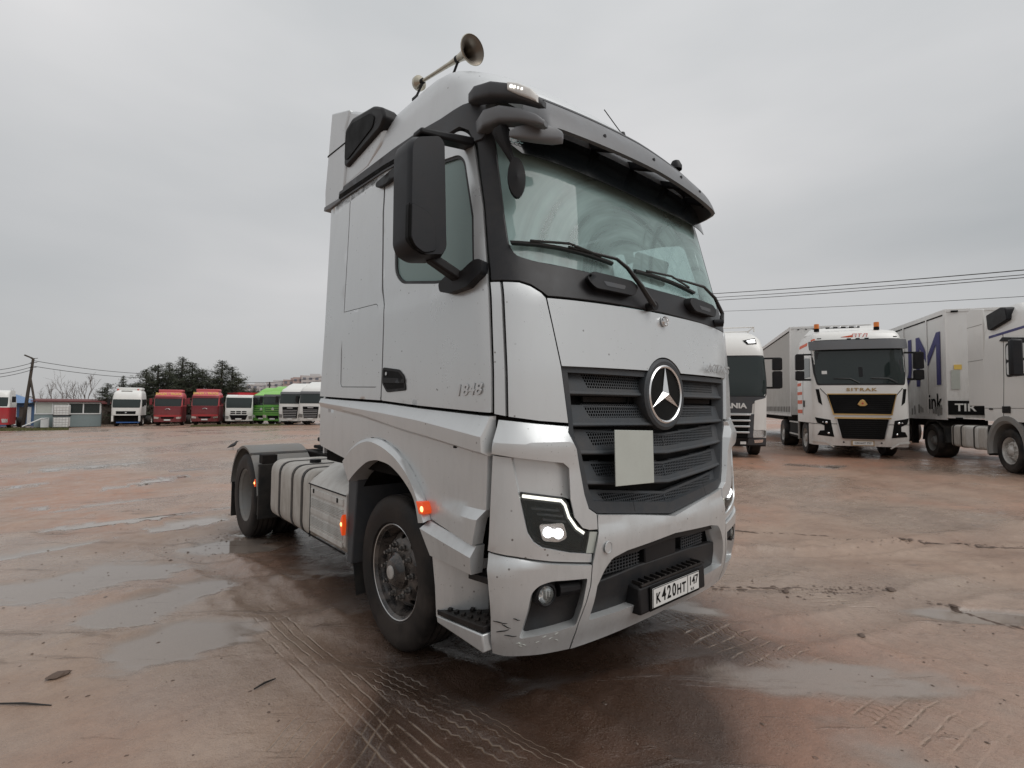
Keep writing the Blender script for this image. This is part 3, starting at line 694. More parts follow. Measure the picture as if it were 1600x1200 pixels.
# dark surround set behind the slats
o = [(-.9, 1.832), (-.862, 1.53), (-.868, 1.48), (-.822, 1.40), (-.772, 1.16), (-.742, 1.08), (-.68, 1.045), (0, .962)]
loop = XL(o+[(-x, z) for x, z in o[:-1][::-1]])
hin = XL([(-.862, 1.80), (-.835, 1.56), (-.83, 1.46), (-.785, 1.38), (-.735, 1.17), (-.70, 1.11), (0, 1.03), (.70, 1.11), (.735, 1.17), (.785, 1.38), (.83, 1.46), (.835, 1.56), (.862, 1.80)])
panel('grille_frame', SF, loop, holes=[hin], off=-.018, th=.07, mat='grille_grey', parent=grl, g=.08, bev=.004)
panel('grille_backing', SF, inset(loop, .01), off=-.115, th=0, mat='ink_black', parent=grl, g=.1, bev=0)
mb = MB()
for z in (1.66, 1.40, 1.235, 1.10):
    for sx in (-1, 1): mb.box((sx*.45, SF.y0(1.3)+.12, z), (.5, .012, .03)); mb.box((sx*.30, SF.y0(1.3)+.115, z-.015), (.012, .02, .09))
mb.build('grille_inner_ribs', 'chassis', grl)
SL = [((1.808, 0), (1.700, 0), .76, .715, (1.797, 1.722)), ((1.618, .012), (1.522, .010), .745, .70, (1.610, 1.552)),
      ((1.452, .055), (1.345, .045), .73, .685, (1.440, 1.375)), ((1.275, .060), (1.165, .070), .70, .66, (1.262, 1.190)), ((1.090, .105), (.975, .135), .66, .60, (1.075, 1.008))]
HX = .0195
for i, (tp, bt, xt, xb, (pt, pb)) in enumerate(SL):
    ft = vz(*tp); fb = vz(*bt)
    zt = ft(.8); zb = fb(.8); xo_t = gx(zt)-.03; xo_b = gx(zb)-.03
    def offs(u, z, ft=ft, fb=fb):
        x = abs(SF(u, z)[0]); v = (ft(x)-z)/(ft(x)-fb(x)); return -.068+.030*max(0, min(1.2, v))
    # perforated window of the slat
    kp = tp[1]; kb = bt[1]
    gp = .02 if i < 2 else .004; hole_l = [(-xt, pt+kp*xt), (-gp, pt), (-gp, pb), (-xb, pb+kb*xb)]
    hole_r = [(x*-1, z) for x, z in hole_l]
    lp = [(-xo_t, ft(xo_t)), (0, ft(0)), (xo_t, ft(xo_t)), (xo_b, fb(xo_b)), (0, fb(0)), (-xo_b, fb(xo_b))]
    sl = panel('grille_slat', SF, XL(lp), holes=[XL(hole_l), XL(hole_r)], offf=offs, off=.004, th=.03, mat='grille_grey', parent=grl, g=.07, bev=.0025)
    # rolled lower lip
    mb = MB(); xs = np.linspace(-xo_b, xo_b, 41); rows = []
    for (dz, of) in ((.004, -.032), (-.002, -.025), (-.012, -.023), (-.020, -.030), (-.022, -.065), (-.018, -.09)):
        rows.append([tuple(sfp(x, fb(abs(x))+dz, of)) for x in xs])
    mb.loft(rows); mb.build('slat_lip', 'grille_grey', grl, 0, 50)
    # honeycomb
    mb = MB(); w = HX*math.sqrt(3)/2; r_o = HX/2/math.cos(math.pi/6)*1.0; V = []; F = []
    HL = [XL(hole_l), XL(hole_r)]
    pad = .012
    bb = [inset(hole_l, -pad), inset(hole_r, -pad)]
    row = 0; z = pb-.03
    while z < pt+kp*xt+.03:
        x = -xt-.03+(HX/2 if row % 2 else 0)
        while x < xt+.03:
            if inpoly(x, z, bb[0]) or inpoly(x, z, bb[1]):
                k = len(mb.v); P = []
                for rr, sx, dp in ((r_o, 1., .0), (r_o*.76, .92, .0), (r_o*.72, .92, .012)):
                    for a in range(6):
                        t = math.pi/6+a*math.pi/3+0; px_, pz_ = x+rr*math.cos(t)*sx, z+rr*math.sin(t)
                        u = SF.X(px_, pz_); P.append(SF(u[0], u[1], offs(u[0], pz_)+.001-dp))
                mb.v += P; mb.f += [(k+a, k+(a+1) % 6, k+6+(a+1) % 6, k+6+a) for a in range(6)]+[(k+6+a, k+6+(a+1) % 6, k+12+(a+1) % 6, k+12+a) for a in range(6)]
            x += HX
        z += w; row += 1
    ho = mb.build('perforated_mesh', 'grille_grey', grl, 0, 0); ho['kind'] = 'stuff'
# joints in the lowest slat
mb = MB()
for x in (-.40, .40):
    p = [sfp(x+dx, z, o_) for dx, z, o_ in ((-.002, 1.13, -.012), (.002, 1.13, -.012), (.010, .995+.03, .008), (.006, .995+.03, .008))]
    mb.add(p, [(0, 1, 2, 3)])
mb.build('slat_joint', 'ink_black', grl)
st = star_badge('star_emblem', -.035, 1.700, .018, .182, T, .017, -.02)
mb = MB(); mb.rev([(.178, .004), (.185, .012), (.205, .014), (.222, .004), (.224, -.03), (.20, -.10), (0, -.10)], (0, 0, 0), (0, -1, 0), 56); mb.build('emblem_housing', 'grille_grey', st)
# blank reflective card tucked in the grille
cd = MB(); P = rnd([(-.582, 1.492), (-.208, 1.474), (-.246, 1.176), (-.610, 1.198)], .006)
P = [(x+.0, z) for x, z in [(-.590, 1.493), (-.228, 1.480), (-.230, 1.175), (-.592, 1.188)]]
cd.prism(P, lambda u, v, w: (u, w+(1.5-v)*-.03+.02*abs(u+.4), v), -.030, -.024)
co_ = cd.build('blank_card', 'card_grey', None, .002); tag(co_, 'blank pale grey rectangular card fixed on the grille below the star emblem', 'card')
# ================================================================ front corner, lamps, bumper
def bulge(u, z):
    a = abs(SF(u, z)[0]); f = max(0, min(1, (1.535-z)/.10)); g_ = max(0, min(1, (z-1.30)/.10)) if z < 1.40 else 1
    return .038*f*(g_*.45+.55 if z < 1.40 else 1)*(1 if a > .85 else max(.25, (a-.66)/.19))
band = [(-1.205, 1.552), (-1.04, 1.532), (-.862, 1.517), (-.868, 1.485), (-.822, 1.40), (-.774, 1.16), (-.746, 1.082), (-.690, 1.047), (-.686, .962), (-.748, .968), (-.795, .985), (-.845, 1.045), (-.868, 1.14), (-.874, 1.30), (-.905, 1.326), (-1.15, 1.362), (-1.212, 1.376)]
bands = both(panel, 'headlamp_brow', SF, [SF.Y(.225, 1.552)]+XL(band[1:-1])+[SF.Y(.235, 1.378)], mat='silver', parent=T, th=.11, g=.035, bev=.006, gap=.003, offf=bulge, sm=10,
             clines=[XL([(-1.19, 1.435), (-1.02, 1.425), (-.835, 1.415)]), XL([(-.835, 1.415), (-.80, 1.30), (-.74, 1.10)])])
outr = [(-1.214, 1.372), (-1.160, 1.362), (-1.135, 1.195), (-1.097, .992), (-1.070, .945), (-1.026, .912), (-.866, .868), (-.722, .842), (-.722, .794), (-.977, .836), (-1.146, .874)]
both(panel, 'headlamp_frame', SF, [SF.Y(.243, 1.372)]+XL(outr[1:])+[SF.Y(.262, .895)], mat='silver', parent=T, th=.05, g=.04, bev=.005, gap=.002, off=.004)
both(panel, 'headlamp_insert', SF, XL([(-1.180, 1.375), (-.905, 1.345), (-.862, 1.32), (-.856, 1.13), (-.91, 1.150), (-1.145, 1.188)]), mat='silver', parent=T, off=-.024, th=.015, g=.05, bev=0)
HLP = [(-1.131, 1.190), (-.905, 1.150), (-.872, 1.12), (-.852, 1.045), (-.800, .980), (-.748, .962), (-.764, .853), (-.866, .872), (-1.022, .915), (-1.066, .946), (-1.092, .990)]
for s in (-1, 1):
    hlp = empty('headlamp', (0, 0, 0)); hlp.parent = T
    q = XL(HLP); q = q if s < 0 else mir(q)
    panel('lamp_housing', SF, inset(q, -.006), off=-.075, th=0, mat='ink_black', parent=hlp, g=.06, bev=0)
    mbk = MB(); qq = subdiv(inset(q, .002), .04); mbk.loft([[SF(u, z, -.012) for u, z in qq], [SF(u, z, -.075) for u, z in qq]], True); mbk.build('lamp_wall', 'black_plastic', hlp)
    D = [(-1.124, 1.168), (-1.02, 1.150), (-.918, 1.132), (-.895, 1.108), (-.872, 1.045), (-.825, .984), (-.775, .950)]
    for nm, wv, mt, of in (('daylight_strip', .0078, 'drl_light', -.016), ('strip_bezel', .019, 'grey_plastic', -.021)):
        top = []; bot = []
        for i, p in enumerate(D):
            a = np.array(D[max(0, i-1)]); b = np.array(D[min(len(D)-1, i+1)]); d = (b-a)/np.linalg.norm(b-a); n_ = np.array([-d[1], d[0]])
            top.append(tuple(np.array(p)+n_*wv)); bot.append(tuple(np.array(p)-n_*wv))
        lp = XL(top+bot[::-1]); lp = lp if s < 0 else mir(lp)
        panel(nm, SF, lp, off=of, th=.012, mat=mt, parent=hlp, g=.03, bev=.002)
    # projector unit
    cx, cz = -.965, .972
    bz = rnd(XL([(cx-.082, cz+.050), (cx+.06, cz+.045), (cx+.082, cz-.035), (cx+.03, cz-.052), (cx-.062, cz-.035)]), .02); bz = bz if s < 0 else mir(bz)
    panel('projector_bezel', SF, bz, off=-.022, th=.03, mat='chrome', parent=hlp, g=.03, bev=.004)
    for dx, dz, r in ((-.030, .006, .027), (.030, -.006, .027), (0.0, .0, .018)):
        p = sfp((cx+dx)*1., cz+dz, -.018); p.x *= -s; 
        mb = MB(); mb.rev([(r, 0), (r*.8, .008), (r*.4, .013), (0, .015)], p, Vector((.35*s, -1, 0)), 16); mb.build('led_projector', 'beam_light', hlp)
    for k in range(3):
        q2 = rnd(XL([(-1.09+.03*k, 1.105-.03*k), (-.93+.02*k, 1.08-.03*k), (-.925+.02*k, 1.07-.03*k), (-1.085+.03*k, 1.093-.03*k)]), .003); q2 = q2 if s < 0 else mir(q2)
        panel('reflector_fin', SF, q2, off=-.045, th=.02, mat='grey_plastic', parent=hlp, g=.05, bev=.001)
    panel('lamp_cover', SF, q, off=-.002, th=0, mat='clear_lens', parent=hlp, g=.06, bev=0)
both(panel, 'lamp_side_block', SF, XL([(-.742, .958), (-.690, .950), (-.711, .842), (-.762, .850)]), off=.0, th=.03, mat='card_grey', parent=T, g=.04, bev=.003)
# lower corner of the bumper with the fog lamp recess
low = [(-1.146, .868), (-.977, .830), (-.724, .788), (-.729, .68), (-.783, .49), (-.808, .342), (-.988, .352), (-1.153, .368)]
FOG = [(-.752, .722), (-.965, .742), (-1.03, .728), (-1.064, .694), (-1.100, .466), (-.798, .480), (-.776, .58)]
def lowoff(u, z):
    return .022*max(0, min(1, (.86-z)/.03))-.02*max(0, min(1, (.46-z)/.10))
both(panel, 'bumper_corner', SF, [SF.Y(.262, .890)]+XL(low)+[SF.Y(.262, .384)], holes=[rnd(XL(FOG), [.01, .03, .03, .03, .02, .02, .01])], mat='silver', parent=T, th=.085, g=.04, bev=.006, gap=.003, offf=lowoff,
     clines=[XL([(-1.20, .852), (-.977, .806), (-.74, .765)]), XL([(-1.20, .440), (-.80, .452)])])
for s in (-1, 1):
    q = rnd(XL(FOG), [.01, .03, .03, .03, .02, .02, .01]); q = q if s < 0 else mir(q)
    q0 = XL(FOG); q0 = q0 if s < 0 else mir(q0)
    fr_ = panel('fog_lamp_recess', SF, inset(q0, -.012), off=-.055, th=0, mat='bumper_grey', parent=T, g=.06, bev=0)
    qq = subdiv(inset(q, -.004), .04); MB().loft([[SF(u, z, .004) for u, z in qq], [SF(u, z, -.056) for u, z in qq]], True).build('recess_wall', 'black_plastic', fr_)
    p = sfp(-.998, .668, -.01); p.x *= -s; ax = Vector((.22*s, -1, 0)).normalized()
    fg = empty('fog_lamp', (0, 0, 0)); fg.parent = T
    MB().rev([(.060, -.05), (.060, .012), (.050, .018), (.044, .010)], p, ax, 28).build('fog_bezel', 'black_plastic', fg)
    MB().rev([(.045, .008), (.040, -.01), (.025, -.028), (0, -.033)], p, ax, 24).build('fog_reflector', 'silver_reflector', fg)
    mb = MB(); mb.box(p+ax*.0, (.012, .02, .045)); mb.box(p+ax*.002+Vector((.02, 0, 0)), (.008, .02, .03)); mb.build('fog_bulb', 'plate_white', fg, .003)
    MB().rev([(.045, .010), (.03, .018), (0, .021)], p, ax, 24).build('fog_lens', 'clear_lens', fg)
    rb = MB(); rb.tube([sfp(-x, z, -.03) if s < 0 else Vector((-sfp(-x, z, -.03).x, sfp(-x, z, -.03).y, sfp(-x, z, -.03).z)) for x, z in ((.93, .675), (.86, .672), (.80, .670))], [.036, .034, .030], 10); rb.build('recess_rib', 'black_plastic', fr_)
for k, (x, z, dx, dz) in enumerate(((-1.205, .560, .05, -.012), (-1.175, .545, .035, -.022), (-1.19, .505, .045, .012), (-1.16, .49, .05, -.010), (-1.135, .575, .03, -.012))):
    pts = [sfp(x+dx*t_, z+dz*t_+.004*math.sin(9*t_), lowoff(SF.X(x, z)[0], z)+.001) for t_ in (0, .33, .66, 1)]
    MB().tube(pts, [.0012, .0028, .0022, .001], 5).build('paint_scratch', 'ink_black', T)
for k in range(9):
    x = -1.12+random.uniform(0, .32); z = .44+random.uniform(-.015, .02); pts = [sfp(x+.02*t_, z+.008*t_*(-1)**k, lowoff(SF.X(x, z)[0], z)+.0012) for t_ in (0, .5, 1)]
    MB().tube(pts, [.0008, .002, .0008], 5).build('scuff_mark', 'card_grey', T)
# centre of the bumper with the lower intake
ce = sym([(0, .952), (-.38, 1.006), (-.684, 1.042), (-.688, .950), (-.712, .838), (-.723, .79), (-.727, .68), (-.782, .49), (-.803, .338), (0, .350)])
INT = sym([(0, .846), (-.46, .822), (-.575, .800), (-.632, .752), (-.682, .668), (-.716, .488), (-.47, .486), (0, .497)])
def ceoff(u, z): return .020*max(0, min(1, (.985+.13*abs(SF(u, z)[0])*0-z)/.06))-.02*max(0, min(1, (.46-z)/.10))
panel('bumper_centre', SF, XL(ce), holes=[rnd(XL(INT), [0, 0, .02, .05, 0, .02, 0, 0, 0, .02, 0, .05, .02, 0][:len(INT)])], mat='silver', parent=T, th=.10, g=.045, bev=.006, gap=.003, offf=ceoff,
      clines=[XL([(-.68, .985), (-.38, .955), (0, .905), (.38, .955), (.68, .985)]), XL([(-.785, .452), (0, .456), (.785, .452)])])
ik = empty('lower_intake', (0, 0, 0)); ik.parent = T
q = XL(INT); qq = subdiv(inset(q, -.012), .05)
MB().loft([[SF(u, z, -.02) for u, z in qq], [SF(u, z, -.12) for u, z in qq]], True).build('intake_wall', 'black_plastic', ik)
panel('intake_back', SF, inset(q, -.005), off=-.115, th=0, mat='ink_black', parent=ik, g=.08, bev=0)
panel('intake_lower_panel', SF, XL([(-.74, .455), (-.70, .66), (-.30, .69), (.30, .69), (.70, .66), (.74, .455)]), off=-.040, th=.05, mat='bumper_grey', parent=ik, g=.08, bev=.008)
panel('intake_upper_bar', SF, XL([(-.60, .80), (0, .838), (.60, .80), (.63, .765), (0, .795), (-.63, .765)]), off=-.03, th=.05, mat='bumper_grey', parent=ik, g=.08, bev=.008)
for a, b in ((-.60, -.27), (.22, .52)):
    mb = MB()
    for x in np.arange(a, b, .028):
        p0 = sfp(x, .685, -.06); p1 = sfp(x, .785, -.06); mb.box((p0+p1)/2, (.007, .006, .10))
    for z in np.arange(.69, .785, .019):
        for x0 in np.linspace(a, b, 7)[:-1]:
            p0 = sfp(x0, z, -.058); p1 = sfp(x0+(b-a)/6, z, -.058); mb.tube([p0, p1], .0035, 4)
    o = mb.build('intake_grid', 'grille_grey', ik); o['kind'] = 'stuff'
mb = MB(); mb.box(sfp(-.05, .74, -.07), (.34, .05, .12)); mb.build('radar_cover', 'black_plastic', ik, .01)
# step and number plate carrier
mb = MB()
Bx0, Bx1 = -.368, .360
mb.hexa([(Bx0, -.035, .437), (Bx1, -.035, .437), (Bx1, .12, .43), (Bx0, .12, .43), (Bx0, -.028, .588), (Bx1, -.028, .588), (Bx1, .12, .605), (Bx0, .12, .605)])
stp = mb.build('bumper_step', 'black_plastic', T, .012)
mb = MB()
for k in range(12):
    x = Bx0+.04+k*.059
    mb.box((x, .03, .603), (.014, .11, .020))
mb.box((0, -.025, .598), (.70, .012, .012)); mb.box((0, .088, .608), (.70, .012, .012))
mb.build('step_tread', 'step_black', stp, .002)
mb = MB(); mb.box((-.005, -.038, .512), (.555, .010, .14)); pf = mb.build('plate_frame', 'ink_black', T, .004)
MB().box((-.005, -.046, .514), (.52, .006, .112)).build('number_plate', 'plate_white', pf, .002)
mb = MB()
for cx, cz, w, h in ((.02, .6025, .514, .003), (.02, .4935, .514, .003), (-.2365, .548, .003, .11), (.2765, .548, .003, .11), (.138, .548, .004, .109)): mb.box((cx-.025, -.0495, cz-.034), (w, .002, h))
mb.build('plate_border', 'ink_black', pf)
for k_, (ch, sz, x_) in enumerate((('K', .082, -.205), ('4', .105, -.145), ('2', .105, -.090), ('0', .105, -.035), ('H', .082, .022), ('T', .082, .076))):
    text('plate_letter', ch, sz, 'ink_black', pf, frame_front(x_-.007, -.0495, .514 if sz > .1 else .506), .0008, 0, .82 if sz > .1 else .85, bold=.0022)
text('plate_region', '147', .075, 'ink_black', pf, frame_front(.183, -.0495, .524), .0008, 0, .98, bold=.0012)
text('plate_country', 'RUS', .024, 'ink_black', pf, frame_front(.170, -.0495, .474), .0008)
MB().rev([(.033, 0), (.033, .003), (.030, .004), (.030, .001), (0, .001)], sfp(-.618, .865, .0235), Vector((.06, -1, 0)), 28).build('tow_cap', 'silver', T)
# ================================================================ lower side fairing
def lp_(y, tab): return float(np.interp(y, [a for a, _ in tab], [b for _, b in tab]))
A_ = [(.2, 1.565), (.926, 1.600), (1.41, 1.630), (2.57, 1.668)]
B_ = [(.2, 1.462), (.266, 1.464), (.872, 1.526), (1.37, 1.562), (2.57, 1.632)]
C_ = [(.2, 1.385), (.31, 1.391), (.742, 1.437), (1.118, 1.473), (1.7, 1.545), (2.57, 1.618)]
BX = [(.2, 1.30), (.87, 1.285), (1.5, 1.272), (2.57, 1.256)]
ARC_O = [(.783, .957), (.826, 1.051), (.91, 1.135), (1.029, 1.242), (1.196, 1.331), (1.376, 1.382), (1.569, 1.390), (1.751, 1.352), (1.916, 1.273), (2.001, 1.200)]
def smooth_pts(P, n):
    P = np.array(P); d = np.concatenate([[0], np.cumsum(np.hypot(*np.diff(P, axis=0).T))]); t = np.linspace(0, d[-1], n)
    Q = np.stack([np.interp(t, d, P[:, 0]), np.interp(t, d, P[:, 1])], 1)
    for _ in range(3): Q[1:-1] = (Q[:-2]+2*Q[1:-1]+Q[2:])/4
    return Q
for s in (-1, 1):
    fairing = empty('side_fairing', (0, 0, 0)); fairing.parent = T
    ys = [.252]+list(np.linspace(.27, 2.57, 40))
    rows = []
    rows.append([(s*1.20, y, lp_(y, A_)) for y in ys]); rows.append([(s*1.242, y, lp_(y, A_)-.003) for y in ys])
    for q in (.25, .5, .75): rows.append([(s*(1.242+(lp_(y, BX)-1.242)*q**1.25), y, lp_(y, A_)+(lp_(y, B_)-lp_(y, A_))*q) for y in ys])
    rows.append([(s*lp_(y, BX), y, lp_(y, B_)) for y in ys]); rows.append([(s*(lp_(y, BX)-.004), y, lp_(y, C_)) for y in ys])
    rows.append([(s*1.243, y, lp_(y, C_)-.022) for y in ys]); rows.append([(s*1.22, y, lp_(y, C_)-.022) for y in ys])
    mb = MB(); mb.loft(rows); e = [r[0] for r in rows]; mb.add(e+[(s*1.2, .252, 1.37)], [tuple(range(len(e)+1))])
    e = [r[-1] for r in rows]; mb.add(e, [tuple(range(len(e)))])
    o = mb.build('fairing_ledge', 'silver', fairing, 0, 28)
    loop = [(.262, 1.375), (.272, 1.094), (.305, 1.045), (.338, .912), (.775, .962)]+ARC_O[1:]+[(2.124, 1.214), (2.537, 1.267), (2.57, 1.29), (2.57, 1.61)]+[(y, lp_(y, C_)-.006) for y in (2.2, 1.8, 1.5, 1.2, .9, .6)]
    def px(y, z):
        a = max(0, min(1, (1.092-z)/.05)); b = max(0, min(1, (.80-y)/.4)); return 1.243+.036*a*b
    V, F = tess(loop, (), .06, [[(.27, 1.092), (.8, 1.085)], [(.27, 1.042), (.8, 1.04)]])
    solid(V, F, lambda u, v, d: (s*(px(u, v)-d), u, v), .07).build('fairing_panel', 'silver', fairing, .005, 30)
    # arch flare
    n = 40
    cr_ = [(.79, .945), (.850, 1.045), (.891, 1.107), (.989, 1.201), (1.152, 1.290), (1.328, 1.343), (1.519, 1.371), (1.671, 1.345), (1.831, 1.280), (1.96, 1.190)]
    inn = [(.862, .93), (.908, 1.058), (.966, 1.107), (1.087, 1.180), (1.235, 1.236), (1.417, 1.250), (1.561, 1.226), (1.701, 1.158), (1.80, 1.10), (1.87, 1.05)]
    O, Cc, I = [smooth_pts(P, n) for P in (ARC_O, cr_, inn)]
    rows = [[(s*1.20, a+(b-a)*0, c) for (a, c), b in zip(O, O[:, 0])], [(s*1.262, a, c) for a, c in O], [(s*1.292, a, c) for a, c in Cc], [(s*1.282, a, c) for a, c in I], [(s*1.25, a, c) for a, c in I], [(s*1.12, a, c) for a, c in I]]
    mb = MB(); mb.loft(rows); mb.build('arch_flare', 'silver', fairing, 0, 28)
    # dark arch liner
    mb = MB(); R1 = smooth_pts([(.76, .42), (.80, .75), (.88, 1.03), (.99, 1.11), (1.15, 1.19), (1.35, 1.24), (1.56, 1.21), (1.80, 1.09), (1.96, .9), (2.0, .5)], 30)
    mb.loft([[(s*1.16, a, c) for a, c in R1], [(s*.58, a, c) for a, c in R1]]); mb.build('arch_liner', 'dark_shell', fairing)
    # lower band in front of the wheel
    D0 = [(.335, .905), (.60, .932), (.79, .955)]; D1 = [(.342, .850), (.60, .877), (.835, .905)]; D2 = [(.352, .760), (.55, .765), (.745, .768)]
    rows = [[(s*x, y, z) for y, z in smooth_pts(P, 10)] for P, x in ((D0, 1.20), (D0, 1.252), (D1, 1.288), (D2, 1.272), (D2, 1.20))]
    mb = MB(); mb.loft(rows); mb.add([r[0] for r in rows], [(0, 1, 2, 3, 4)]); mb.add([r[-1] for r in rows], [(0, 1, 2, 3, 4)]); mb.build('fairing_band', 'silver', fairing, 0, 28)
    # boarding step well
    step = empty('boarding_step', (0, 0, 0)); step.parent = T
    Q = [(.755, 1.262, .80), (.745, 1.262, .765), (.705, 1.262, .60), (.690, 1.262, .45)]
    mb = MB(); mb.loft([[(s*1.255, .748, .775), (s*1.255, .712, .60), (s*1.255, .695, .44)], [(s*1.25, .69, .775), (s*1.25, .665, .60), (s*1.25, .665, .44)], [(s*1.20, .60, .775), (s*1.19, .58, .60), (s*1.18, .58, .44)], [(s*1.10, .50, .775), (s*1.09, .47, .60), (s*1.08, .47, .44)], [(s*.98, .44, .775), (s*.98, .42, .60), (s*.98, .42, .44)]])
    mb.build('well_panel', 'silver', step, 0, 60)
    mb = MB(); mb.box((s*.96, .48, .66), (.02, .30, .5)); mb.box((s*1.08, .31, .60), (.2, .02, .34)); mb.build('well_back', 'dark_shell', step)
    MB().hexa([(s*1.262, .258, .498), (s*1.255, .685, .452), (s*.98, .66, .452), (s*.98, .258, .498), (s*1.262, .258, .53), (s*1.258, .685, .482), (s*.98, .66, .482), (s*.98, .258, .53)]).build('step_plate', 'step_black', step, .004)
    mb = MB()
    for k in range(6):
        for j in range(3):
            yy = .30+k*.062; xx = 1.22-.075*j; zz = .53-(yy-.258)*.107
            mb.box((s*xx, yy+(.02 if j % 2 else 0), zz+.005), (.03, .022, .012), Matrix.Rotation(.6, 3, 'Z'))
    g_ = mb.build('step_grip', 'step_black', step, .002); g_['kind'] = 'stuff'
    mb = MB(); mb.hexa([(s*1.262, .258, .40), (s*1.25, .695, .405), (s*1.05, .68, .405), (s*1.05, .258, .40), (s*1.268, .258, .492), (s*1.256, .695, .445), (s*1.05, .68, .445), (s*1.05, .258, .492)]); mb.build('step_sill', 'silver', step, .008)
    mb = MB(); mb.hexa([(s*1.22, .27, .72), (s*1.21, .46, .70), (s*1.0, .45, .70), (s*1.0, .27, .72), (s*1.22, .27, .755), (s*1.21, .46, .735), (s*1.0, .45, .735), (s*1.0, .27, .755)]); mb.build('upper_step', 'step_black', step, .004)
    # side marker lamp
    P = [(.872, 1.058), (.805, 1.060), (.776, 1.018), (.778, .994), (.834, .988)]
    lm = MB().prism(P, lambda u, v, w: (s*w, u, v), 1.297, 1.24).build('side_marker_lamp', 'amber_lit', T, .006)
    MB().rev([(.017, 0), (.012, .004), (0, .006)], (s*1.297, .80, 1.022), (s, 0, 0), 12).build('lamp_core', 'amber_core', lm)

# ================================================================ wheels
def tyre_prof(R=.505, w=.30, rr=.292):
    h = w/2; P = [(rr+.004, -h*.70), (rr+.026, -h*.82), (rr+.035, -h*.93), (R-.10, -h*1.0), (R-.045, -h*.97), (R-.02, -h*.88), (R-.006, -h*.80)]
    for g in (-.55, -.20, .20, .55):
        P += [(R, h*(g-.045)), (R-.014, h*(g-.03)), (R-.014, h*(g+.03)), (R, h*(g+.045))]
    P += [(R-.006, h*.80), (R-.02, h*.88), (R-.045, h*.97), (R-.10, h*1.0), (rr+.035, h*.93), (rr+.026, h*.82), (rr+.004, h*.70)]
    return P
def wheel(parent, x, y, s, kind='front', rimmat='rim_black', w=.30, R=.505, nuts=10, z=None, nutmat='nut_chrome', name='wheel'):
    z = R-.008 if z is None else z
    wh = empty(name, (x, y, z)); wh.parent = parent
    ax = Vector((s, 0, 0))
    t = MB(); t.rev(tyre_prof(R, w), (0, 0, 0), ax, 56); ty = t.build('tyre', 'tyre_rubber', wh, 0, 40)
    h = w/2
    rm = MB(); rm.rev([(.292, h*.70), (.302, h*.80), (.310, h*.84), (.312, h*.80), (.306, h*.74), (.290, h*.70), (.283, h*.5), (.268, h*.35), (.262, -h*.6 if kind == 'rear' else -.02), (.255, -h*.65 if kind == 'rear' else -.03)], (0, 0, 0), ax, 48)
    rm.build('rim', rimmat, wh, 0, 40)
    b = MB(); b.rev([(.306, h*.845), (.312, h*.865), (.316, h*.845)], (0, 0, 0), ax, 48); b.build('rim_edge', 'satin' if kind == 'front' else rimmat, wh)
    # disc with hand holes
    def dz(r):
        if kind == 'front': return float(np.interp(r, [0, .12, .20, .235, .262], [.062, .062, .055, .02, -.02]))+h*.2
        return float(np.interp(r, [0, .14, .20, .262], [-.085, -.085, -.08, -.055]))
    cir = lambda cx, cy, r, n: [(cx+r*math.cos(2*math.pi*k/n), cy+r*math.sin(2*math.pi*k/n)) for k in range(n)]
    holes = []
    for k in range(10):
        a = 2*math.pi*(k+.5)/10; c = (.226*math.cos(a), .226*math.sin(a)); n = 12
        holes.append([(c[0]+(.017*math.cos(2*math.pi*j/n))*math.cos(a)-(.026*math.sin(2*math.pi*j/n))*math.sin(a), c[1]+(.017*math.cos(2*math.pi*j/n))*math.sin(a)+(.026*math.sin(2*math.pi*j/n))*math.cos(a)) for j in range(n)])
    V, F = tess(cir(0, 0, .262, 40), holes, .04)
    sd_ = solid(V, F, lambda u, v, d: (s*(dz(math.hypot(u, v))-d), u, v), .010).build('wheel_disc', rimmat, wh, 0, 40)
    hb = MB()
    if kind == 'front': hb.rev([(.122, dz(.1)), (.120, dz(.1)+.02), (.105, dz(.1)+.03), (.098, dz(.1)+.045), (.070, dz(.1)+.060), (0, dz(.1)+.062)], (0, 0, 0), ax, 28)
    else: hb.rev([(.13, dz(.1)), (.125, dz(.1)+.07), (.10, dz(.1)+.10), (0, dz(.1)+.105)], (0, 0, 0), ax, 24)
    hb.build('hub', rimmat, wh, 0, 40)
    if kind == 'front' and rimmat == 'rim_black':
        MB().rev([(.045, dz(.1)+.062), (.043, dz(.1)+.070), (.030, dz(.1)+.073), (0, dz(.1)+.073)], (0, 0, 0), ax, 20).build('hub_cap', 'rim_white', wh)
    for k in range(nuts):
        a = 2*math.pi*k/nuts; p = Vector((0, .1675*math.cos(a), .1675*math.sin(a)))
        mb = MB(); d0 = dz(.167); mb.cyl(p+ax*d0, p+ax*(d0+.008), .024, n=12); mb.cyl(p+ax*(d0+.008), p+ax*(d0+.030), .0175, .0165, n=6); mb.cyl(p+ax*(d0+.03), p+ax*(d0+.048), .011, n=8)
        mb.build('wheel_nut', nutmat, wh)
    MB().box((-s*h*.55, 0, 0), (.04, .50, .50)).build('brake_drum', 'chassis', wh, .05)
    return wh
for s in (-1, 1):
    wheel(T, s*1.03, 1.371, s, 'front', 'rim_black')
    wheel(T, s*1.09, 5.075, s, 'rear', 'fender_grey', w=.29)
    wheel(T, s*.76, 5.075, s, 'rear', 'fender_grey', w=.29)
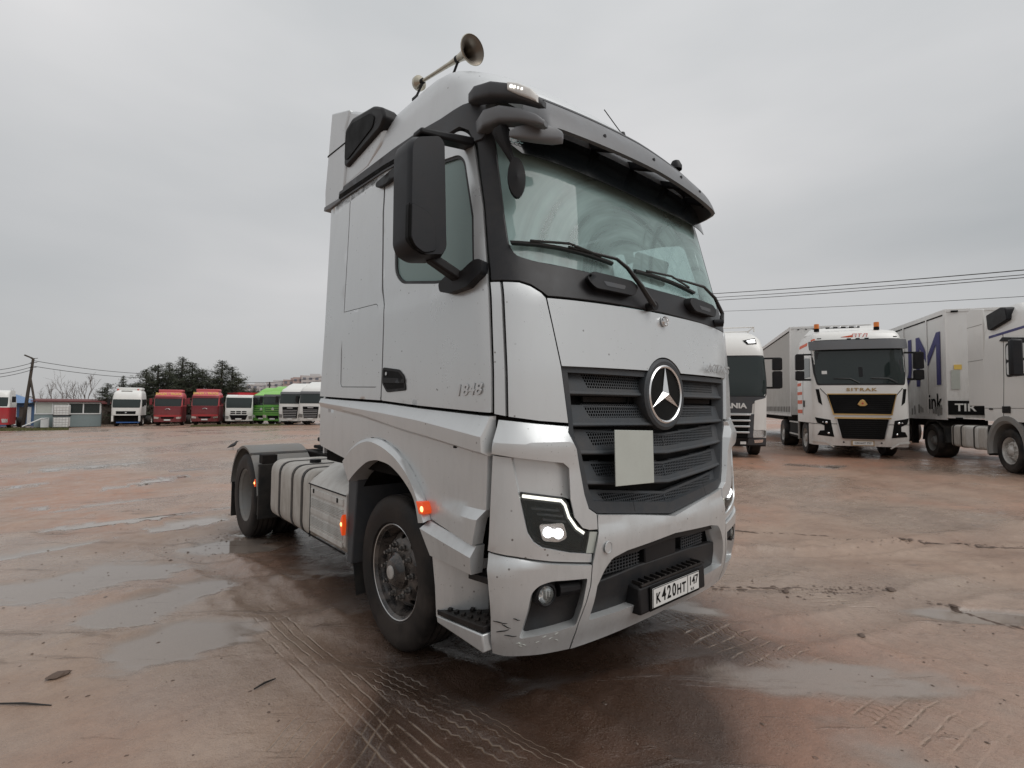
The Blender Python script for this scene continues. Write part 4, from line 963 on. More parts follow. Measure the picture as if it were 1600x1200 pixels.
    # tyre tread lugs would need their own relief; lettering ring on the side wall
# ================================================================ chassis, tanks, rear fenders
mb = MB()
for s in (-1, 1): mb.box((s*.43, 3.3, .86), (.09, 5.4, .27))
for y in (1.2, 2.6, 3.4, 4.2, 5.4, 5.9): mb.box((0, y, .84), (.8, .1, .2))
mb.cyl((-.9, 1.371, .5), (.9, 1.371, .5), .06); mb.cyl((-.9, 5.075, .5), (.9, 5.075, .5), .11); mb.rev([(0, -.22), (.15, -.16), (.22, 0), (.15, .16), (0, .22)], (0, 5.075, .5), (0, 1, 0), 16)
mb.box((0, .75, .72), (.9, .5, .3)); mb.box((0, 1.6, .9), (.7, 1.3, .5)); mb.box((0, 2.9, .8), (.5, .8, .25)); mb.box((0, 1.0, .45), (1.7, .12, .12))
mb.box((0, .62, .47), (1.9, .9, .10)); mb.box((0, 1.9, .55), (1.1, 1.2, .2))  # unseen underside boxes, added to block light from the ground below
mb.build('chassis_frame', 'chassis', T, .01)
mb = MB(); mb.box((0, 4.55, 1.06), (.9, .8, .04)); 
P = [(-.45, 4.1), (.45, 4.1), (.47, 4.6), (.42, 4.9), (.09, 4.98), (.06, 4.75), (-.06, 4.75), (-.09, 4.98), (-.42, 4.9), (-.47, 4.6)]
mb.prism(P, lambda u, v, w: (u, v, w), 1.13, 1.18); mb.build('fifth_wheel', 'chassis', T, .01)
mb = MB()
for k in range(4):
    mb.tube([(-.3+.18*k, 2.62, 1.25), (-.35+.2*k, 2.85, 1.02+.03*k), (-.2+.15*k, 3.25, 1.03), (.1-.05*k, 3.6, 1.12)], .02, 6)
mb.box((-.45, 2.75, 1.12), (.35, .2, .16)); mb.box((.3, 2.8, 1.15), (.4, .25, .2)); mb.box((-.2, 2.75, 1.2), (.15, .15, .1)); mb.build('air_lines', 'chassis', T, .006)
mb = MB(); mb.tube([(-.55, 2.7, 1.17), (-.60, 3.4, 1.19), (-.58, 4.25, 1.205)], .009, 6); mb.cyl((-.59, 3.62, 1.17), (-.59, 3.66, 1.21), .03); mb.rev([(.035, 0), (.045, .005), (.035, .01)], (-.58, 4.1, 1.2), (1, 0, 0), 14); mb.build('release_rod', 'chassis', T)
def rrect(x0, x1, z0, z1, r, n=5):
    return rnd([(x0, z0), (x1, z0), (x1, z1), (x0, z1)], r, n)
for s in (-1, 1):
    tk = empty('fuel_tank', (0, 0, 0)); tk.parent = T
    P = rrect(.56, 1.215, .415, 1.02, .13); n = len(P); rows = []
    def rr(y, e): return [(s*(.8875+(x-.8875)*e), y, .7175+(z-.7175)*e) for x, z in P]
    mb = MB(); rows = [rr(2.86, .94), rr(2.865, .97), rr(2.89, 1)]+[rr(y, 1) for y in (3.05, 3.35, 3.6, 3.9, 4.02)]+[rr(4.05, .97), rr(4.06, .93)]
    mb.loft(rows, True); mb.add(rows[0], [tuple(range(n))]); mb.add(rows[-1], [tuple(range(n))]); mb.build('tank_shell', 'tank_alu', tk, 0, 50)
    for y in (3.05, 3.33, 3.72):
        mb = MB(); mb.loft([[(s*(.8875+(x-.8875)*e), yy, .7175+(z-.7175)*e) for x, z in P] for yy, e in ((y-.025, 1.0), (y-.025, 1.018), (y+.025, 1.018), (y+.025, 1.0))], True); mb.build('tank_strap', 'strap', tk)
    mb = MB(); mb.cyl((s*.95, 3.47, 1.0), (s*.95, 3.47, 1.055), .055, n=20); mb.build('filler_cap', 'black_plastic', tk, .004)
    mb = MB(); mb.box((s*.70, 3.15, 1.045), (.12, .14, .08)); mb.build('tank_sender', 'black_plastic', tk, .006)
    bx = empty('equipment_box', (0, 0, 0)); bx.parent = T
    P = [(.55, .45), (1.14, .43), (1.222, .52), (1.222, .915), (1.19, .955), (1.0, 1.085), (.55, 1.10)]
    mb = MB(); mb.prism(P, lambda u, v, w: (s*u, w, v), 2.05, 2.85); mb.build('box_body', 'tank_cover', bx, .012)
    mb = MB(); mb.box((s*1.223, 2.45, .912), (.012, .80, .008)); mb.box((s*1.2215, 2.45, .47), (.01, .8, .01)); mb.box((s*1.2215, 2.81, .68), (.01, .008, .46)); mb.build('cover_joint', 'ink_black', bx)
    for z0, zn, hgt in ((.855, 1, .05), (.80, 1, .006), (.787, 1, .006), (.774, 1, .006), (.761, 1, .006), (.748, 1, .006), (.735, 1, .006), (.69, 1, .045), (.64, 1, .006), (.627, 1, .006), (.614, 1, .006), (.601, 1, .006), (.588, 1, .006), (.575, 1, .006), (.53, 1, .04)):
        MB().box((s*1.226, 2.43, z0), (.014, .70, hgt)).build('cover_rib', 'tank_cover', bx, .003)
    for yy, zz in ((2.70, .865), (2.18, .86)): MB().box((s*1.235, yy, zz), (.008, .02, .035)).build('cover_latch', 'ink_black', bx)
    lm = MB().prism([(2.045, .62), (2.075, .66), (2.085, .70), (2.07, .75), (2.045, .78), (2.03, .70)], lambda u, v, w: (s*w, u-.03, v), 1.262, 1.23).build('side_marker_lamp', 'amber_lit', T, .004)
    MB().rev([(.016, 0), (.01, .004), (0, .006)], (s*1.262, 2.03, .705), (s, 0, 0), 12).build('lamp_core', 'amber_core', lm)
    # mud guard behind the front wheel
    mb = MB(); mb.hexa([(s*.62, 1.93, .42), (s*1.215, 1.93, .42), (s*1.215, 2.02, .42), (s*.62, 2.02, .42), (s*.62, 1.86, 1.08), (s*1.215, 1.86, 1.08), (s*1.215, 2.02, 1.10), (s*.62, 2.02, 1.10)])
    mg = mb.build('mud_guard', 'grey_plastic', T, .01)
    mb = MB(); mb.loft([[(s*.62, 1.95, .44), (s*1.19, 1.95, .44)], [(s*.62, 1.93, .30), (s*1.19, 1.93, .30)], [(s*.62, 1.89, .19), (s*1.19, 1.89, .20)], [(s*.62, 1.90, .19), (s*1.19, 1.90, .20)], [(s*.62, 1.965, .44), (s*1.19, 1.965, .44)]]); mb.build('mud_flap', 'flap_black', mg)
    # rear fender
    fd = empty('rear_fender', (0, 0, 0)); fd.parent = T
    A = np.linspace(R_(8), R_(172), 26); R1 = .60; cy, cz = 5.06, .50
    pr_ = [(cy+R1*math.cos(a)*1.06, cz+R1*math.sin(a)) for a in A]
    mb = MB(); mb.loft([[(s*1.245, y, z-.035) for y, z in pr_], [(s*1.25, y, z-.006) for y, z in pr_], [(s*1.235, y, z) for y, z in pr_], [(s*.60, y, z) for y, z in pr_], [(s*.60, y, z-.03) for y, z in pr_], [(s*1.2, y, z-.03) for y, z in pr_]]); mb.build('fender_shell', 'fender_grey', fd, 0, 40)
    for q in (R_(60), R_(120)):
        mb = MB(); ys_ = [cy+(R1+.003)*math.cos(q+d)*1.06 for d in (-.03, .03)]; zs_ = [cz+(R1+.006)*math.sin(q+d) for d in (-.03, .03)]
        mb.loft([[(s*1.255, ys_[0], zs_[0]-.03), (s*1.255, ys_[1], zs_[1]-.03)], [(s*1.25, ys_[0], zs_[0]), (s*1.25, ys_[1], zs_[1])], [(s*.6, ys_[0], zs_[0]), (s*.6, ys_[1], zs_[1])]]); mb.build('fender_clamp', 'strap', fd)
    mb = MB(); mb.box((s*.925, 4.44, .62), (.62, .04, .62)); mb.box((s*1.16, 4.54, .62), (.09, .20, .58)); mb.build('fender_front', 'flap_black', fd, .01)
    mb = MB(); mb.box((s*.925, 5.70, .38), (.62, .02, .48)); mb.build('rear_flap', 'flap_black', fd, .004)
    mb = MB(); mb.box((s*1.12, 4.50, .98), (.16, .14, .10)); mb.box((s*1.0, 4.30, .80), (.12, .16, .3)); mb.build('fender_stay', 'chassis', fd, .006)
    lm = MB().prism([(4.66, .655), (4.70, .70), (4.66, .745), (4.62, .70)], lambda u, v, w: (s*w, u-.06, v), 1.235, 1.20).build('side_marker_lamp', 'amber_lit', T, .004)
    MB().rev([(.016, 0), (.01, .004), (0, .006)], (s*1.235, 4.60, .70), (s, 0, 0), 12).build('lamp_core', 'amber_core', lm)
    MB().box((s*.62, 5.98, .80), (.3, .05, .12)).build('tail_lamp', 'red_lens', T, .01)
# ================================================================ GROUND
def ground_fall(x, y):
    """the yard tilts very gently, lower behind the truck and higher towards the right hand row"""
    x = np.asarray(x, float); y = np.asarray(y, float)
    d = (x-CAM.x)*math.cos(YAW)-(y-CAM.y)*math.sin(YAW); q = np.clip((np.hypot(x, y-2.5)-3.6)/5.0, 0, 1); d = np.clip(d, -45, 60)
    return np.where(d > 0, .013, .023)*d*q*q*(3-2*q)
def vnoise(x, y, sc, seed):
    """smooth value noise on world coordinates"""
    u = np.asarray(x)/sc; v = np.asarray(y)/sc; i = np.floor(u).astype(np.int64); j = np.floor(v).astype(np.int64); fu = u-i; fv = v-j
    fu = fu*fu*(3-2*fu); fv = fv*fv*(3-2*fv)
    def h(a, b):
        n = (a*374761393+b*668265263+seed*982451653) & 0x7fffffff; n = ((n ^ (n >> 13))*1274126177) & 0x7fffffff; return ((n ^ (n >> 16)) & 0xffff)/65535.
    return (h(i, j)*(1-fu)+h(i+1, j)*fu)*(1-fv)+(h(i, j+1)*(1-fu)+h(i+1, j+1)*fu)*fv
def fbm(x, y, sc, seed, o=4, g=.5):
    s = 0; a = 1; t = 0
    for k in range(o): s = s+a*vnoise(x, y, sc/2**k, seed+k*17); t += a; a *= g
    return s/t
def axis(a0, a1, lo, hi, d, gr=1.055):
    core = list(np.arange(lo, hi, d)); L = [lo]; s = d
    while L[-1] > a0: s *= gr; L.append(L[-1]-s)
    H = [core[-1]]; s = d
    while H[-1] < a1: s *= gr; H.append(H[-1]+s)
    return np.array(L[:0:-1]+core+H[1:])
gxs = axis(-500, 700, -3.6, 3.4, .022, 1.045); gys = axis(-300, 800, -1.5, 4.2, .022, 1.045)
GX, GY = np.meshgrid(gxs, gys, indexing='ij')
far = np.clip(1-np.hypot(GX, GY-4)/60, 0, 1)
H = (fbm(GX, GY, 3.5, 3)-.5)*.055+(fbm(GX, GY, .7, 9)-.5)*.022+(fbm(GX, GY, .12, 21, 3)-.5)*.013-np.abs(fbm(GX, GY, .38, 61, 4)-.5)*.018
# stretched ripples left by wheels running past
for (x0, y0, ang, ln, wd_, dp) in ((-1.05, .2, R_(-10), 6.0, .14, .022), (-1.5, .9, R_(-4), 4.5, .14, .014), (1.05, -.3, R_(6), 5.0, .15, .016), (-2.9, 7.6, R_(-78), 7, .35, .03), (-2.6, 10.5, R_(-70), 8, .4, .03),
                                   (3.4, .2, R_(-62), 9, .25, .03), (5.2, -.6, R_(-58), 6, .10, .03), (3.2, -1.0, R_(-68), 5, .12, .02), (9, 3.5, R_(-35), 12, .4, .03), (6, 6, R_(-50), 16, .3, .03), (-.6, 13.5, R_(-75), 9, .3, .03)):
    dx = GX-x0; dy = GY-y0; al = dx*math.sin(ang)+dy*math.cos(ang); ac = dx*math.cos(ang)-dy*math.sin(ang)
    ac = ac+(vnoise(al, al*0, 1.7, 5)-.5)*.25
    m_ = np.exp(-(ac/wd_)**2)*np.clip((ln-np.abs(al))/.8, 0, 1)
    sh = np.exp(-((np.abs(ac)-wd_*1.7)/(wd_*.5))**2)*np.clip((ln-np.abs(al))/.8, 0, 1)
    H += -dp*m_+dp*.8*sh*(.4+vnoise(GX, GY, .09, 31))
# puddles: (x, y, half length, half width, angle)
PUD = [(-2.7, 4.35, 1.15, .50, 0), (-2.25, 3.3, .75, .30, .5), (-2.2, 7.15, 1.15, .28, .05), (-1.35, 4.75, .55, .48, .9), (-2.4, 17.4, 1.6, .55, .15), (-.6, 14.5, .62, .25, -.1), (-3.7, 13.8, .6, .35, 0), (-1.5, 12.3, 1.3, .35, .7),
       (-1.9, 9.4, 1.0, .2, .1), (.98, .42, .42, .20, -1.0), (.72, -.72, .62, .30, -.75), (.15, -1.1, .35, .4, 0), (-2.35, 2.3, .50, .35, .6), (-1.4, 6.3, .5, .3, 0), (11.9, 3.1, .3, .9, .3), (2.6, -1.1, .5, .15, -.9), (-4.6, 9.8, 1.2, .35, 0), (-2.9, 5.9, .9, .16, .1), (4.2, 3.4, .9, .25, -.6)]
W_ = np.full(GX.shape, -9.)
for x, y, a, b, t in PUD:
    dx = GX-x; dy = GY-y; c, s_ = math.cos(t), math.sin(t); W_ = np.maximum(W_, 1-np.hypot((dx*c+dy*s_)/a, (-dx*s_+dy*c)/b))
su = GX*math.cos(YAW)-GY*math.sin(YAW); sv = GX*math.sin(YAW)+GY*math.cos(YAW)
W_ += (fbm(su/2.6, sv, .42, 41, 5, .6)-.5)*2.3-.12
soft_ = .26+.5*np.clip(1-np.hypot(GX-CAM.x, GY-CAM.y)/8, 0, 1); wet = np.clip(W_/soft_+.42, 0, 1); wet = wet*wet*(3-2*wet); near_ = np.hypot(GX-CAM.x, GY-CAM.y); wet = wet*np.clip(.66+near_/14, 0, 1)
wx = GX+(fbm(GX, GY, 1.1, 91, 4)-.5)*1.3; wy = GY+(fbm(GX, GY, 1.1, 95, 4)-.5)*1.0
dark = np.clip(1.7*np.exp(-(((wx+.40)/1.2)**2+((wy-.30)/.75)**2))+1.2*np.exp(-(((wx+.85)/.85)**2+((wy-.0)/.75)**2))+1.2*np.exp(-((GX/1.25)**4+((GY-3)/3.2)**4)), 0, 1)*np.clip(.65+fbm(GX, GY, .8, 88)*.75, 0, 1)   # churned wet clay, with shade under and before the truck painted in
film = np.clip((fbm(GX, GY, 2.2, 77, 4, .55)-.42)/.2, 0, 1)*(1-dark*.8)
red = np.clip((fbm(GX, GY, 2.6, 55, 3)-.45)/.2, 0, 1)*.75+dark*.6+1.3*np.exp(-(((GX-.15)/.95)**2+((GY+.35)/.55)**2))+np.clip((GX-5)/6, 0, 1)*.7*(fbm(GX, GY, 6, 12, 2))
H = H*(1-wet)+(-.016)*wet
H *= far
H += ground_fall(GX, GY)
ni, nj = GX.shape
idx = np.arange(ni*nj).reshape(ni, nj)
F_ = np.stack([idx[:-1, :-1], idx[1:, :-1], idx[1:, 1:], idx[:-1, 1:]], -1).reshape(-1, 4)
me = bpy.data.meshes.new('ground'); nv = ni*nj; nf = len(F_)
me.vertices.add(nv); me.vertices.foreach_set('co', np.stack([GX, GY, H], -1).reshape(-1).astype(np.float32))
me.loops.add(nf*4); me.loops.foreach_set('vertex_index', F_.reshape(-1).astype(np.int32))
me.polygons.add(nf); me.polygons.foreach_set('loop_start', np.arange(0, nf*4, 4, dtype=np.int32)); me.polygons.foreach_set('loop_total', np.full(nf, 4, np.int32))
me.polygons.foreach_set('use_smooth', np.ones(nf, bool)); me.update()
for nm, ar in (('wet', wet), ('film', film), ('red', red), ('churn_shade', dark)):
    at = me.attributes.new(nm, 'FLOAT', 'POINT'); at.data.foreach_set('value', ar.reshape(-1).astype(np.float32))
def mud():
    t = MT('mud'); P = t.pos()
    at = lambda n: [setattr(x := t.n('ShaderNodeAttribute'), 'attribute_name', n), x.outputs['Fac']][1]
    wet, film, red, ch = at('wet'), at('film'), at('red'), at('churn_shade')
    n1 = t.noise(1.1, 6, .6, vec=P); n2 = t.noise(14, 6, .65, vec=P); n3 = t.noise(90, 3, .6, vec=P); n4 = t.noise(4.2, 5, .6, vec=P)
    base = t.mix(t.ramp(n1, [(.35, 0), (.65, 1)]), (.345, .245, .182), (.265, .172, .122))
    n5 = t.noise(.55, 5, .62, vec=P); base = t.mix(t.math('MULTIPLY', t.ramp(n5, [(.48, 0), (.64, 1)]), .42), base, (.20, .122, .085))
    base = t.mix(t.math('MULTIPLY', red, t.mr(n4, .3, .7, .3, 1.)), base, (.385, .192, .122))
    base = t.mix(t.math('MULTIPLY', film, .38), base, (.31, .262, .218))
    base = t.mix(t.mr(n2, .42, .75, 0, .30), base, (.15, .095, .07))
    base = t.mix(t.mr(n3, .60, .78, 0, .45), base, (.10, .075, .06))
    base = t.mix(t.math('MULTIPLY', ch, .93), base, (.026, .015, .010))  # wet clay taken near black, painting in the shade of the truck's underside
    # sparse dark crumbs
    v = t.n('ShaderNodeTexVoronoi'); v.inputs['Scale'].default_value = 7; v.inputs['Randomness'].default_value = 1; t.l(P, v.inputs['Vector'])
    cr_ = t.math('MULTIPLY', t.ramp(v.outputs['Distance'], [(.0, 1), (.07, .9), (.11, 0)]), t.mr(n4, .50, .62, 0, .8))
    base = t.mix(cr_, base, (.06, .04, .03))
    base = t.mix(t.math('MULTIPLY', wet, .85), base, (.235, .20, .172))
    # dark streaks pressed along the driving direction
    dv = lambda vec: [setattr(y := t.n('ShaderNodeVectorMath', operation='DOT_PRODUCT'), 'location', (0, 0)), t.l(P, y.inputs[0]), setattr(y.inputs[1], 'default_value', vec), y.outputs['Value']][3]
    cm = t.n('ShaderNodeCombineXYZ'); t.l(t.math('MULTIPLY', dv((math.cos(YAW), -math.sin(YAW), 0)), .55), cm.inputs[0]); t.l(t.math('MULTIPLY', dv((math.sin(YAW), math.cos(YAW), 0)), 4.2), cm.inputs[1])
    st1 = t.noise(1.0, 7, .68, vec=cm.outputs[0]); st2 = t.noise(3.4, 6, .7, vec=cm.outputs[0])
    stk = t.math('MULTIPLY', t.ramp(st1, [(.56, 0), (.66, 1)]), t.ramp(st2, [(.46, 0), (.60, 1)]))
    base = t.mix(t.math('MULTIPLY', stk, .62), base, (.085, .05, .034))
    grit = t.noise(220, 2, .5, vec=P)
    base = t.mix(t.mr(grit, .55, .75, 0, .25), base, (.42, .35, .29)); base = t.mix(t.mr(grit, .45, .25, 0, .30), base, (.08, .05, .035))
    # tyre tread prints: zig-zag grooves and straight scuffs running along the wheel tracks
    sx = t.n('ShaderNodeSeparateXYZ'); t.l(P, sx.inputs[0]); X, Y = sx.outputs[0], sx.outputs[1]
    def track(x0, y0, ang, half, lo, hi):
        s_, c = math.sin(ang), math.cos(ang)
        dx = t.math('SUBTRACT', X, x0); dy = t.math('SUBTRACT', Y, y0)
        al = t.math('ADD', t.math('MULTIPLY', dx, s_), t.math('MULTIPLY', dy, c)); ac = t.math('ADD', wob, t.math('SUBTRACT', t.math('MULTIPLY', dx, c), t.math('MULTIPLY', dy, s_)))
        m_ = t.math('MULTIPLY', t.mr(t.math('ABSOLUTE', ac), half, half*.8, 0, 1), t.math('MULTIPLY', t.mr(al, lo, lo+.4, 0, 1), t.mr(al, hi, hi-.4, 0, 1)))
        return al, ac, m_
    def zig(al, ac, p=.052, A=.012, wl=.075):
        tri = t.math('PINGPONG', al, wl/2); z_ = t.math('ADD', ac, t.math('MULTIPLY', tri, A/(wl/2)))
        f = t.math('PINGPONG', z_, p/2); return t.mr(f, .0, .008, 0, 1)
    hs = None; brk = t.noise(6.5, 4, .6, vec=P); br = t.math('MULTIPLY', t.mr(n4, .38, .56, 0, 1), t.mr(brk, .36, .50, 0, 1)); wob = t.math('MULTIPLY', t.math('SUBTRACT', t.noise(2.2, 3, vec=P), .5), .05)
    for (a_, zz, pr_) in ((( -1.22, .3, R_(-11), .14, -1.6, 1.2), True, None), ((-1.60, .9, R_(-3), .17, -1.2, 1.9), False, None), ((.72, .1, R_(8), .22, -1.5, .6), True, None), ((-1.95, .62, R_(50), .30, -.8, .6), False, None), ((2.35, -.15, R_(-55), .5, -.3, .5), False, None)):
        al, ac, m_ = track(*a_)
        g_ = zig(al, ac) if zz else t.mr(t.math('PINGPONG', ac, .032), .0, .010, 0, 1)
        d = t.math('MULTIPLY', t.math('SUBTRACT', 1., g_), t.math('MULTIPLY', m_, br)); hs = d if hs is None else t.math('MAXIMUM', hs, d)
    # transverse lug marks
    al, ac, m_ = track(.75, -.1, R_(8), .3, -1.5, .7); lug = t.math('MULTIPLY', t.mr(t.math('PINGPONG', al, .05), 0, .012, 1, 0), t.math('MULTIPLY', m_, t.mr(n2, .4, .6, 0, 1))); hs = t.math('MAXIMUM', hs, lug)
    dry = t.math('SUBTRACT', 1., wet); hs = t.math('MULTIPLY', hs, dry)
    base = t.mix(t.math('MULTIPLY', hs, .55), base, (.36, .27, .20))
    rough = t.math('ADD', t.mr(n4, .3, .7, .24, .52), t.math('ADD', t.mr(film, 0, 1, .05, -.18), t.math('MULTIPLY', ch, -.12)))
    rough = t.math('MAXIMUM', t.math('ADD', t.math('MULTIPLY', rough, dry), t.math('MULTIPLY', wet, .05)), .05)
    h = t.math('ADD', t.math('ADD', t.math('MULTIPLY', n2, .55), t.math('MULTIPLY', n3, .18)), t.math('ADD', t.math('ADD', t.math('MULTIPLY', hs, -.45), t.math('MULTIPLY', stk, .55)), t.math('MULTIPLY', cr_, .4)))
    h = t.math('MULTIPLY', h, t.math('POWER', dry, .6))
    t.set(Base_Color=base, Roughness=rough, Specular_IOR_Level=.55); t.bump(h, .85, .022); M['mud'] = t.m
mud()
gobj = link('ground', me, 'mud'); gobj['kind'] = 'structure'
# crumbs of clay lying on the surface
mb = MB(); ico = [(0, 0, 1), (.89, 0, .45), (.28, .85, .45), (-.72, .53, .45), (-.72, -.53, .45), (.28, -.85, .45)]
for k in range(1700):
    r = rng.random(); 
    if k < 500: x = rng.uniform(-3.5, 5); y = rng.uniform(-1.6, 9)
    elif k < 620: a = rng.uniform(0, 1); x = 1.9+.9*a+rng.normal(0, .06); y = .12-.62*a+rng.normal(0, .06)
    elif k < 700: a = rng.uniform(0, 1); x = -1.9+.9*a+rng.normal(0, .2); y = 4.3+1.6*a+rng.normal(0, .25)
    elif k < 780: a = rng.uniform(0, 1); x = 4.3+1.6*a+rng.normal(0, .04); y = .4-1.9*a+rng.normal(0, .04)
    else: x = rng.uniform(1, 12); y = rng.uniform(-2, 6)
    el = 1.
    if k > 780 and k < 1000:
        a = rng.uniform(0, 1); L0, L1 = (((4.75, .05), (5.5, -1.25)), ((2.70, -.80), (2.50, -1.42)), ((3.6, 1.6), (4.4, .5)), ((1.55, .55), (2.2, .0)))[k % 4 if k % 3 else 0]
        x = L0[0]+(L1[0]-L0[0])*a+rng.normal(0, .018); y = L0[1]+(L1[1]-L0[1])*a+rng.normal(0, .018); el = 2.2
    elif k >= 1000: x = rng.uniform(-3.2, 4.5); y = rng.uniform(-1.6, 5.5)
    if abs(x) < 1.35 and 0 < y < 6: continue
    s = rng.uniform(.004, .011)*(.55 if k >= 1000 else 1.2 if el > 1 else 1)*(1.6 if k >= 500 and r > .6 else 1); q = Euler((0, 0, rng.uniform(0, 6))).to_matrix()
    i = int(np.searchsorted(gxs, x)); j = int(np.searchsorted(gys, y)); zz = float(H[i, j])
    if el > 1: q = Euler((0, 0, math.atan2(L1[1]-L0[1], L1[0]-L0[0]))).to_matrix()
    P = [q @ Vector((p[0]*s*1.5*el, p[1]*s, p[2]*s*.8-.3*s)) for p in ico]
    mb.add([(p.x+x, p.y+y, p.z+zz) for p in P], [(0, 1, 2), (0, 2, 3), (0, 3, 4), (0, 4, 5), (0, 5, 1)])
o = mb.build('clay_crumbs', 'debris', None, 0, 0, fix=False); tag(o, kind='stuff')
def gz(x, y): return float(H[min(ni-1, int(np.searchsorted(gxs, x))), min(nj-1, int(np.searchsorted(gys, y)))])
# twigs and clods one can tell apart
for k, (x, y, l, an, lb) in enumerate(((-2.97, 2.02, .30, -.75, 'thin dark twig lying on the mud at the left edge'), (-1.94, 1.42, .13, .3, 'short dark stick on wet mud between the puddles'))):
    d = Vector((math.cos(an), math.sin(an), 0))*l/2; c = Vector((x, y, gz(x, y)+.008)); mb = MB(); mb.tube([c-d, c+Vector((0, .006, .003)), c+d], [.004, .006, .003], 6)
    tag(mb.build('twig', 'wiper'), lb, 'twig')
for k, (x, y, s, lb) in enumerate(((2.72, -.52, .034, 'dark lump of clay right of the tyre scuff marks'), (1.98, .08, .026, 'ridged clod of dark mud beside the scuff marks'), (1.45, -.62, .022, 'small dark pebble of mud on the pale wet ground'), (-2.84, 2.28, .035, 'flat reddish clod above the thin twig'))):
    mb = MB(); pr_ = [(0, -.3*s), (s*.8, 0), (s*1.1, s*.25), (s*.7, s*.55), (0, s*.7)]; mb.rev(pr_, (0, 0, 0), (0, 0, 1), 9)
    mb.v = [(p[0]*1.5*(1+.3*math.sin(7*p[1]/s)), p[1]*(1+.3*math.cos(5*p[0]/s)), p[2]) for p in mb.v]; o = mb.build('clod', 'debris', None, 0, 0); o.location = (x, y, gz(x, y)); tag(o, lb, 'clod')

# ================================================================ PLACEMENT of background things
def at_px(px, depth):
    """ground position in the direction seen at photo column px, depth metres out"""
    f0 = Vector((math.sin(YAW), math.cos(YAW), 0)); r0 = Vector((math.cos(YAW), -math.sin(YAW), 0)); p = CAM+depth*(f0+r0*((px-800)/785.14))
    return (p.x, p.y, gz(p.x, p.y))
def far_wheel(parent, x, y, s, R=.51, w=.3, rim='rim_white'):
    wh = empty('wheel', (x, y, R)); wh.parent = parent; ax = (s, 0, 0); h = w/2
    MB().rev([(R*.6, -h), (R*.93, -h), (R, -h*.7), (R, h*.7), (R*.93, h), (R*.61, h*.95)], (0, 0, 0), ax, 24).build('tyre', 'tyre_rubber', wh)
    MB().rev([(R*.62, h*.95), (R*.58, h*.6), (R*.48, h*.1), (R*.36, h*.2), (R*.26, h*.7), (R*.2, h*.9), (0, h*.95)], (0, 0, 0), ax, 20).build('rim', rim, wh)
    return wh
def shell(sf, z0, z1, rear, mat, parent, name='cab_body', n=14, hole=None):
    mb = MB(); rows = []
    for z in np.linspace(z0, z1, n):
        y0 = sf.y0(z); ut = sf.L+max(0, rear-y0-sf.D); rows.append([sf(u, z) for u in np.concatenate([np.linspace(-ut, -sf.L, 4)[:-1], np.linspace(-sf.L, sf.L, 31), np.linspace(sf.L, ut, 4)[1:]])])
    mb.loft(rows, True); k = len(rows[0]); mb.add(rows[0], [tuple(range(k))]); mb.add(rows[-1], [tuple(range(k))]); return mb.build(name, mat, parent, 0, 40)
def pnl(name, sf, pts, mat, parent, off=.01, th=.03, side=None, r=0, g=.15, holes=()):
    q = sf.XL(pts) if side is None else sf.YL(pts, side)
    if r: q = rnd(q, r)
    return panel(name, sf, q, off=off, th=th, mat=mat, parent=parent, g=g, bev=0, holes=holes)
def strip(name, sf, pts, w, mat, parent, off=.02, th=.02):
    top = []; bot = []
    for i, p in enumerate(pts):
        a = np.array(pts[max(0, i-1)]); b = np.array(pts[min(len(pts)-1, i+1)]); d = (b-a)/np.linalg.norm(b-a); n_ = np.array([-d[1], d[0]])*w/2
        top.append(tuple(np.array(p)+n_)); bot.append(tuple(np.array(p)-n_))
    return pnl(name, sf, top+bot[::-1], mat, parent, off, th)
def chassis_simple(T_, rear=6.0, mat='chassis', front=.6):
    mb = MB()
    for s in (-1, 1): mb.box((s*.43, (front+rear)/2, .85), (.09, rear-front, .26))
    mb.box((0, 1.0, .7), (1.2, .8, .4)); mb.box((0, 2.6, .8), (1.6, .6, .5)); mb.box((0, rear-1, .8), (1.6, .2, .3)); mb.build('chassis_frame', mat, T_)
def mirror_far(T_, sf, z0, z1, s, split=None, out=.42, w=.22, y=.40, mat='black_plastic', arms=True):
    xw = 1.25
    m_ = empty('door_mirror', (0, 0, 0)); m_.parent = T_
    seg = [(z0, z1)] if split is None else [(z0, split-.012), (split+.012, z1)]
    for a, b in seg:
        P = rnd([(xw+out-w, a), (xw+out, a), (xw+out, b), (xw+out-w, b)], .05); MB().prism(P, lambda u, v, q: (s*u, q, v), y, y+.14).build('mirror_housing', mat, m_, .015)
    if arms:
        MB().box((s*(xw+out/2-.04), y+.10, z1-.01), (out, .05, .05)).build('mirror_arm', mat, m_); MB().box((s*(xw+out/2-.06), y+.10, z0+.02), (out, .06, .06)).build('mirror_arm', mat, m_)
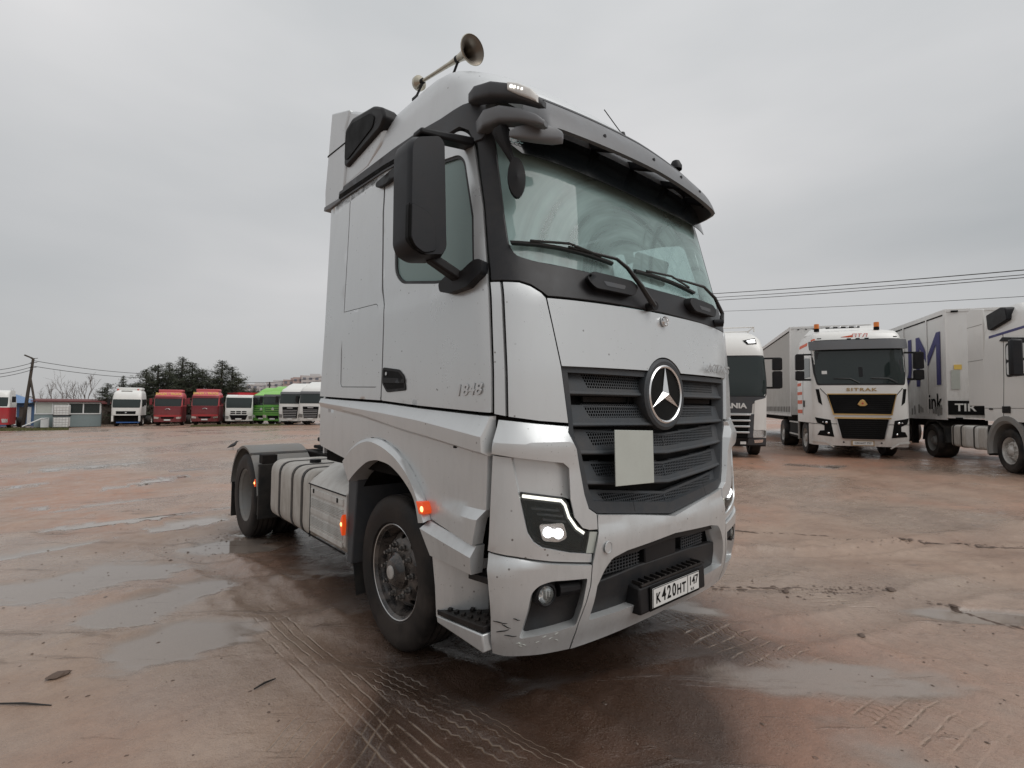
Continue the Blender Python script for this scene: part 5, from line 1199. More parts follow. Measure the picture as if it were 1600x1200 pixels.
def curtain_trailer(name, loc, rz, y0, y1, z0, z1, lb, mat='cream_curtain', hook=True, wheels=True):
    t_ = empty(name, loc, rz, lb, 'trailer')
    MB().box((0, (y0+y1)/2+.03, (z0+z1)/2), (2.50, y1-y0-.06, z1-z0-.1)).build('cargo_body', mat, t_)
    mb = MB(); mb.box((0, y0, (z0+z1)/2), (2.54, .06, z1-z0)); mb.build('front_wall', 'trailer_white', t_, .01)
    for s in (-1, 1):
        MB().box((s*1.262, y0+.02, (z0+z1)/2), (.03, .14, z1-z0)).build('corner_post', 'trailer_white', t_, .008)
        mb = MB(); mb.box((s*1.258, (y0+y1)/2, z1-.05), (.03, y1-y0, .13)); mb.build('roof_rail', 'trailer_white', t_)
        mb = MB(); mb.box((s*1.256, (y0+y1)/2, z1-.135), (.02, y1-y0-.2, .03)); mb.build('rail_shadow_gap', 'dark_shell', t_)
        mb = MB(); mb.box((s*1.258, (y0+y1)/2, z0+.0), (.03, y1-y0, .10)); mb.build('side_rail', 'trailer_white', t_)
    MB().box((0, y0-.035, z1-.03), (2.56, .02, .08)).build('top_edge', 'trailer_white', t_, .004)
    mb = MB(); mb.box((0, (y0+y1)/2+.8, z0-.18), (1.1, y1-y0-2.2, .24)); mb.box((-.9, y0+3.1, z0-.5), (.15, .15, .8)); mb.box((.9, y0+3.1, z0-.5), (.15, .15, .8)); mb.build('trailer_frame', 'chassis', t_)
    if wheels:
        for k in range(3):
            for s in (-1, 1): far_wheel(t_, s*1.08, y1-4.4+1.31*k, s, .5, .35)
    return t_
# ---- middle truck: white cab with gold trimmed grille
SK = Surf([(.3, .08), (.6, .0), (1.2, .0), (2.2, .06), (3.55, .28), (3.8, .42), (3.92, .62), (4.0, 1.3)], [(.3, 1.24), (2.2, 1.25), (3.4, 1.2), (3.75, 1.16), (3.9, 1.08), (4.0, .9)], .32, 2.9)
K_A = 1.04
def zv(v): return .32+(1060-v)*.0043
def xu(u): return (u-705)*.00345
K = empty('tractor_truck', (14.79, 2.73, gz(14.8, 2.7)), -K_A, 'white truck with two orange roof beacons and gold trimmed black grille', 'truck')
shell(SK, .36, 1.0, .75, 'white_paint', K, 'bumper', 6); shell(SK, 1.02, 3.97, 2.3, 'white_paint', K, 'cab_body', 26)
mb = MB(); mb.box((0, .9, .9), (2.2, .5, .3)); mb.build('dark_underside', 'dark_shell', K)
pnl('windscreen_frame', SK, [(-1.19, zv(300)), (1.19, zv(300)), (1.19, zv(540)), (1.12, zv(628)), (-1.12, zv(628)), (-1.19, zv(540))], 'frit', K, .006, .02, r=.06)
pnl('windscreen', SK, [(-1.14, zv(378)), (1.14, zv(378)), (1.14, zv(540)), (1.08, zv(618)), (-1.08, zv(618)), (-1.14, zv(540))], 'far_glass', K, .012, .004, r=.06)
pnl('sun_visor', SK, [(-1.17, zv(308)), (1.17, zv(308)), (1.17, zv(374)), (-1.17, zv(374))], 'visor_grey', K, .12, .12, r=.03)
for a, b in ((-.78, -.05), (.15, .88)):
    mb = MB()
    def sk(x, z, o): u = SK.X(x, z); return Vector(SK(u[0], u[1], o))
    mb.tube([sk(b, 2.24, .05), sk((a+b)/2+.15, 2.37, .06), sk(a+.1, 2.38, .04)], .014, 6); mb.build('wiper', 'wiper', K)
pnl('windscreen_sticker', SK, [(-.98, 2.62), (-.85, 2.62), (-.85, 2.52), (-.98, 2.52)], 'plate_white', K, .018, .003)
pnl('windscreen_sensor', SK, [(-.04, 2.72), (.06, 2.72), (.06, 2.42), (-.04, 2.42)], 'black_plastic', K, .018, .003)
G1 = [(-.87, 1.90), (.87, 1.90), (.72, 1.315), (-.72, 1.315)]; G2 = [(-.66, 1.17), (.66, 1.17), (.52, .575), (-.52, .575)]
pnl('upper_grille', SK, G1, 'ink_black', K, .02, .04, r=.03); pnl('lower_grille', SK, G2, 'ink_black', K, .02, .04, r=.05)
strip('grille_trim', SK, [(-.72, 1.31), (-.86, 1.91), (.86, 1.91), (.72, 1.31)], .028, 'gold', K, .035); strip('grille_trim', SK, [(-.74, 1.305), (.74, 1.305)], .03, 'gold', K, .036); strip('grille_trim', SK, [(-.70, 1.195), (.70, 1.195)], .04, 'gold', K, .036)
strip('grille_trim', SK, [(-.65, 1.16), (-.53, .585), (-.47, .565), (.47, .565), (.53, .585), (.65, 1.16)], .022, 'satin', K, .036)
mb = MB()
for k in range(9): mb.box((0, SK.y0(1.6)-.022, 1.36+.062*k), (1.35+.03*k, .01, .012))
for k in range(9): mb.box((0, SK.y0(.9)-.022, .62+.06*k), (1.0+.03*k, .01, .012))
mb.build('grille_mesh', 'black_plastic', K)
P = [(-.06, 0), (.06, 0), (.13, .05), (.05, .17), (0, .20), (-.05, .17), (-.13, .05)]
eb = MB().prism([(x, z+1.55) for x, z in P], lambda u, v, w: (u, w, v), SK.y0(1.6)-.06, SK.y0(1.6)-.03).build('emblem', 'gold', K, .006)
MB().rev([(.03, 0), (0, .006)], (0, SK.y0(1.6)-.06, 1.63), (0, -1, 0), 12).build('emblem_centre', 'red_print', eb)
text('maker_lettering', 'SITRAK', .125, 'bronze', K, frame_front(0, SK.y0(2.04)-.012, 2.04), .004, 0, 1.6, bold=.004, space=1.25)
for s in (-1, 1):
    P = [(360, 855), (470, 872), (488, 960), (495, 990), (375, 980), (395, 948), (425, 945), (425, 912), (375, 893)]
    q = [(s*-xu(u), zv(v)) for u, v in P]; hl_ = pnl('headlamp', SK, q, 'ink_black', K, .012, .03)
    for u, v, r in ((440, 890, .035), (415, 888, .022), (455, 965, .03)):
        u_ = SK.X(-s*xu(u), zv(v)); p = Vector(SK(u_[0], u_[1], .012)); MB().rev([(r, 0), (r*.6, .012), (0, .016)], p, (s*.3, -1, 0), 14).build('lamp_lens', 'silver_reflector', hl_)
    q = [(s*-xu(u), zv(v)) for u, v in ((370, 655), (392, 655), (413, 768), (387, 748))]; pnl('air_slot', SK, q, 'ink_black', K, .012, .02)
    strip('panel_seam', SK, [(s*-xu(400), zv(650)), (s*-xu(450), zv(700)), (s*-xu(495), zv(835))], .014, 'dark_shell', K, .008)
    strip('bumper_crease', SK, [(s*-xu(340), zv(1020)), (s*-xu(440), zv(1030)), (s*-xu(500), zv(1062))], .03, 'white_far', K, .03)
    pnl('bumper_flank', SK, [(s*1.10, 1.12), (s*.72, 1.20), (s*.60, .60), (s*.68, .42), (s*1.18, .42)], 'white_paint', K, .035, .05, holes=[]) if 0 else None
    MB().rev([(.025, 0), (0, .01)], (s*.48, SK.y0(.46)-.002, .47), (0, -1, 0), 12).build('tow_eye_cover', 'ink_black', K)
    # side window, seams, handle
    pnl('side_window', SK, [(.62, 3.05), (.50, 2.45), (1.35, 2.45), (1.35, 3.12)], 'far_glass', K, .008, .01, side=s, r=.06)
    pnl('door_seam', SK, [(1.50, 1.25), (1.52, 1.25), (1.52, 3.3), (1.50, 3.3)], 'dark_shell', K, .004, .01, side=s)
    MB().box((s*1.262, 1.30, 1.62), (.02, .10, .22)).build('door_handle', 'black_plastic', K, .01)
    mirror_far(K, SK, 2.34, 3.16, s, 2.65, .42, .24, .32)
    for a in (.42, .75): pnl('roof_marker', SK, [(s*1.04, 3.66), (s*.94, 3.66), (s*.94, 3.635), (s*1.04, 3.635)], 'ink_black', K, .012, .02)
for z0, z1, y0, y1 in ((3.50, 3.60, 1.1, 2.2), (2.62, 2.70, 1.75, 2.28), (2.42, 2.50, 1.75, 2.28), (2.22, 2.32, 1.75, 2.28), (1.92, 2.02, 1.6, 2.28), (1.62, 1.74, 1.6, 2.28), (1.30, 1.42, 1.6, 2.28)):
    pnl('side_stripe', SK, [(y0, z0), (y1, z0), (y1, z1), (y0, z1)], 'orange_print', K, .006, .01, side=-1)
strip('roof_stripe', SK, [(-1.19, 3.60), (-1.10, 3.63)], .05, 'orange_print', K, .006)
text('roof_lettering', 'ПТЛ', .17, 'red_print', K, frame_front(.05, SK.y0(3.70)-.02, 3.70, -.45), .003, .25, 1.2)
MB().prism([(-.42, 3.67), (-.12, 3.72), (-.10, 3.66), (-.22, 3.655), (-.2, 3.64)], lambda u, v, w: (u, w, v), SK.y0(3.7)-.03, SK.y0(3.7)-.01).build('roof_arrow', 'orange_print', K)
for x in (-.23, 0.0, .23): MB().box((x, SK.y0(3.6)-.02, 3.60), (.10, .03, .03)).build('roof_marker', 'ink_black', K)
for x in (-.98, .64):
    b = MB().rev([(.075, -.06), (.075, .03), (.06, .04)], (x, .78, 3.97), (0, 0, 1), 16).build('beacon', 'ink_black', K)
    MB().rev([(.070, .035), (.072, .15), (.068, .18), (0, .185)], (x, .78, 3.97), (0, 0, 1), 18).build('beacon_dome', 'amber_beacon', b)
mb = MB(); mb.tube([(-.72, .80, 4.02), (.20, .80, 4.02)], .025, 8); lb_ = mb.build('light_bar', 'ink_black', K)
for k in range(4): MB().box((-.58+.22*k, .77, 4.03), (.09, .05, .05)).build('bar_lamp', 'silver_reflector', lb_, .01)
MB().hexa([(-.95, 1.2, 3.9), (1.0, 1.2, 3.9), (1.1, 2.2, 3.9), (-1.1, 2.2, 3.9), (-.7, 1.6, 4.12), (.8, 1.5, 4.16), (.95, 2.2, 4.22), (-.9, 2.2, 4.15)]).build('roof_fairing', 'white_paint', K, .06)
MB().box((0, SK.y0(.46)-.03, .455), (.58, .02, .15)).build('plate_frame', 'bronze', K, .004)
kp_ = MB().box((0, SK.y0(.46)-.042, .455), (.52, .006, .112)).build('number_plate', 'plate_white', K)
text('plate_lettering', 'O816HT 797', .085, 'ink_black', kp_, frame_front(0, SK.y0(.46)-.0465, .455), .0006, 0, .92)
for s in (-1, 1):
    far_wheel(K, s*1.06, 1.45, s); far_wheel(K, s*1.02, 5.0, s, .51, .5)
    MB().box((s*1.20, 1.42, 1.08), (.06, 1.25, .10)).build('arch_trim', 'dark_shell', K)
    tb = empty('side_tank', (0, 0, 0)); tb.parent = K
    P = rrect(.55, 1.2, .42, 1.0, .08); MB().prism(P, lambda u, v, w: (s*u, w, v), 2.35, 3.9).build('tank_shell', 'chassis', tb)
    for z in (.98, .55): MB().box((s*1.215, 3.1, z), (.03, 1.5, .05)).build('tank_rail', 'rim_white', tb)
    MB().box((s*1.21, 2.33, .72), (.05, .06, .62)).build('tank_post', 'rim_white', tb)
chassis_simple(K)
kt = curtain_trailer('curtain_trailer', (14.79, 2.73, gz(14.8, 2.7)), -K_A, 3.35, 16.9, 1.22, 4.45, 'long grey curtain sided trailer coupled behind the white truck with orange beacons')
for k in range(9): MB().box((-1.0+.25*k, 3.305, 4.35), (.05, .02, .03)).build('marker_stud', 'ink_black', kt)
mb = MB()
for k in range(40): mb.box((-1.262, 3.6+.33*k, 1.42), (.01, .05, .22))
o = mb.build('curtain_buckles', 'strap', kt); o['kind'] = 'stuff'
MB().box((-1.26, 10, 1.305), (.012, 13, .02)).build('curtain_hem', 'plate_white', kt)

# ---- truck half hidden behind the main truck
SN = Surf([(.3, .10), (.6, .02), (2.0, .0), (2.3, .04), (3.3, .24), (3.6, .4), (3.85, .8), (3.95, 1.2)], [(.3, 1.22), (2.3, 1.25), (3.3, 1.2), (3.7, 1.12), (3.95, .9)], .30, 3.0)
p = at_px(1130, 15.2)
Sn = empty('tractor_truck', p, -1.00, 'white truck with black windscreen half hidden behind the silver cab', 'truck')
shell(SN, .62, 3.93, 2.3, 'white_paint', Sn, 'cab_body', 22); shell(SN, .36, .60, .8, 'black_plastic', Sn, 'bumper', 4)
pnl('windscreen', SN, [(-1.20, 3.05), (1.20, 3.05), (1.20, 1.98), (1.12, 1.86), (-1.12, 1.86), (-1.20, 1.98)], 'far_glass', Sn, .012, .004, r=.05)
pnl('windscreen_frame', SN, [(-1.22, 3.10), (1.22, 3.10), (1.22, 1.90), (1.14, 1.80), (-1.14, 1.80), (-1.22, 1.90)], 'frit', Sn, .006, .02, r=.05)
pnl('grey_band', SN, [(-1.20, 1.84), (1.20, 1.84), (.80, 1.62), (.78, 1.35), (-.78, 1.35), (-.80, 1.62)], 'grey_plastic', Sn, .02, .03, r=.02)
text('maker_lettering', 'SCANIA', .21, 'plate_white', Sn, frame_front(.20, SN.y0(1.55)-.026, 1.56), .006, 0, 1.2, bold=.008)
pnl('grille_opening', SN, [(-.76, 1.33), (.76, 1.33), (.70, .62), (-.70, .62)], 'ink_black', Sn, .015, .03)
for k in range(4): MB().box((0, SN.y0(1)-.05, 1.30-.175*k), (1.52-.03*k, .05, .055)).build('grille_bar', 'satin', Sn, .01)
for s in (-1, 1):
    pnl('corner_flap', SN, [(s*.86, 1.72), (s*1.16, 1.80), (s*1.18, .86), (s*.82, .84)], 'white_paint', Sn, .03, .04, r=.04)
    pnl('side_block', SN, [(s*.72, 1.32), (s*.84, 1.32), (s*.80, .62), (s*.66, .62)], 'grey_plastic', Sn, .03, .04)
    h_ = pnl('headlamp', SN, [(s*.80, .82), (s*1.18, .84), (s*1.17, .66), (s*.82, .62)], 'silver_reflector', Sn, .02, .03, r=.03)
    pnl('lamp_cover', SN, [(s*.80, .82), (s*1.18, .84), (s*1.17, .66), (s*.82, .62)], 'clear_lens', h_, .03, .0)
    pnl('fog_lamp', SN, [(s*.84, .55), (s*1.10, .57), (s*1.08, .48), (s*.86, .46)], 'silver_reflector', Sn, .02, .02)
    pnl('bumper_trim', SN, [(s*.70, .60), (s*1.18, .62), (s*1.18, .40), (s*.66, .40)], 'grey_plastic', Sn, .012, .03)
    pnl('roof_lamp', SN, [(s*.62, 3.58), (s*.98, 3.66), (s*1.0, 3.46), (s*.72, 3.44)], 'ink_black', Sn, .012, .02)
    pnl('roof_lamp_lens', SN, [(s*.70, 3.57), (s*.95, 3.62), (s*.96, 3.50), (s*.76, 3.48)], 'silver_reflector', Sn, .018, .02)
    mirror_far(Sn, SN, 2.10, 3.02, s, 2.63, .44, .26, .30)
    pnl('side_window', SN, [(.6, 2.95), (.5, 2.1), (1.4, 2.1), (1.4, 3.0)], 'far_glass', Sn, .008, .01, side=s, r=.05)
    far_wheel(Sn, s*1.05, 1.45, s); far_wheel(Sn, s*1.0, 5.1, s, .51, .5)
mb = MB()
for s in (-1, 1): mb.tube([(s*1.05, 1.1, 3.93), (s*1.05, 1.1, 4.08), (s*1.05, 2.2, 4.1), (s*1.05, 2.2, 3.9)], .02)
mb.tube([(-1.05, 1.1, 4.08), (1.05, 1.1, 4.08)], .02); mb.tube([(-1.05, 2.2, 4.1), (1.05, 2.2, 4.1)], .02); mb.build('roof_rail', 'white_paint', Sn)
MB().box((0, SN.y0(.5)-.02, .50), (.52, .01, .112)).build('number_plate', 'plate_white', Sn)
MB().box((.55, SN.y0(.5)-.02, .46), (.16, .012, .08)).build('sticker', 'plate_white', Sn)
chassis_simple(Sn)

# ---- truck on the right seen from the side, coupled to a lettered box trailer
fwp = at_px(1575, 11.8); rear_ = Vector((math.sin(1.04), math.cos(1.04), 0)); left_ = Vector((math.cos(1.04), -math.sin(1.04), 0))
org = Vector(fwp)-rear_*1.42+left_*1.2; org.z = 0; org.z = gz(org.x, org.y)
SB = Surf([(.3, .08), (1.2, .0), (2.2, .05), (3.2, .25), (3.6, .45), (3.9, .9), (4.0, 1.3)], [(.3, 1.23), (2.2, 1.25), (3.3, 1.2), (3.75, 1.14), (4.0, .95)], .30, 3.0)
B = empty('tractor_truck', org, -1.04, 'white truck cut off by the right edge, seen from its side with fuel tanks', 'truck')
shell(SB, 1.18, 3.95, 2.3, 'white_paint', B, 'cab_body', 22); shell(SB, .36, 1.15, .55, 'white_paint', B, 'bumper', 6)
for s in (-1, 1):
    pnl('side_window', SB, [(.55, 3.0), (.42, 2.22), (1.35, 2.22), (1.42, 3.02)], 'rubber_seal', B, .006, .02, side=s, r=.10)
    pnl('window_glass', SB, [(.58, 2.95), (.47, 2.62), (1.36, 2.62), (1.37, 2.97)], 'kiosk_white', B, .012, .004, side=s, r=.08)
    pnl('window_glass', SB, [(.46, 2.56), (.45, 2.27), (1.31, 2.27), (1.34, 2.56)], 'kiosk_white', B, .012, .004, side=s, r=.06)
    pnl('wind_deflector', SB, [(.30, 3.0), (1.5, 3.18), (1.62, 3.10), (1.5, 3.08), (.5, 2.95)], 'black_plastic', B, .03, .03, side=s)
    pnl('side_stripe', SB, [(.5, 3.36), (2.1, 3.28), (2.1, 3.22), (.5, 3.30)], 'blue_print', B, .006, .01, side=s)
    pnl('door_seam', SB, [(1.52, 1.2), (1.535, 1.2), (1.535, 3.25), (1.52, 3.25)], 'dark_shell', B, .003, .01, side=s)
    pnl('panel_seam', SB, [(.3, 1.50), (2.3, 1.50), (2.3, 1.485), (.3, 1.485)], 'fender_grey', B, .003, .01, side=s)
    MB().box((s*1.258, 1.38, 1.46), (.02, .30, .16)).build('door_handle', 'black_plastic', B, .01)
    MB().box((s*1.256, 2.0, 1.47), (.015, .14, .03)).build('side_reflector', 'black_plastic', B)
    # upper air deflector box
    P = rnd([(2.05, 3.44), (2.10, 3.80), (1.50, 3.90), (1.30, 3.84), (1.25, 3.56), (1.95, 3.40)], .04); MB().prism(P, lambda u, v, w: (s*w, u, v), 1.26, 1.0).build('roof_deflector', 'black_plastic', B, .02)
    # side fairing behind the cab with its panel lines
    sfg = MB().prism([(2.32, 1.55), (3.05, 1.55), (3.05, 4.0), (2.9, 4.12), (2.32, 4.0)], lambda u, v, w: (s*w, u, v), 1.225, 1.18).build('side_fairing', 'white_paint', B, .01)
    for z in (3.62, 2.72): MB().box((s*1.2265, 2.7, z), (.006, .7, .012)).build('fairing_seam', 'fender_grey', sfg)
    # grey arch and tanks
    n = 16; A = np.linspace(R_(-12), R_(192), n); cy, cz = 1.42, .52
    mb = MB(); mb.loft([[(s*x, cy+r*math.cos(a), cz+r*math.sin(a)) for a in A] for x, r in ((1.20, .80), (1.26, .79), (1.27, .68), (1.22, .62), (.7, .62))]); mb.build('arch_trim', 'fender_grey', B)
    MB().box((s*1.0, 2.22, .7), (.45, .05, .75)).build('mud_guard', 'flap_black', B, .02)
    wheel(B, s*1.06, 1.42, s, 'front', 'rim_white', nutmat='rim_white')
    far_wheel(B, s*1.02, 5.1, s, .51, .5, 'fender_grey')
    tk = empty('fuel_tank', (0, 0, 0)); tk.parent = B
    for (ya, yb, mt) in ((2.36, 2.72, 'tank_alu'), (2.76, 3.35, 'tank_cover'), (3.38, 4.1, 'tank_alu')):
        P = rrect(.55, 1.20, .42, 1.02, .10); MB().prism(P, lambda u, v, w: (s*u, w, v), ya, yb).build('tank_shell', mt, tk, .03)
    for y in (2.88, 3.52, 3.95): MB().prism(rrect(.54, 1.212, .41, 1.032, .10), lambda u, v, w: (s*u, w, v), y, y+.05).build('tank_strap', 'strap', tk)
    mb = MB(); mb.prism([(4.3, .5), (4.42, .95), (4.8, 1.12), (5.4, 1.12), (5.75, .95), (5.85, .5), (5.8, .5), (5.65, .9), (5.35, 1.07), (4.85, 1.07), (4.5, .9), (4.4, .5)], lambda u, v, w: (s*w, u, v), 1.22, .7); mb.build('rear_fender', 'flap_black', B)
MB().box((-1.56, .36, 2.6), (.22, .14, .8)).build('door_mirror', 'mirror_black', B, .04)
pnl('windscreen', SB, [(-1.17, 3.1), (1.17, 3.1), (1.15, 2.15), (-1.15, 2.15)], 'far_glass', B, .012, .004, r=.06)
pnl('grille', SB, [(-.8, 1.9), (.8, 1.9), (.6, .8), (-.6, .8)], 'ink_black', B, .012, .03, r=.05)
chassis_simple(B)
bt = curtain_trailer('box_trailer', org, -1.04, 4.15, 17.4, 1.20, 4.32, 'white box trailer with tall dark blue letters coupled to the truck at the right edge', 'trailer_white')
MB().box((-1.0, 4.10, 1.20), (.16, .03, .05)).build('marker_lamp', 'ink_black', bt); MB().box((-1.05, 4.10, 4.26), (.16, .03, .05)).build('marker_lamp', 'ink_black', bt)
tb_ = MB().box((-.78, 4.10, 1.50), (.95, .02, .40)).build('sign_board', 'ink_black', bt); text('sign_lettering', 'TIR', .30, 'plate_white', tb_, frame_front(-.86, 4.088, 1.50), .002, 0, 1.1, bold=.006)
mb = MB(); mb.box((-1.06, 4.105, 2.3), (.2, .01, .55)); mb.build('worn_sticker', 'card_grey', bt); MB().box((-1.0, 4.105, 2.66), (.18, .01, .14)).build('yellow_sticker', 'yellow_print', bt)
for k in range(7): MB().box((-1.268, 5.3+1.7*k, 2.76), (.02, .07, 2.9)).build('side_pillar', 'trailer_white', bt, .005)
text('side_lettering', 'UM', 2.3, 'blue_print', bt, frame_right(-1.266, 6.15, 2.86), .002, 0, 1.1, bold=.0)
text('side_lettering', 'ink', .66, 'ink_black', bt, frame_right(-1.266, 4.85, 1.66), .002, 0, 1.05, bold=.006)
mb = MB()
for k in range(26): a = rng.uniform(4.4, 10); mb.box((-1.2665, a, 1.35+rng.uniform(0, .12)), (.004, rng.uniform(.02, .12), rng.uniform(.1, .35)))
o = mb.build('mud_streaks', 'fender_grey', bt); o['kind'] = 'stuff'

# ================================================================ row of trucks on the far left
def far_truck(px, depth, turn, lb, body, kind, H_=3.75, top=None, group='trucks parked in the far row'):
    x, y, z = at_px(px, depth); az = math.atan2(x-CAM.x, y-CAM.y); a = az+turn
    t_ = empty('parked_truck', (x, y, z), -a, lb, 'truck', group)
    sf = Surf([(.3, .08), (1.2, .0), (2.1, .04), (3.0, .22), (H_-.25, .40), (H_, .9)], [(.3, 1.23), (2.2, 1.25), (3.1, 1.2), (H_-.2, 1.14), (H_, .95)], .28, 3.0)
    lowm = top[1] if top and len(top) > 1 else body
    ztop0 = 2.0
    if kind == 'nobumper':
        shell(sf, 1.12, H_, 2.3, body, t_, 'cab_body', 16)
        pnl('grille', sf, [(-.82, 1.55), (.82, 1.55), (.80, 1.25), (-.80, 1.25)], 'ink_black', t_, .012, .03); eb = pnl('emblem', sf, [(-.08, 1.46), (.08, 1.46), (.05, 1.34), (-.05, 1.34)], 'satin', t_, .02, .03)
        for s in (-1, 1): MB().box((s*1.12, .2, .80), (.16, .25, .60)).build('corner_skirt', body, t_, .02)
        MB().box((.1, .5, .42), (1.9, .3, .14)).build('blue_beam', 'blue_frame', t_); MB().box((0, .6, .75), (1.9, .5, .6)).build('engine_bay', 'dark_shell', t_)
        for x_ in (-.95, .75): MB().rev([(.08, 0), (.07, .2), (0, .22)], (x_, 1.0, H_-.08), (0, 0, 1), 12).build('roof_beacon', 'red_print', t_)
        MB().box((-.1, .62, H_-.12), (.9, .1, .12)).build('roof_panel', 'fender_grey', t_); ww = (2.75, 1.90)
        MB().box((0, 1.7, H_+.12), (2.1, 1.2, .30)).build('roof_fairing', body, t_, .08)
    else:
        if top: shell(sf, 1.95, H_, 2.2, top[0], t_, 'cab_top', 12); shell(sf, .40, 1.94, 2.2, lowm, t_, 'cab_body', 10)
        else: shell(sf, .40, H_, 2.2, body, t_, 'cab_body', 16)
        ww = (2.85, 1.98)
    ww = {'daf': (3.05, 2.05), 'van': (2.75, 1.72)}.get(kind, ww)
    pnl('windscreen', sf, [(-1.15, ww[0]), (1.15, ww[0]), (1.12, ww[1]), (-1.12, ww[1])], 'kiosk_glass' if kind in ('nobumper', 'van') else 'far_glass', t_, .012, .004, r=.08)
    if kind in ('dalex', 'green', 'daf'): pnl('sun_visor', sf, [(-1.15, ww[0]+.14), (1.15, ww[0]+.14), (1.15, ww[0]-.08), (-1.15, ww[0]-.08)], 'visor_grey' if kind != 'dalex' else body, t_, .06, .06, r=.02)
    if kind == 'dalex':
        text('roof_lettering', 'DALEX • TRUCK', .30, 'yellow_print', t_, frame_front(0, sf.y0(3.2)-.06, 3.24, -.2), .004, 0, 1.02, bold=.01)
        e = MB(); e.tube([(.20*math.cos(t), -.03, 1.62+.12*math.sin(t)) for t in np.linspace(.2, math.pi-.2, 12)], .03, 6); e.build('emblem', 'satin', t_)
        pnl('lower_grille', sf, [(-.6, .98), (.6, .98), (.5, .72), (-.5, .72)], 'ink_black', t_, .012, .03); pnl('bumper_band', sf, [(-1.15, 1.12), (1.15, 1.12), (1.15, .92), (-1.15, .92)], 'red_far', t_, .015, .03)
        MB().box((0, 1.65, H_+.12), (2.1, 1.1, .26)).build('roof_fairing', 'pink_red_far', t_, .06)
        for s in (-1, 1): pnl('headlamp', sf, [(s*.72, .88), (s*1.14, .95), (s*1.14, .74), (s*.75, .70)], 'silver_reflector', t_, .03, .03, r=.03)
    if kind == 'van':
        for k in range(3):
            for z_ in (1.40, 1.22): pnl('grille_slot', sf, [(-.72+.5*k, z_), (-.30+.5*k, z_), (-.30+.5*k, z_-.12), (-.72+.5*k, z_-.12)], 'ink_black', t_, .012, .02)
        pnl('lower_grille', sf, [(-.80, 1.00), (.80, 1.00), (.62, .52), (-.62, .52)], 'ink_black', t_, .03, .03)
        for s in (-1, 1): pnl('headlamp', sf, [(s*.88, .88), (s*1.17, .92), (s*1.17, .62), (s*.90, .60)], 'fender_grey', t_, .03, .03, r=.03)
    if kind == 'green':
        pnl('dark_grille', sf, [(-.95, 1.75), (.95, 1.75), (.8, 1.15), (-.8, 1.15)], 'green_dark_far', t_, .012, .03)
        for z_ in (1.62, 1.42, 1.22): MB().box((0, -.02, z_), (1.5, .04, .05)).build('grille_bar', 'green_light_far', t_)
        MB().rev([(.15, 0), (.10, .02), (0, .02)], (0, -.02, 1.55), (0, -1, 0), 14).build('emblem', 'satin', t_)
        pnl('lower_grille', sf, [(-.6, .92), (.6, .92), (.55, .62), (-.55, .62)], 'ink_black', t_, .02, .03)
        for s in (-1, 1): pnl('headlamp', sf, [(s*.7, .95), (s*1.14, 1.0), (s*1.14, .72), (s*.72, .68)], 'silver_reflector', t_, .02, .03, r=.03)
        MB().hexa([(-1.0, .9, H_-.05), (1.0, .9, H_-.05), (1.1, 2.2, H_-.1), (-1.1, 2.2, H_-.1), (-.8, 1.2, H_+.25), (.8, 1.2, H_+.25), (1.0, 2.2, H_+.5), (-1.0, 2.2, H_+.5)]).build('roof_fairing', 'green_light_far', t_, .05)
    if kind == 'daf':
        pnl('grille', sf, [(-.78, 1.75), (.78, 1.75), (.66, .66), (-.66, .66)], 'ink_black', t_, .02, .03, r=.04)
        for k in range(5): MB().box((0, -.04, 1.42-.16*k), (1.42-.05*k, .03, .035)).build('grille_bar', 'satin', t_)
        MB().box((0, -.045, 1.64), (.55, .02, .07)).build('maker_badge', 'satin', t_)
        for s in (-1, 1): pnl('headlamp', sf, [(s*.76, 1.02), (s*1.16, 1.08), (s*1.16, .74), (s*.80, .70)], 'fender_grey', t_, .02, .03, r=.04)
        MB().hexa([(-1.0, .9, H_-.05), (1.0, .9, H_-.05), (1.1, 2.2, H_-.1), (-1.1, 2.2, H_-.1), (-.8, 1.2, H_+.2), (.8, 1.2, H_+.2), (1.0, 2.2, H_+.42), (-1.0, 2.2, H_+.42)]).build('roof_fairing', body, t_, .05)
    if kind != 'nobumper': MB().box((0, -.04, .60), (.55, .02, .13)).build('number_plate', 'plate_white', t_)
    for s in (-1, 1):
        pnl('side_window', sf, [(.5, ww[0]-.05), (.42, ww[1]+.12), (1.35, ww[1]+.12), (1.35, ww[0]-.02)], 'far_glass', t_, .008, .01, side=s, r=.05)
        m_ = MB(); m_.box((s*1.50, .30, 2.45), (.22, .14, .62)); m_.box((s*1.34, .36, 2.72), (.3, .05, .05)); m_.build('door_mirror', body if kind in ('dalex',) else 'black_plastic', t_, .02)
        far_wheel(t_, s*1.05, 1.4, s); far_wheel(t_, s*1.0, 5.0, s, .5, .5)
    chassis_simple(t_); return t_
plastic('green_dark_far', (.03, .13, .02), .45, .2)
far_truck(198, 51, .22, 'white truck with its bumper missing standing beside the small kiosk', 'white_far', 'nobumper', 3.7)
far_truck(263, 51, .20, 'dark red truck with yellow roof lettering, nearer the kiosk', 'dark_red_far', 'dalex', 3.45, ('pink_red_far', 'dark_red_far'))
far_truck(321, 51, .20, 'dark red truck with yellow roof lettering, next to the small white truck', 'dark_red_far', 'dalex', 3.45, ('pink_red_far', 'dark_red_far'))
far_truck(374, 51, .12, 'low white truck with flat roof between the red and green trucks', 'white_far', 'van', 3.05)
dt = MB(); x, y, z = at_px(385, 54.5); dt.box((0, 0, 0), (2.6, 5, 1.2)); o = dt.build('tipper_body', 'red_far'); o.location = (x, y, z+2.75); tag(o, 'red tipper body showing above the low white truck', 'tipper body')
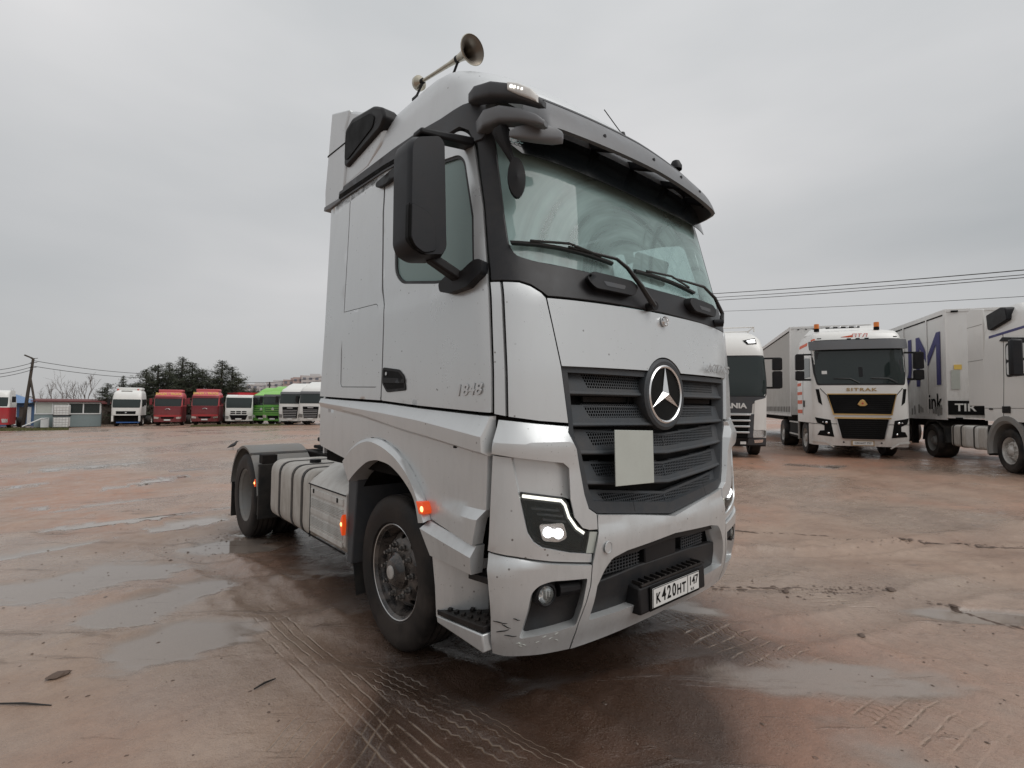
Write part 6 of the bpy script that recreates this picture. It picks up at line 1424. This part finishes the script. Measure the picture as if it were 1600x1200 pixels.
far_truck(409, 52, .62, 'green truck overlapped by its bright green twin', 'green_far', 'green', 3.35, ('green_light_far', 'green_far'))
far_truck(427, 49, .62, 'bright green truck with slatted grille beside the pale trucks', 'green_far', 'green', 3.35, ('green_light_far', 'green_far'))
far_truck(454, 48, .50, 'off white truck with tall black grille right of the green trucks', 'white_far', 'daf', 3.65)
far_truck(486, 47.5, .45, 'off white truck with tall black grille next to the silver cab edge', 'white_far', 'daf', 3.75)
# truck entering at the left edge
x, y, z = at_px(-14, 46); rt_ = empty('parked_truck', (x, y, z), -(math.atan2(x-CAM.x, y-CAM.y)+.25), 'red truck with white upper cab cut off by the left edge', 'truck')
SR = Surf([(.3, .05), (2, 0), (3.4, .3), (3.6, .8)], [(.3, 1.23), (2.4, 1.25), (3.6, 1.1)], .3, 3)
shell(SR, .4, 2.0, 2.3, 'red_far', rt_, 'cab_body', 8); shell(SR, 2.01, 3.6, 2.3, 'white_far', rt_, 'cab_top', 10)
pnl('windscreen', SR, [(-1.1, 2.95), (1.1, 2.95), (1.1, 2.1), (-1.1, 2.1)], 'far_glass', rt_, .012, .004)
for s in (-1, 1):
    pnl('headlamp', SR, [(s*.75, .95), (s*1.16, .95), (s*1.16, .6), (s*.8, .6)], 'silver_reflector', rt_, .02, .03); m_ = MB(); m_.box((s*1.5, .3, 2.75), (.25, .15, .55)); m_.build('door_mirror', 'black_plastic', rt_)
    far_wheel(rt_, s*1.05, 1.4, s); far_wheel(rt_, s*1.0, 5, s, .5, .5)
chassis_simple(rt_)

# ================================================================ buildings, fence, wires
def kiosk():
    x, y, z = at_px(109, 50); a = math.atan2(x-CAM.x, y-CAM.y)+.06
    k_ = empty('kiosk', (x, y, z), -a, 'small grey green cabin with a row of white framed windows', 'cabin')
    MB().box((0, 1.2, .75), (5.0, 2.4, 1.35)).build('wall', 'kiosk_teal', k_, .01); MB().box((0, 1.25, 1.95), (4.9, 2.3, 1.2)).build('upper_wall', 'kiosk_teal', k_)
    MB().box((0, 1.1, 2.62), (5.5, 2.9, .10)).build('roof', 'roof_red', k_)
    mb = MB(); mb.box((0, -.03, 2.45), (4.95, .06, .10)); mb.box((0, -.03, 1.38), (4.95, .06, .10)); mb.build('window_rail', 'kiosk_white', k_)
    for xx in (-2.42, -.02, 1.1, 2.42, -1.2): MB().box((xx, -.032, 1.92), (.10, .06, 1.0)).build('window_post', 'kiosk_white', k_)
    for a0, b0 in ((-2.35, -1.26), (-1.14, -.08), (.05, 1.04), (1.17, 2.35)): MB().box(((a0+b0)/2, -.012, 1.92), (b0-a0, .02, .96)).build('window_pane', 'kiosk_glass' if a0 > 0 else 'card_grey', k_)
    MB().box((2.46, 1.1, 1.92), (.06, 1.2, .9)).build('side_window', 'kiosk_white', k_)
    return k_
kk = kiosk()
x, y, z = at_px(99, 48.6)
ib = empty('liquid_tank', (x, y, z), -.15, 'pale caged plastic tank stacked in front of the cabin windows', 'tank')
for k in range(2):
    MB().box((0, 0, .62+1.15*k), (1.1, .9, .95)).build('container', 'plate_white', ib, .06)
    mb = MB()
    for xx in np.linspace(-.56, .56, 6): mb.box((xx, -.47, .62+1.15*k), (.02, .02, 1.0))
    for zz in np.linspace(.15, 1.1, 5): mb.box((0, -.47, zz+1.15*k), (1.14, .02, .02))
    mb.build('cage', 'satin', ib); MB().box((0, 0, .07+1.15*k), (1.2, 1.0, .12)).build('pallet', 'ink_black', ib)
x, y, z = at_px(112, 56)
lb2 = empty('long_shed', (x, y, z), -.10, 'long low dark shed with a dull red roof behind the cabin', 'shed')
MB().box((0, 2, 1.15), (8.6, 4, 2.3)).build('wall', 'kiosk_brown', lb2); MB().hexa([(-4.7, -.4, 2.35), (4.7, -.4, 2.35), (4.7, 4.4, 2.75), (-4.7, 4.4, 2.75), (-4.7, -.4, 2.50), (4.7, -.4, 2.50), (4.7, 4.4, 2.9), (-4.7, 4.4, 2.9)]).build('roof', 'roof_red', lb2)
x, y, z = at_px(20, 52)
bb_ = empty('blue_house', (x, y, z), -.05, 'small building with pale blue hipped roof at the left edge', 'building')
MB().box((0, 2, 1.2), (3.4, 3.6, 2.4)).build('wall', 'blue_wall', bb_); MB().hexa([(-2.3, -.3, 2.4), (2.1, -.3, 2.4), (2.1, 4.3, 2.4), (-2.3, 4.3, 2.4), (-1.0, 1.4, 3.55), (-.6, 1.4, 3.55), (-.6, 2.6, 3.55), (-1.0, 2.6, 3.55)]).build('roof', 'blue_roof', bb_)
for xx, m_ in ((.2, 'kiosk_white'), (.7, 'kiosk_brown'), (1.3, 'kiosk_white')): MB().box((xx, .17, 1.05), (.30, .06, 1.9)).build('door_panel', m_, bb_)
x, y, z = at_px(58, 48)
fr2 = MB(); fr2.tube([(-.9, 0, .2), (.4, 0, .95), (.9, 0, 1.0), (.9, 0, .1)], .06); fr2.box((.6, .3, .5), (.5, .6, .8)); o = fr2.build('scrap_frame', 'kiosk_white'); o.location = (x, y, z); tag(o, 'bent white metal frame leaning beside the cabin', 'frame')
def pole(px, depth, h, lean, lb, r=.13, brace=False, arm=True, ret=None):
    x, y, z = at_px(px, depth); p_ = empty('utility_pole', (x, y, z), 0, lb, 'pole'); L_ = Vector((lean*math.cos(-YAW), lean*math.sin(-YAW), h)) if 1 else None
    MB().tube([(0, 0, -.3), tuple(L_*.5), tuple(L_)], [r*1.25, r*1.05, r*.8], 10).build('pole_shaft', 'wood_pole', p_)
    if brace: MB().tube([tuple(L_*.72), (1.6*math.cos(YAW), -1.6*math.sin(YAW), .2)], r*.7, 8).build('pole_brace', 'wood_pole', p_)
    if arm:
        for k, zz in enumerate((.99, .93, .86)):
            q = L_*zz; MB().cyl(q+Vector((-.25*math.cos(YAW), .25*math.sin(YAW), 0)), q+Vector((.45*math.cos(YAW), -.45*math.sin(YAW), .06)), .03, n=6).build('insulator_arm', 'wood_pole', p_)
    return p_, Vector((x, y, z))+L_
p1_, top1 = pole(38, 50, 6.9, .75, 'leaning wooden utility pole with a diagonal brace beside the cabin', brace=True)
p1_.rotation_euler = (0, 0, 0)
lampm = MB(); lampm.box((top1.x-.35, top1.y+.1, top1.z+.12), (.7, .25, .14), Euler((0, .45, 0)).to_matrix()); o = lampm.build('street_lamp', 'wood_pole', None, .03); o.parent = p1_; o.matrix_parent_inverse = Matrix.Translation(-Vector(p1_.location))
mb = MB(); mb.tube([(.45+.35*math.cos(t), 0, 2.7+.35*math.sin(t)) for t in np.linspace(0, 2*math.pi, 20)], .03, 5); mb.tube([(.45+.3*math.cos(t), .03, 2.72+.3*math.sin(t)) for t in np.linspace(0, 2*math.pi, 20)], .03, 5); mb.build('cable_coil', 'wiper', p1_)
p2_, top2 = pole(421, 75, 5.6, 0, 'thin grey utility pole rising behind the green trucks', r=.12, arm=False)
def wire(a, b, sag, lb, r=.02, group=None):
    pts = [Vector(a)*(1-t)+Vector(b)*t-Vector((0, 0, 4*sag*t*(1-t))) for t in np.linspace(0, 1, 18)]; o = MB().tube(pts, r, 5).build('power_line', 'wiper'); tag(o, lb, 'wire', group)
q1 = Vector(at_px(238, 66)); q2 = Vector(at_px(-60, 45)); q3 = Vector(at_px(560, 66))
for k, (dz_, lb) in enumerate(((0, 'highest overhead wire right of the leaning pole'), (-.55, 'lower overhead wire right of the leaning pole'))):
    wire(top1+Vector((0, 0, -.25+dz_)), q1+Vector((0, 0, 6.3+dz_)), .25, lb, .028)
for k, (dz_, lb) in enumerate(((-.45, 'upper of three wires left of the leaning pole'), (-.85, 'middle of three wires left of the leaning pole'), (-1.15, 'lowest of three wires left of the leaning pole'))):
    wire(top1+Vector((0, 0, dz_)), q2+Vector((0, 0, 5.7+dz_)), .3, lb, .026)
for k, (dz_, lb) in enumerate(((-.1, 'upper wire on the thin pole above the green trucks'), (-.6, 'lower wire on the thin pole above the green trucks'))):
    wire(top2+Vector((0, 0, dz_)), q3+Vector((0, 0, 6.5+dz_)), .2, lb+' towards the silver cab', .03); wire(top2+Vector((0, 0, dz_)), q1+Vector((0, 0, 6.3+dz_)), .3, lb+' towards the pines', .03)
# wires on the right
wa = Vector(at_px(900, 42)); wb = Vector(at_px(1760, 17))
for k, (za, zb, lb, r) in enumerate(((10.5, 6.45, 'highest dark wire above the trucks on the right', .020), (10.2, 6.28, 'second wire just below the highest on the right', .016), (9.95, 6.18, 'third wire from the top above the right trucks', .016), (9.3, 5.45, 'lowest thin wire above the trailer roofs on the right', .011))):
    wire(wa+Vector((0, 0, za)), wb+Vector((0, 0, zb)), .25, lb, r)
# ---- apartment blocks on the horizon
def block(px, w, z1, lb, mat, rows, cols, depth=300, step=0):
    x, y, _ = at_px(px, depth); z0 = -6.; a = math.atan2(x-CAM.x, y-CAM.y)+.15
    b_ = empty('apartment_block', (x, y, z0), -a, lb, 'building', 'apartment blocks on the horizon')
    Hh = z1-z0; MB().box((0, 6, Hh/2), (w, 12, Hh)).build('wall', mat, b_); MB().box((0, 6, Hh+.6), (w*.4, 6, 1.4)).build('roof_house', mat, b_)
    me_ = None
    for r in range(rows):
        zz = Hh-1.8-r*2.9
        for c in range(cols):
            xx = -w/2+w*(c+.5)/cols
            if me_ is None:
                o = MB().box((0, 0, 0), (w/cols*.5, .2, 1.3)).build('window', 'far_window', b_); me_ = o.data
            else: o = bpy.data.objects.new('window', me_); COL.objects.link(o); o.parent = b_
            o.location = (xx, -.05, zz)
BL = [(388, 9, 10.5, 'narrow pale apartment block at the left end of the skyline', 'far_concrete', 4, 3), (403, 12, 12.5, 'pale apartment block left of the thin pole', 'far_concrete', 5, 4), (415, 7, 11, 'small pale block touching the thin pole', 'far_concrete', 4, 2), (432, 12, 14, 'pale block with a flat blank side right of the thin pole', 'far_concrete', 5, 3),
      (446, 9, 12.5, 'grey apartment block in a dip of the skyline', 'far_concrete', 5, 3), (459, 12, 15.5, 'pinkish apartment block rising above the off white trucks', 'far_pink', 6, 4), (474, 12, 17, 'tallest pink apartment block on the skyline', 'far_pink', 6, 4), (490, 14, 18, 'apartment block next to the silver cab edge', 'far_concrete', 6, 4), (376, 8, 8.5, 'low pale block beside the last pine', 'far_concrete', 3, 3)]
for b in BL: block(*b)
# ================================================================ trees
def conifer_mesh(seed, h=8., w=2.4, dens=1.):
    rg = np.random.default_rng(seed); tk = MB(); tk.tube([(0, 0, -.2), (.05, .02, h*.5), (0, 0, h*.98)], [.16, .10, .02], 7)
    nd = MB(); n = int(30*dens)
    for k in range(n):
        t = k/n; zz = h*(.10+.88*t); L_ = w*(1-t)**.68*(.55+.7*rg.random())+.14
        for j in range(6):
            a = rg.uniform(0, 6.28); ll = L_*rg.uniform(.6, 1.1); d = Vector((math.cos(a), math.sin(a), rg.uniform(.05, .45)))
            p0 = Vector((0, 0, zz)); tk.tube([p0, p0+d*ll*.6, p0+d*ll], [.03, .02, .008], 4)
            for q in range(int(26*ll)+5):
                s = rg.uniform(.2, 1.05); c = p0+d*ll*s+Vector(rg.normal(0, .10, 3)); r = rg.uniform(.08, .18)*(1.1-.5*t)
                e = [Vector(rg.normal(0, 1, 3)).normalized()*r for _ in range(2)]
                for v in e: nd.add([c-v, c+v*.3+e[0].cross(e[1]).normalized()*r*.35, c+v], [(0, 1, 2)])
    return tk, nd
PINES = []
for sd_, h_, w_, dn in ((1, 8.0, 2.3, 1.), (2, 7.0, 2.6, 1.), (3, 8.5, 1.9, 1.1)):
    tk, nd = conifer_mesh(sd_, h_, w_, dn); r = empty('pine_tree'); tk.build('trunk', 'bark', r, 0, 0, fix=False); nd.build('crown', 'needles', r, 0, 0, fix=False); PINES.append((r, h_)); 
used_ = set()
def put_pine(i, px, topy, depth, lb, wide=1.):
    r, h_ = PINES[i]; o = r if i not in used_ else copy_tree(r); used_.add(i)
    x, y, z = at_px(px, depth); hz = 630; need = (hz-topy)*depth/785.-0+1.62-z
    s = need/h_; wide *= 1.5; o.location = (x, y, z); o.scale = (s*wide, s*wide, s); o.rotation_euler = (0, 0, rng.uniform(0, 6)); tag(o, lb, 'tree', 'dark conifers behind the far trucks')
for i, px, ty, dp, lb, wd2 in ((0, 168, 600, 60, 'low dark conifer left of the white bumperless truck', 1.0), (2, 192, 588, 62, 'thin conifer rising directly above the bumperless truck', .7), (1, 212, 600, 60, 'bushy conifer right behind the bumperless truck', 1.3), (0, 228, 577, 64, 'conifer between the bumperless truck and first red truck', 1.), (1, 246, 570, 62, 'wide conifer above the left edge of first red truck', 1.2), (0, 264, 566, 66, 'dense conifer directly above the first red truck', 1.), (2, 284, 557, 64, 'tallest pointed conifer between the two red trucks', 1.1), (0, 300, 566, 62, 'conifer just right of the tallest pointed one', 1.2), (1, 316, 576, 64, 'rounded conifer above the second red truck', 1.2), (2, 346, 562, 62, 'separate tall conifer right of the second red truck', 1.3), (0, 362, 572, 63, 'loose conifer at the right end of the clump', 1.1), (1, 372, 590, 62, 'short conifer behind the low white truck', 1.), (1, 398, 606, 66, 'small bush like conifer before the apartment skyline', .8)):
    put_pine(i, px, ty, dp, lb, wd2)
# dark hedge closing the space behind the trucks
mb = MB(); 
for k in range(2600):
    t = rng.random(); px = 160+240*t; x, y, z = at_px(px, 58.5+rng.uniform(-1, 2.5)); c = Vector((x, y, z+rng.uniform(0, 2.9)*(1-.3*rng.random()))); r = rng.uniform(.15, .35)
    e = [Vector(rng.normal(0, 1, 3)).normalized()*r for _ in range(2)]; mb.add([c-e[0], c+e[1], c+e[0]], [(0, 1, 2)]); mb.add([c-e[1], c+e[0], c+e[1]*.5+Vector((0, 0, r))], [(0, 1, 2)])
o = mb.build('hedge', 'brush', None, 0, 0, fix=False); tag(o, kind='stuff')
x0, y0, z0 = at_px(160, 61.8); x1, y1, z1 = at_px(408, 61.8)
fn = empty('board_fence', (0, 0, 0), 0, 'dark weathered board fence closing the yard behind the far trucks', 'fence'); nB = 70; sh_ = None
dd = Vector((x1-x0, y1-y0, 0)); an = math.atan2(dd.y, dd.x); bw = dd.length/nB
for k in range(nB):
    if sh_ is None: o = MB().box((0, 0, 1.45), (bw*.94, .05, 2.9)).build('board', 'hedge_dark', fn); sh_ = o.data
    else: o = bpy.data.objects.new('board', sh_); COL.objects.link(o); o.parent = fn
    c = Vector((x0, y0, 0))+dd*(k+.5)/nB; o.location = (c.x, c.y, gz(c.x, c.y)+rng.uniform(-.08, .08)); o.rotation_euler = (0, 0, an)
# bare trees
def bare(seed, h):
    rg = random.Random(seed); mb = MB()
    def br(p, d, l, r, k):
        q = p+d*l; mb.tube([p, (p+q)/2+Vector([rg.gauss(0, .04*l) for _ in range(3)]), q], [r, r*.8, r*.6], 4)
        if k == 0: return
        for j in range(rg.choice((2, 3, 3))):
            nd = (d+Vector([rg.gauss(0, .36) for _ in range(3)])+Vector((0, 0, .12))).normalized(); br(p+d*l*rg.uniform(.6, 1), nd, l*rg.uniform(.6, .82), r*.62, k-1)
    br(Vector((0, 0, 0)), Vector((0, 0, 1)), h*.3, h*.012, 5); return mb
BT = []
for sd_ in (4, 9, 14): r = empty('bare_tree'); bare(sd_, 6.).build('branches', 'twigs', r, 0, 0, fix=False); BT.append(r)
used2 = set()
for i, px, s, dp, lb in ((0, 28, .8, 72, 'faint bare tree left of the leaning pole'), (1, 66, 1.0, 70, 'bare tree just right of the leaning pole'), (2, 84, 1.1, 74, 'bare twiggy tree above the middle of the shed'), (0, 103, 1.25, 70, 'tall bare branching tree above the cabin'), (1, 120, 1.2, 72, 'bare tree above the right half of the cabin'), (2, 138, 1.3, 70, 'tall thin bare tree above the cabin right end'), (0, 152, .9, 74, 'small bare tree beside the first conifer'), (1, 12, .7, 74, 'small faint bare tree above the blue roof')):
    r = BT[i]; o = r if i not in used2 else copy_tree(r); used2.add(i); o.location = at_px(px, dp); o.rotation_euler = (0, 0, rng.uniform(0, 6)); o.scale = (s, s, s); tag(o, lb, 'tree', 'bare trees behind the cabin')
# verge grass strip along the far row
mb = MB()
for k in range(9000):
    px = rng.uniform(-40, 110) if k < 4500 else rng.uniform(300, 440); dpt = rng.uniform(43, 48) if k < 4500 else rng.uniform(47, 50)
    x, y, z = at_px(px, dpt); h_ = rng.uniform(.05, .16); a = rng.uniform(0, 6.28); w_ = .05
    mb.add([(x-w_*math.cos(a), y-w_*math.sin(a), z), (x+w_*math.cos(a), y+w_*math.sin(a), z), (x+rng.normal(0, .03), y+rng.normal(0, .03), z+h_)], [(0, 1, 2)])
o = mb.build('grass', 'grass', None, 0, 0, fix=False); tag(o, kind='stuff')
# ---- crow
def crow(px, depth, yaw, s, lb):
    x, y, z = at_px(px, depth); c_ = empty('crow', (x, y, z), yaw, lb, 'bird')
    v = [(-.24, 0, .10), (-.12, 0, .15), (0, 0, .19), (.10, 0, .22), (.16, 0, .28), (.19, 0, .33), (.235, 0, .335), (.30, 0, .32)]; rr = [.012, .045, .075, .075, .045, .042, .026, .004]
    me_ = bpy.data.meshes.new('bird_body'); me_.from_pydata([tuple(Vector(p)*s) for p in v], [(i, i+1) for i in range(len(v)-1)], []); o = link('bird_body', me_, 'bird_black', c_)
    o.modifiers.new('skin', 'SKIN'); o.modifiers.new('sub', 'SUBSURF').levels = 1
    for i, q in enumerate(me_.skin_vertices[0].data) if me_.skin_vertices else []: q.radius = (rr[i]*s, rr[i]*s)
    for s2 in (-1, 1):
        MB().tube([Vector((.02, s2*.03, .13))*s, Vector((.03, s2*.035, .06))*s, Vector((.02, s2*.035, 0))*s, Vector((.06, s2*.035, 0))*s], .006*s, 5).build('leg', 'bird_black', c_)
    return c_, o, me_, rr, s
def fix_skin(t):
    c_, o, me_, rr, s = t
    if not me_.skin_vertices:
        bm = bmesh.new(); bm.from_mesh(me_); bm.verts.layers.skin.verify(); bm.to_mesh(me_); bm.free()
    for i, q in enumerate(me_.skin_vertices[0].data): q.radius = (rr[i]*s, rr[i]*s)
fix_skin(crow(366, 20, .5, .95, 'dark crow standing on the mud left of the rear fender'))
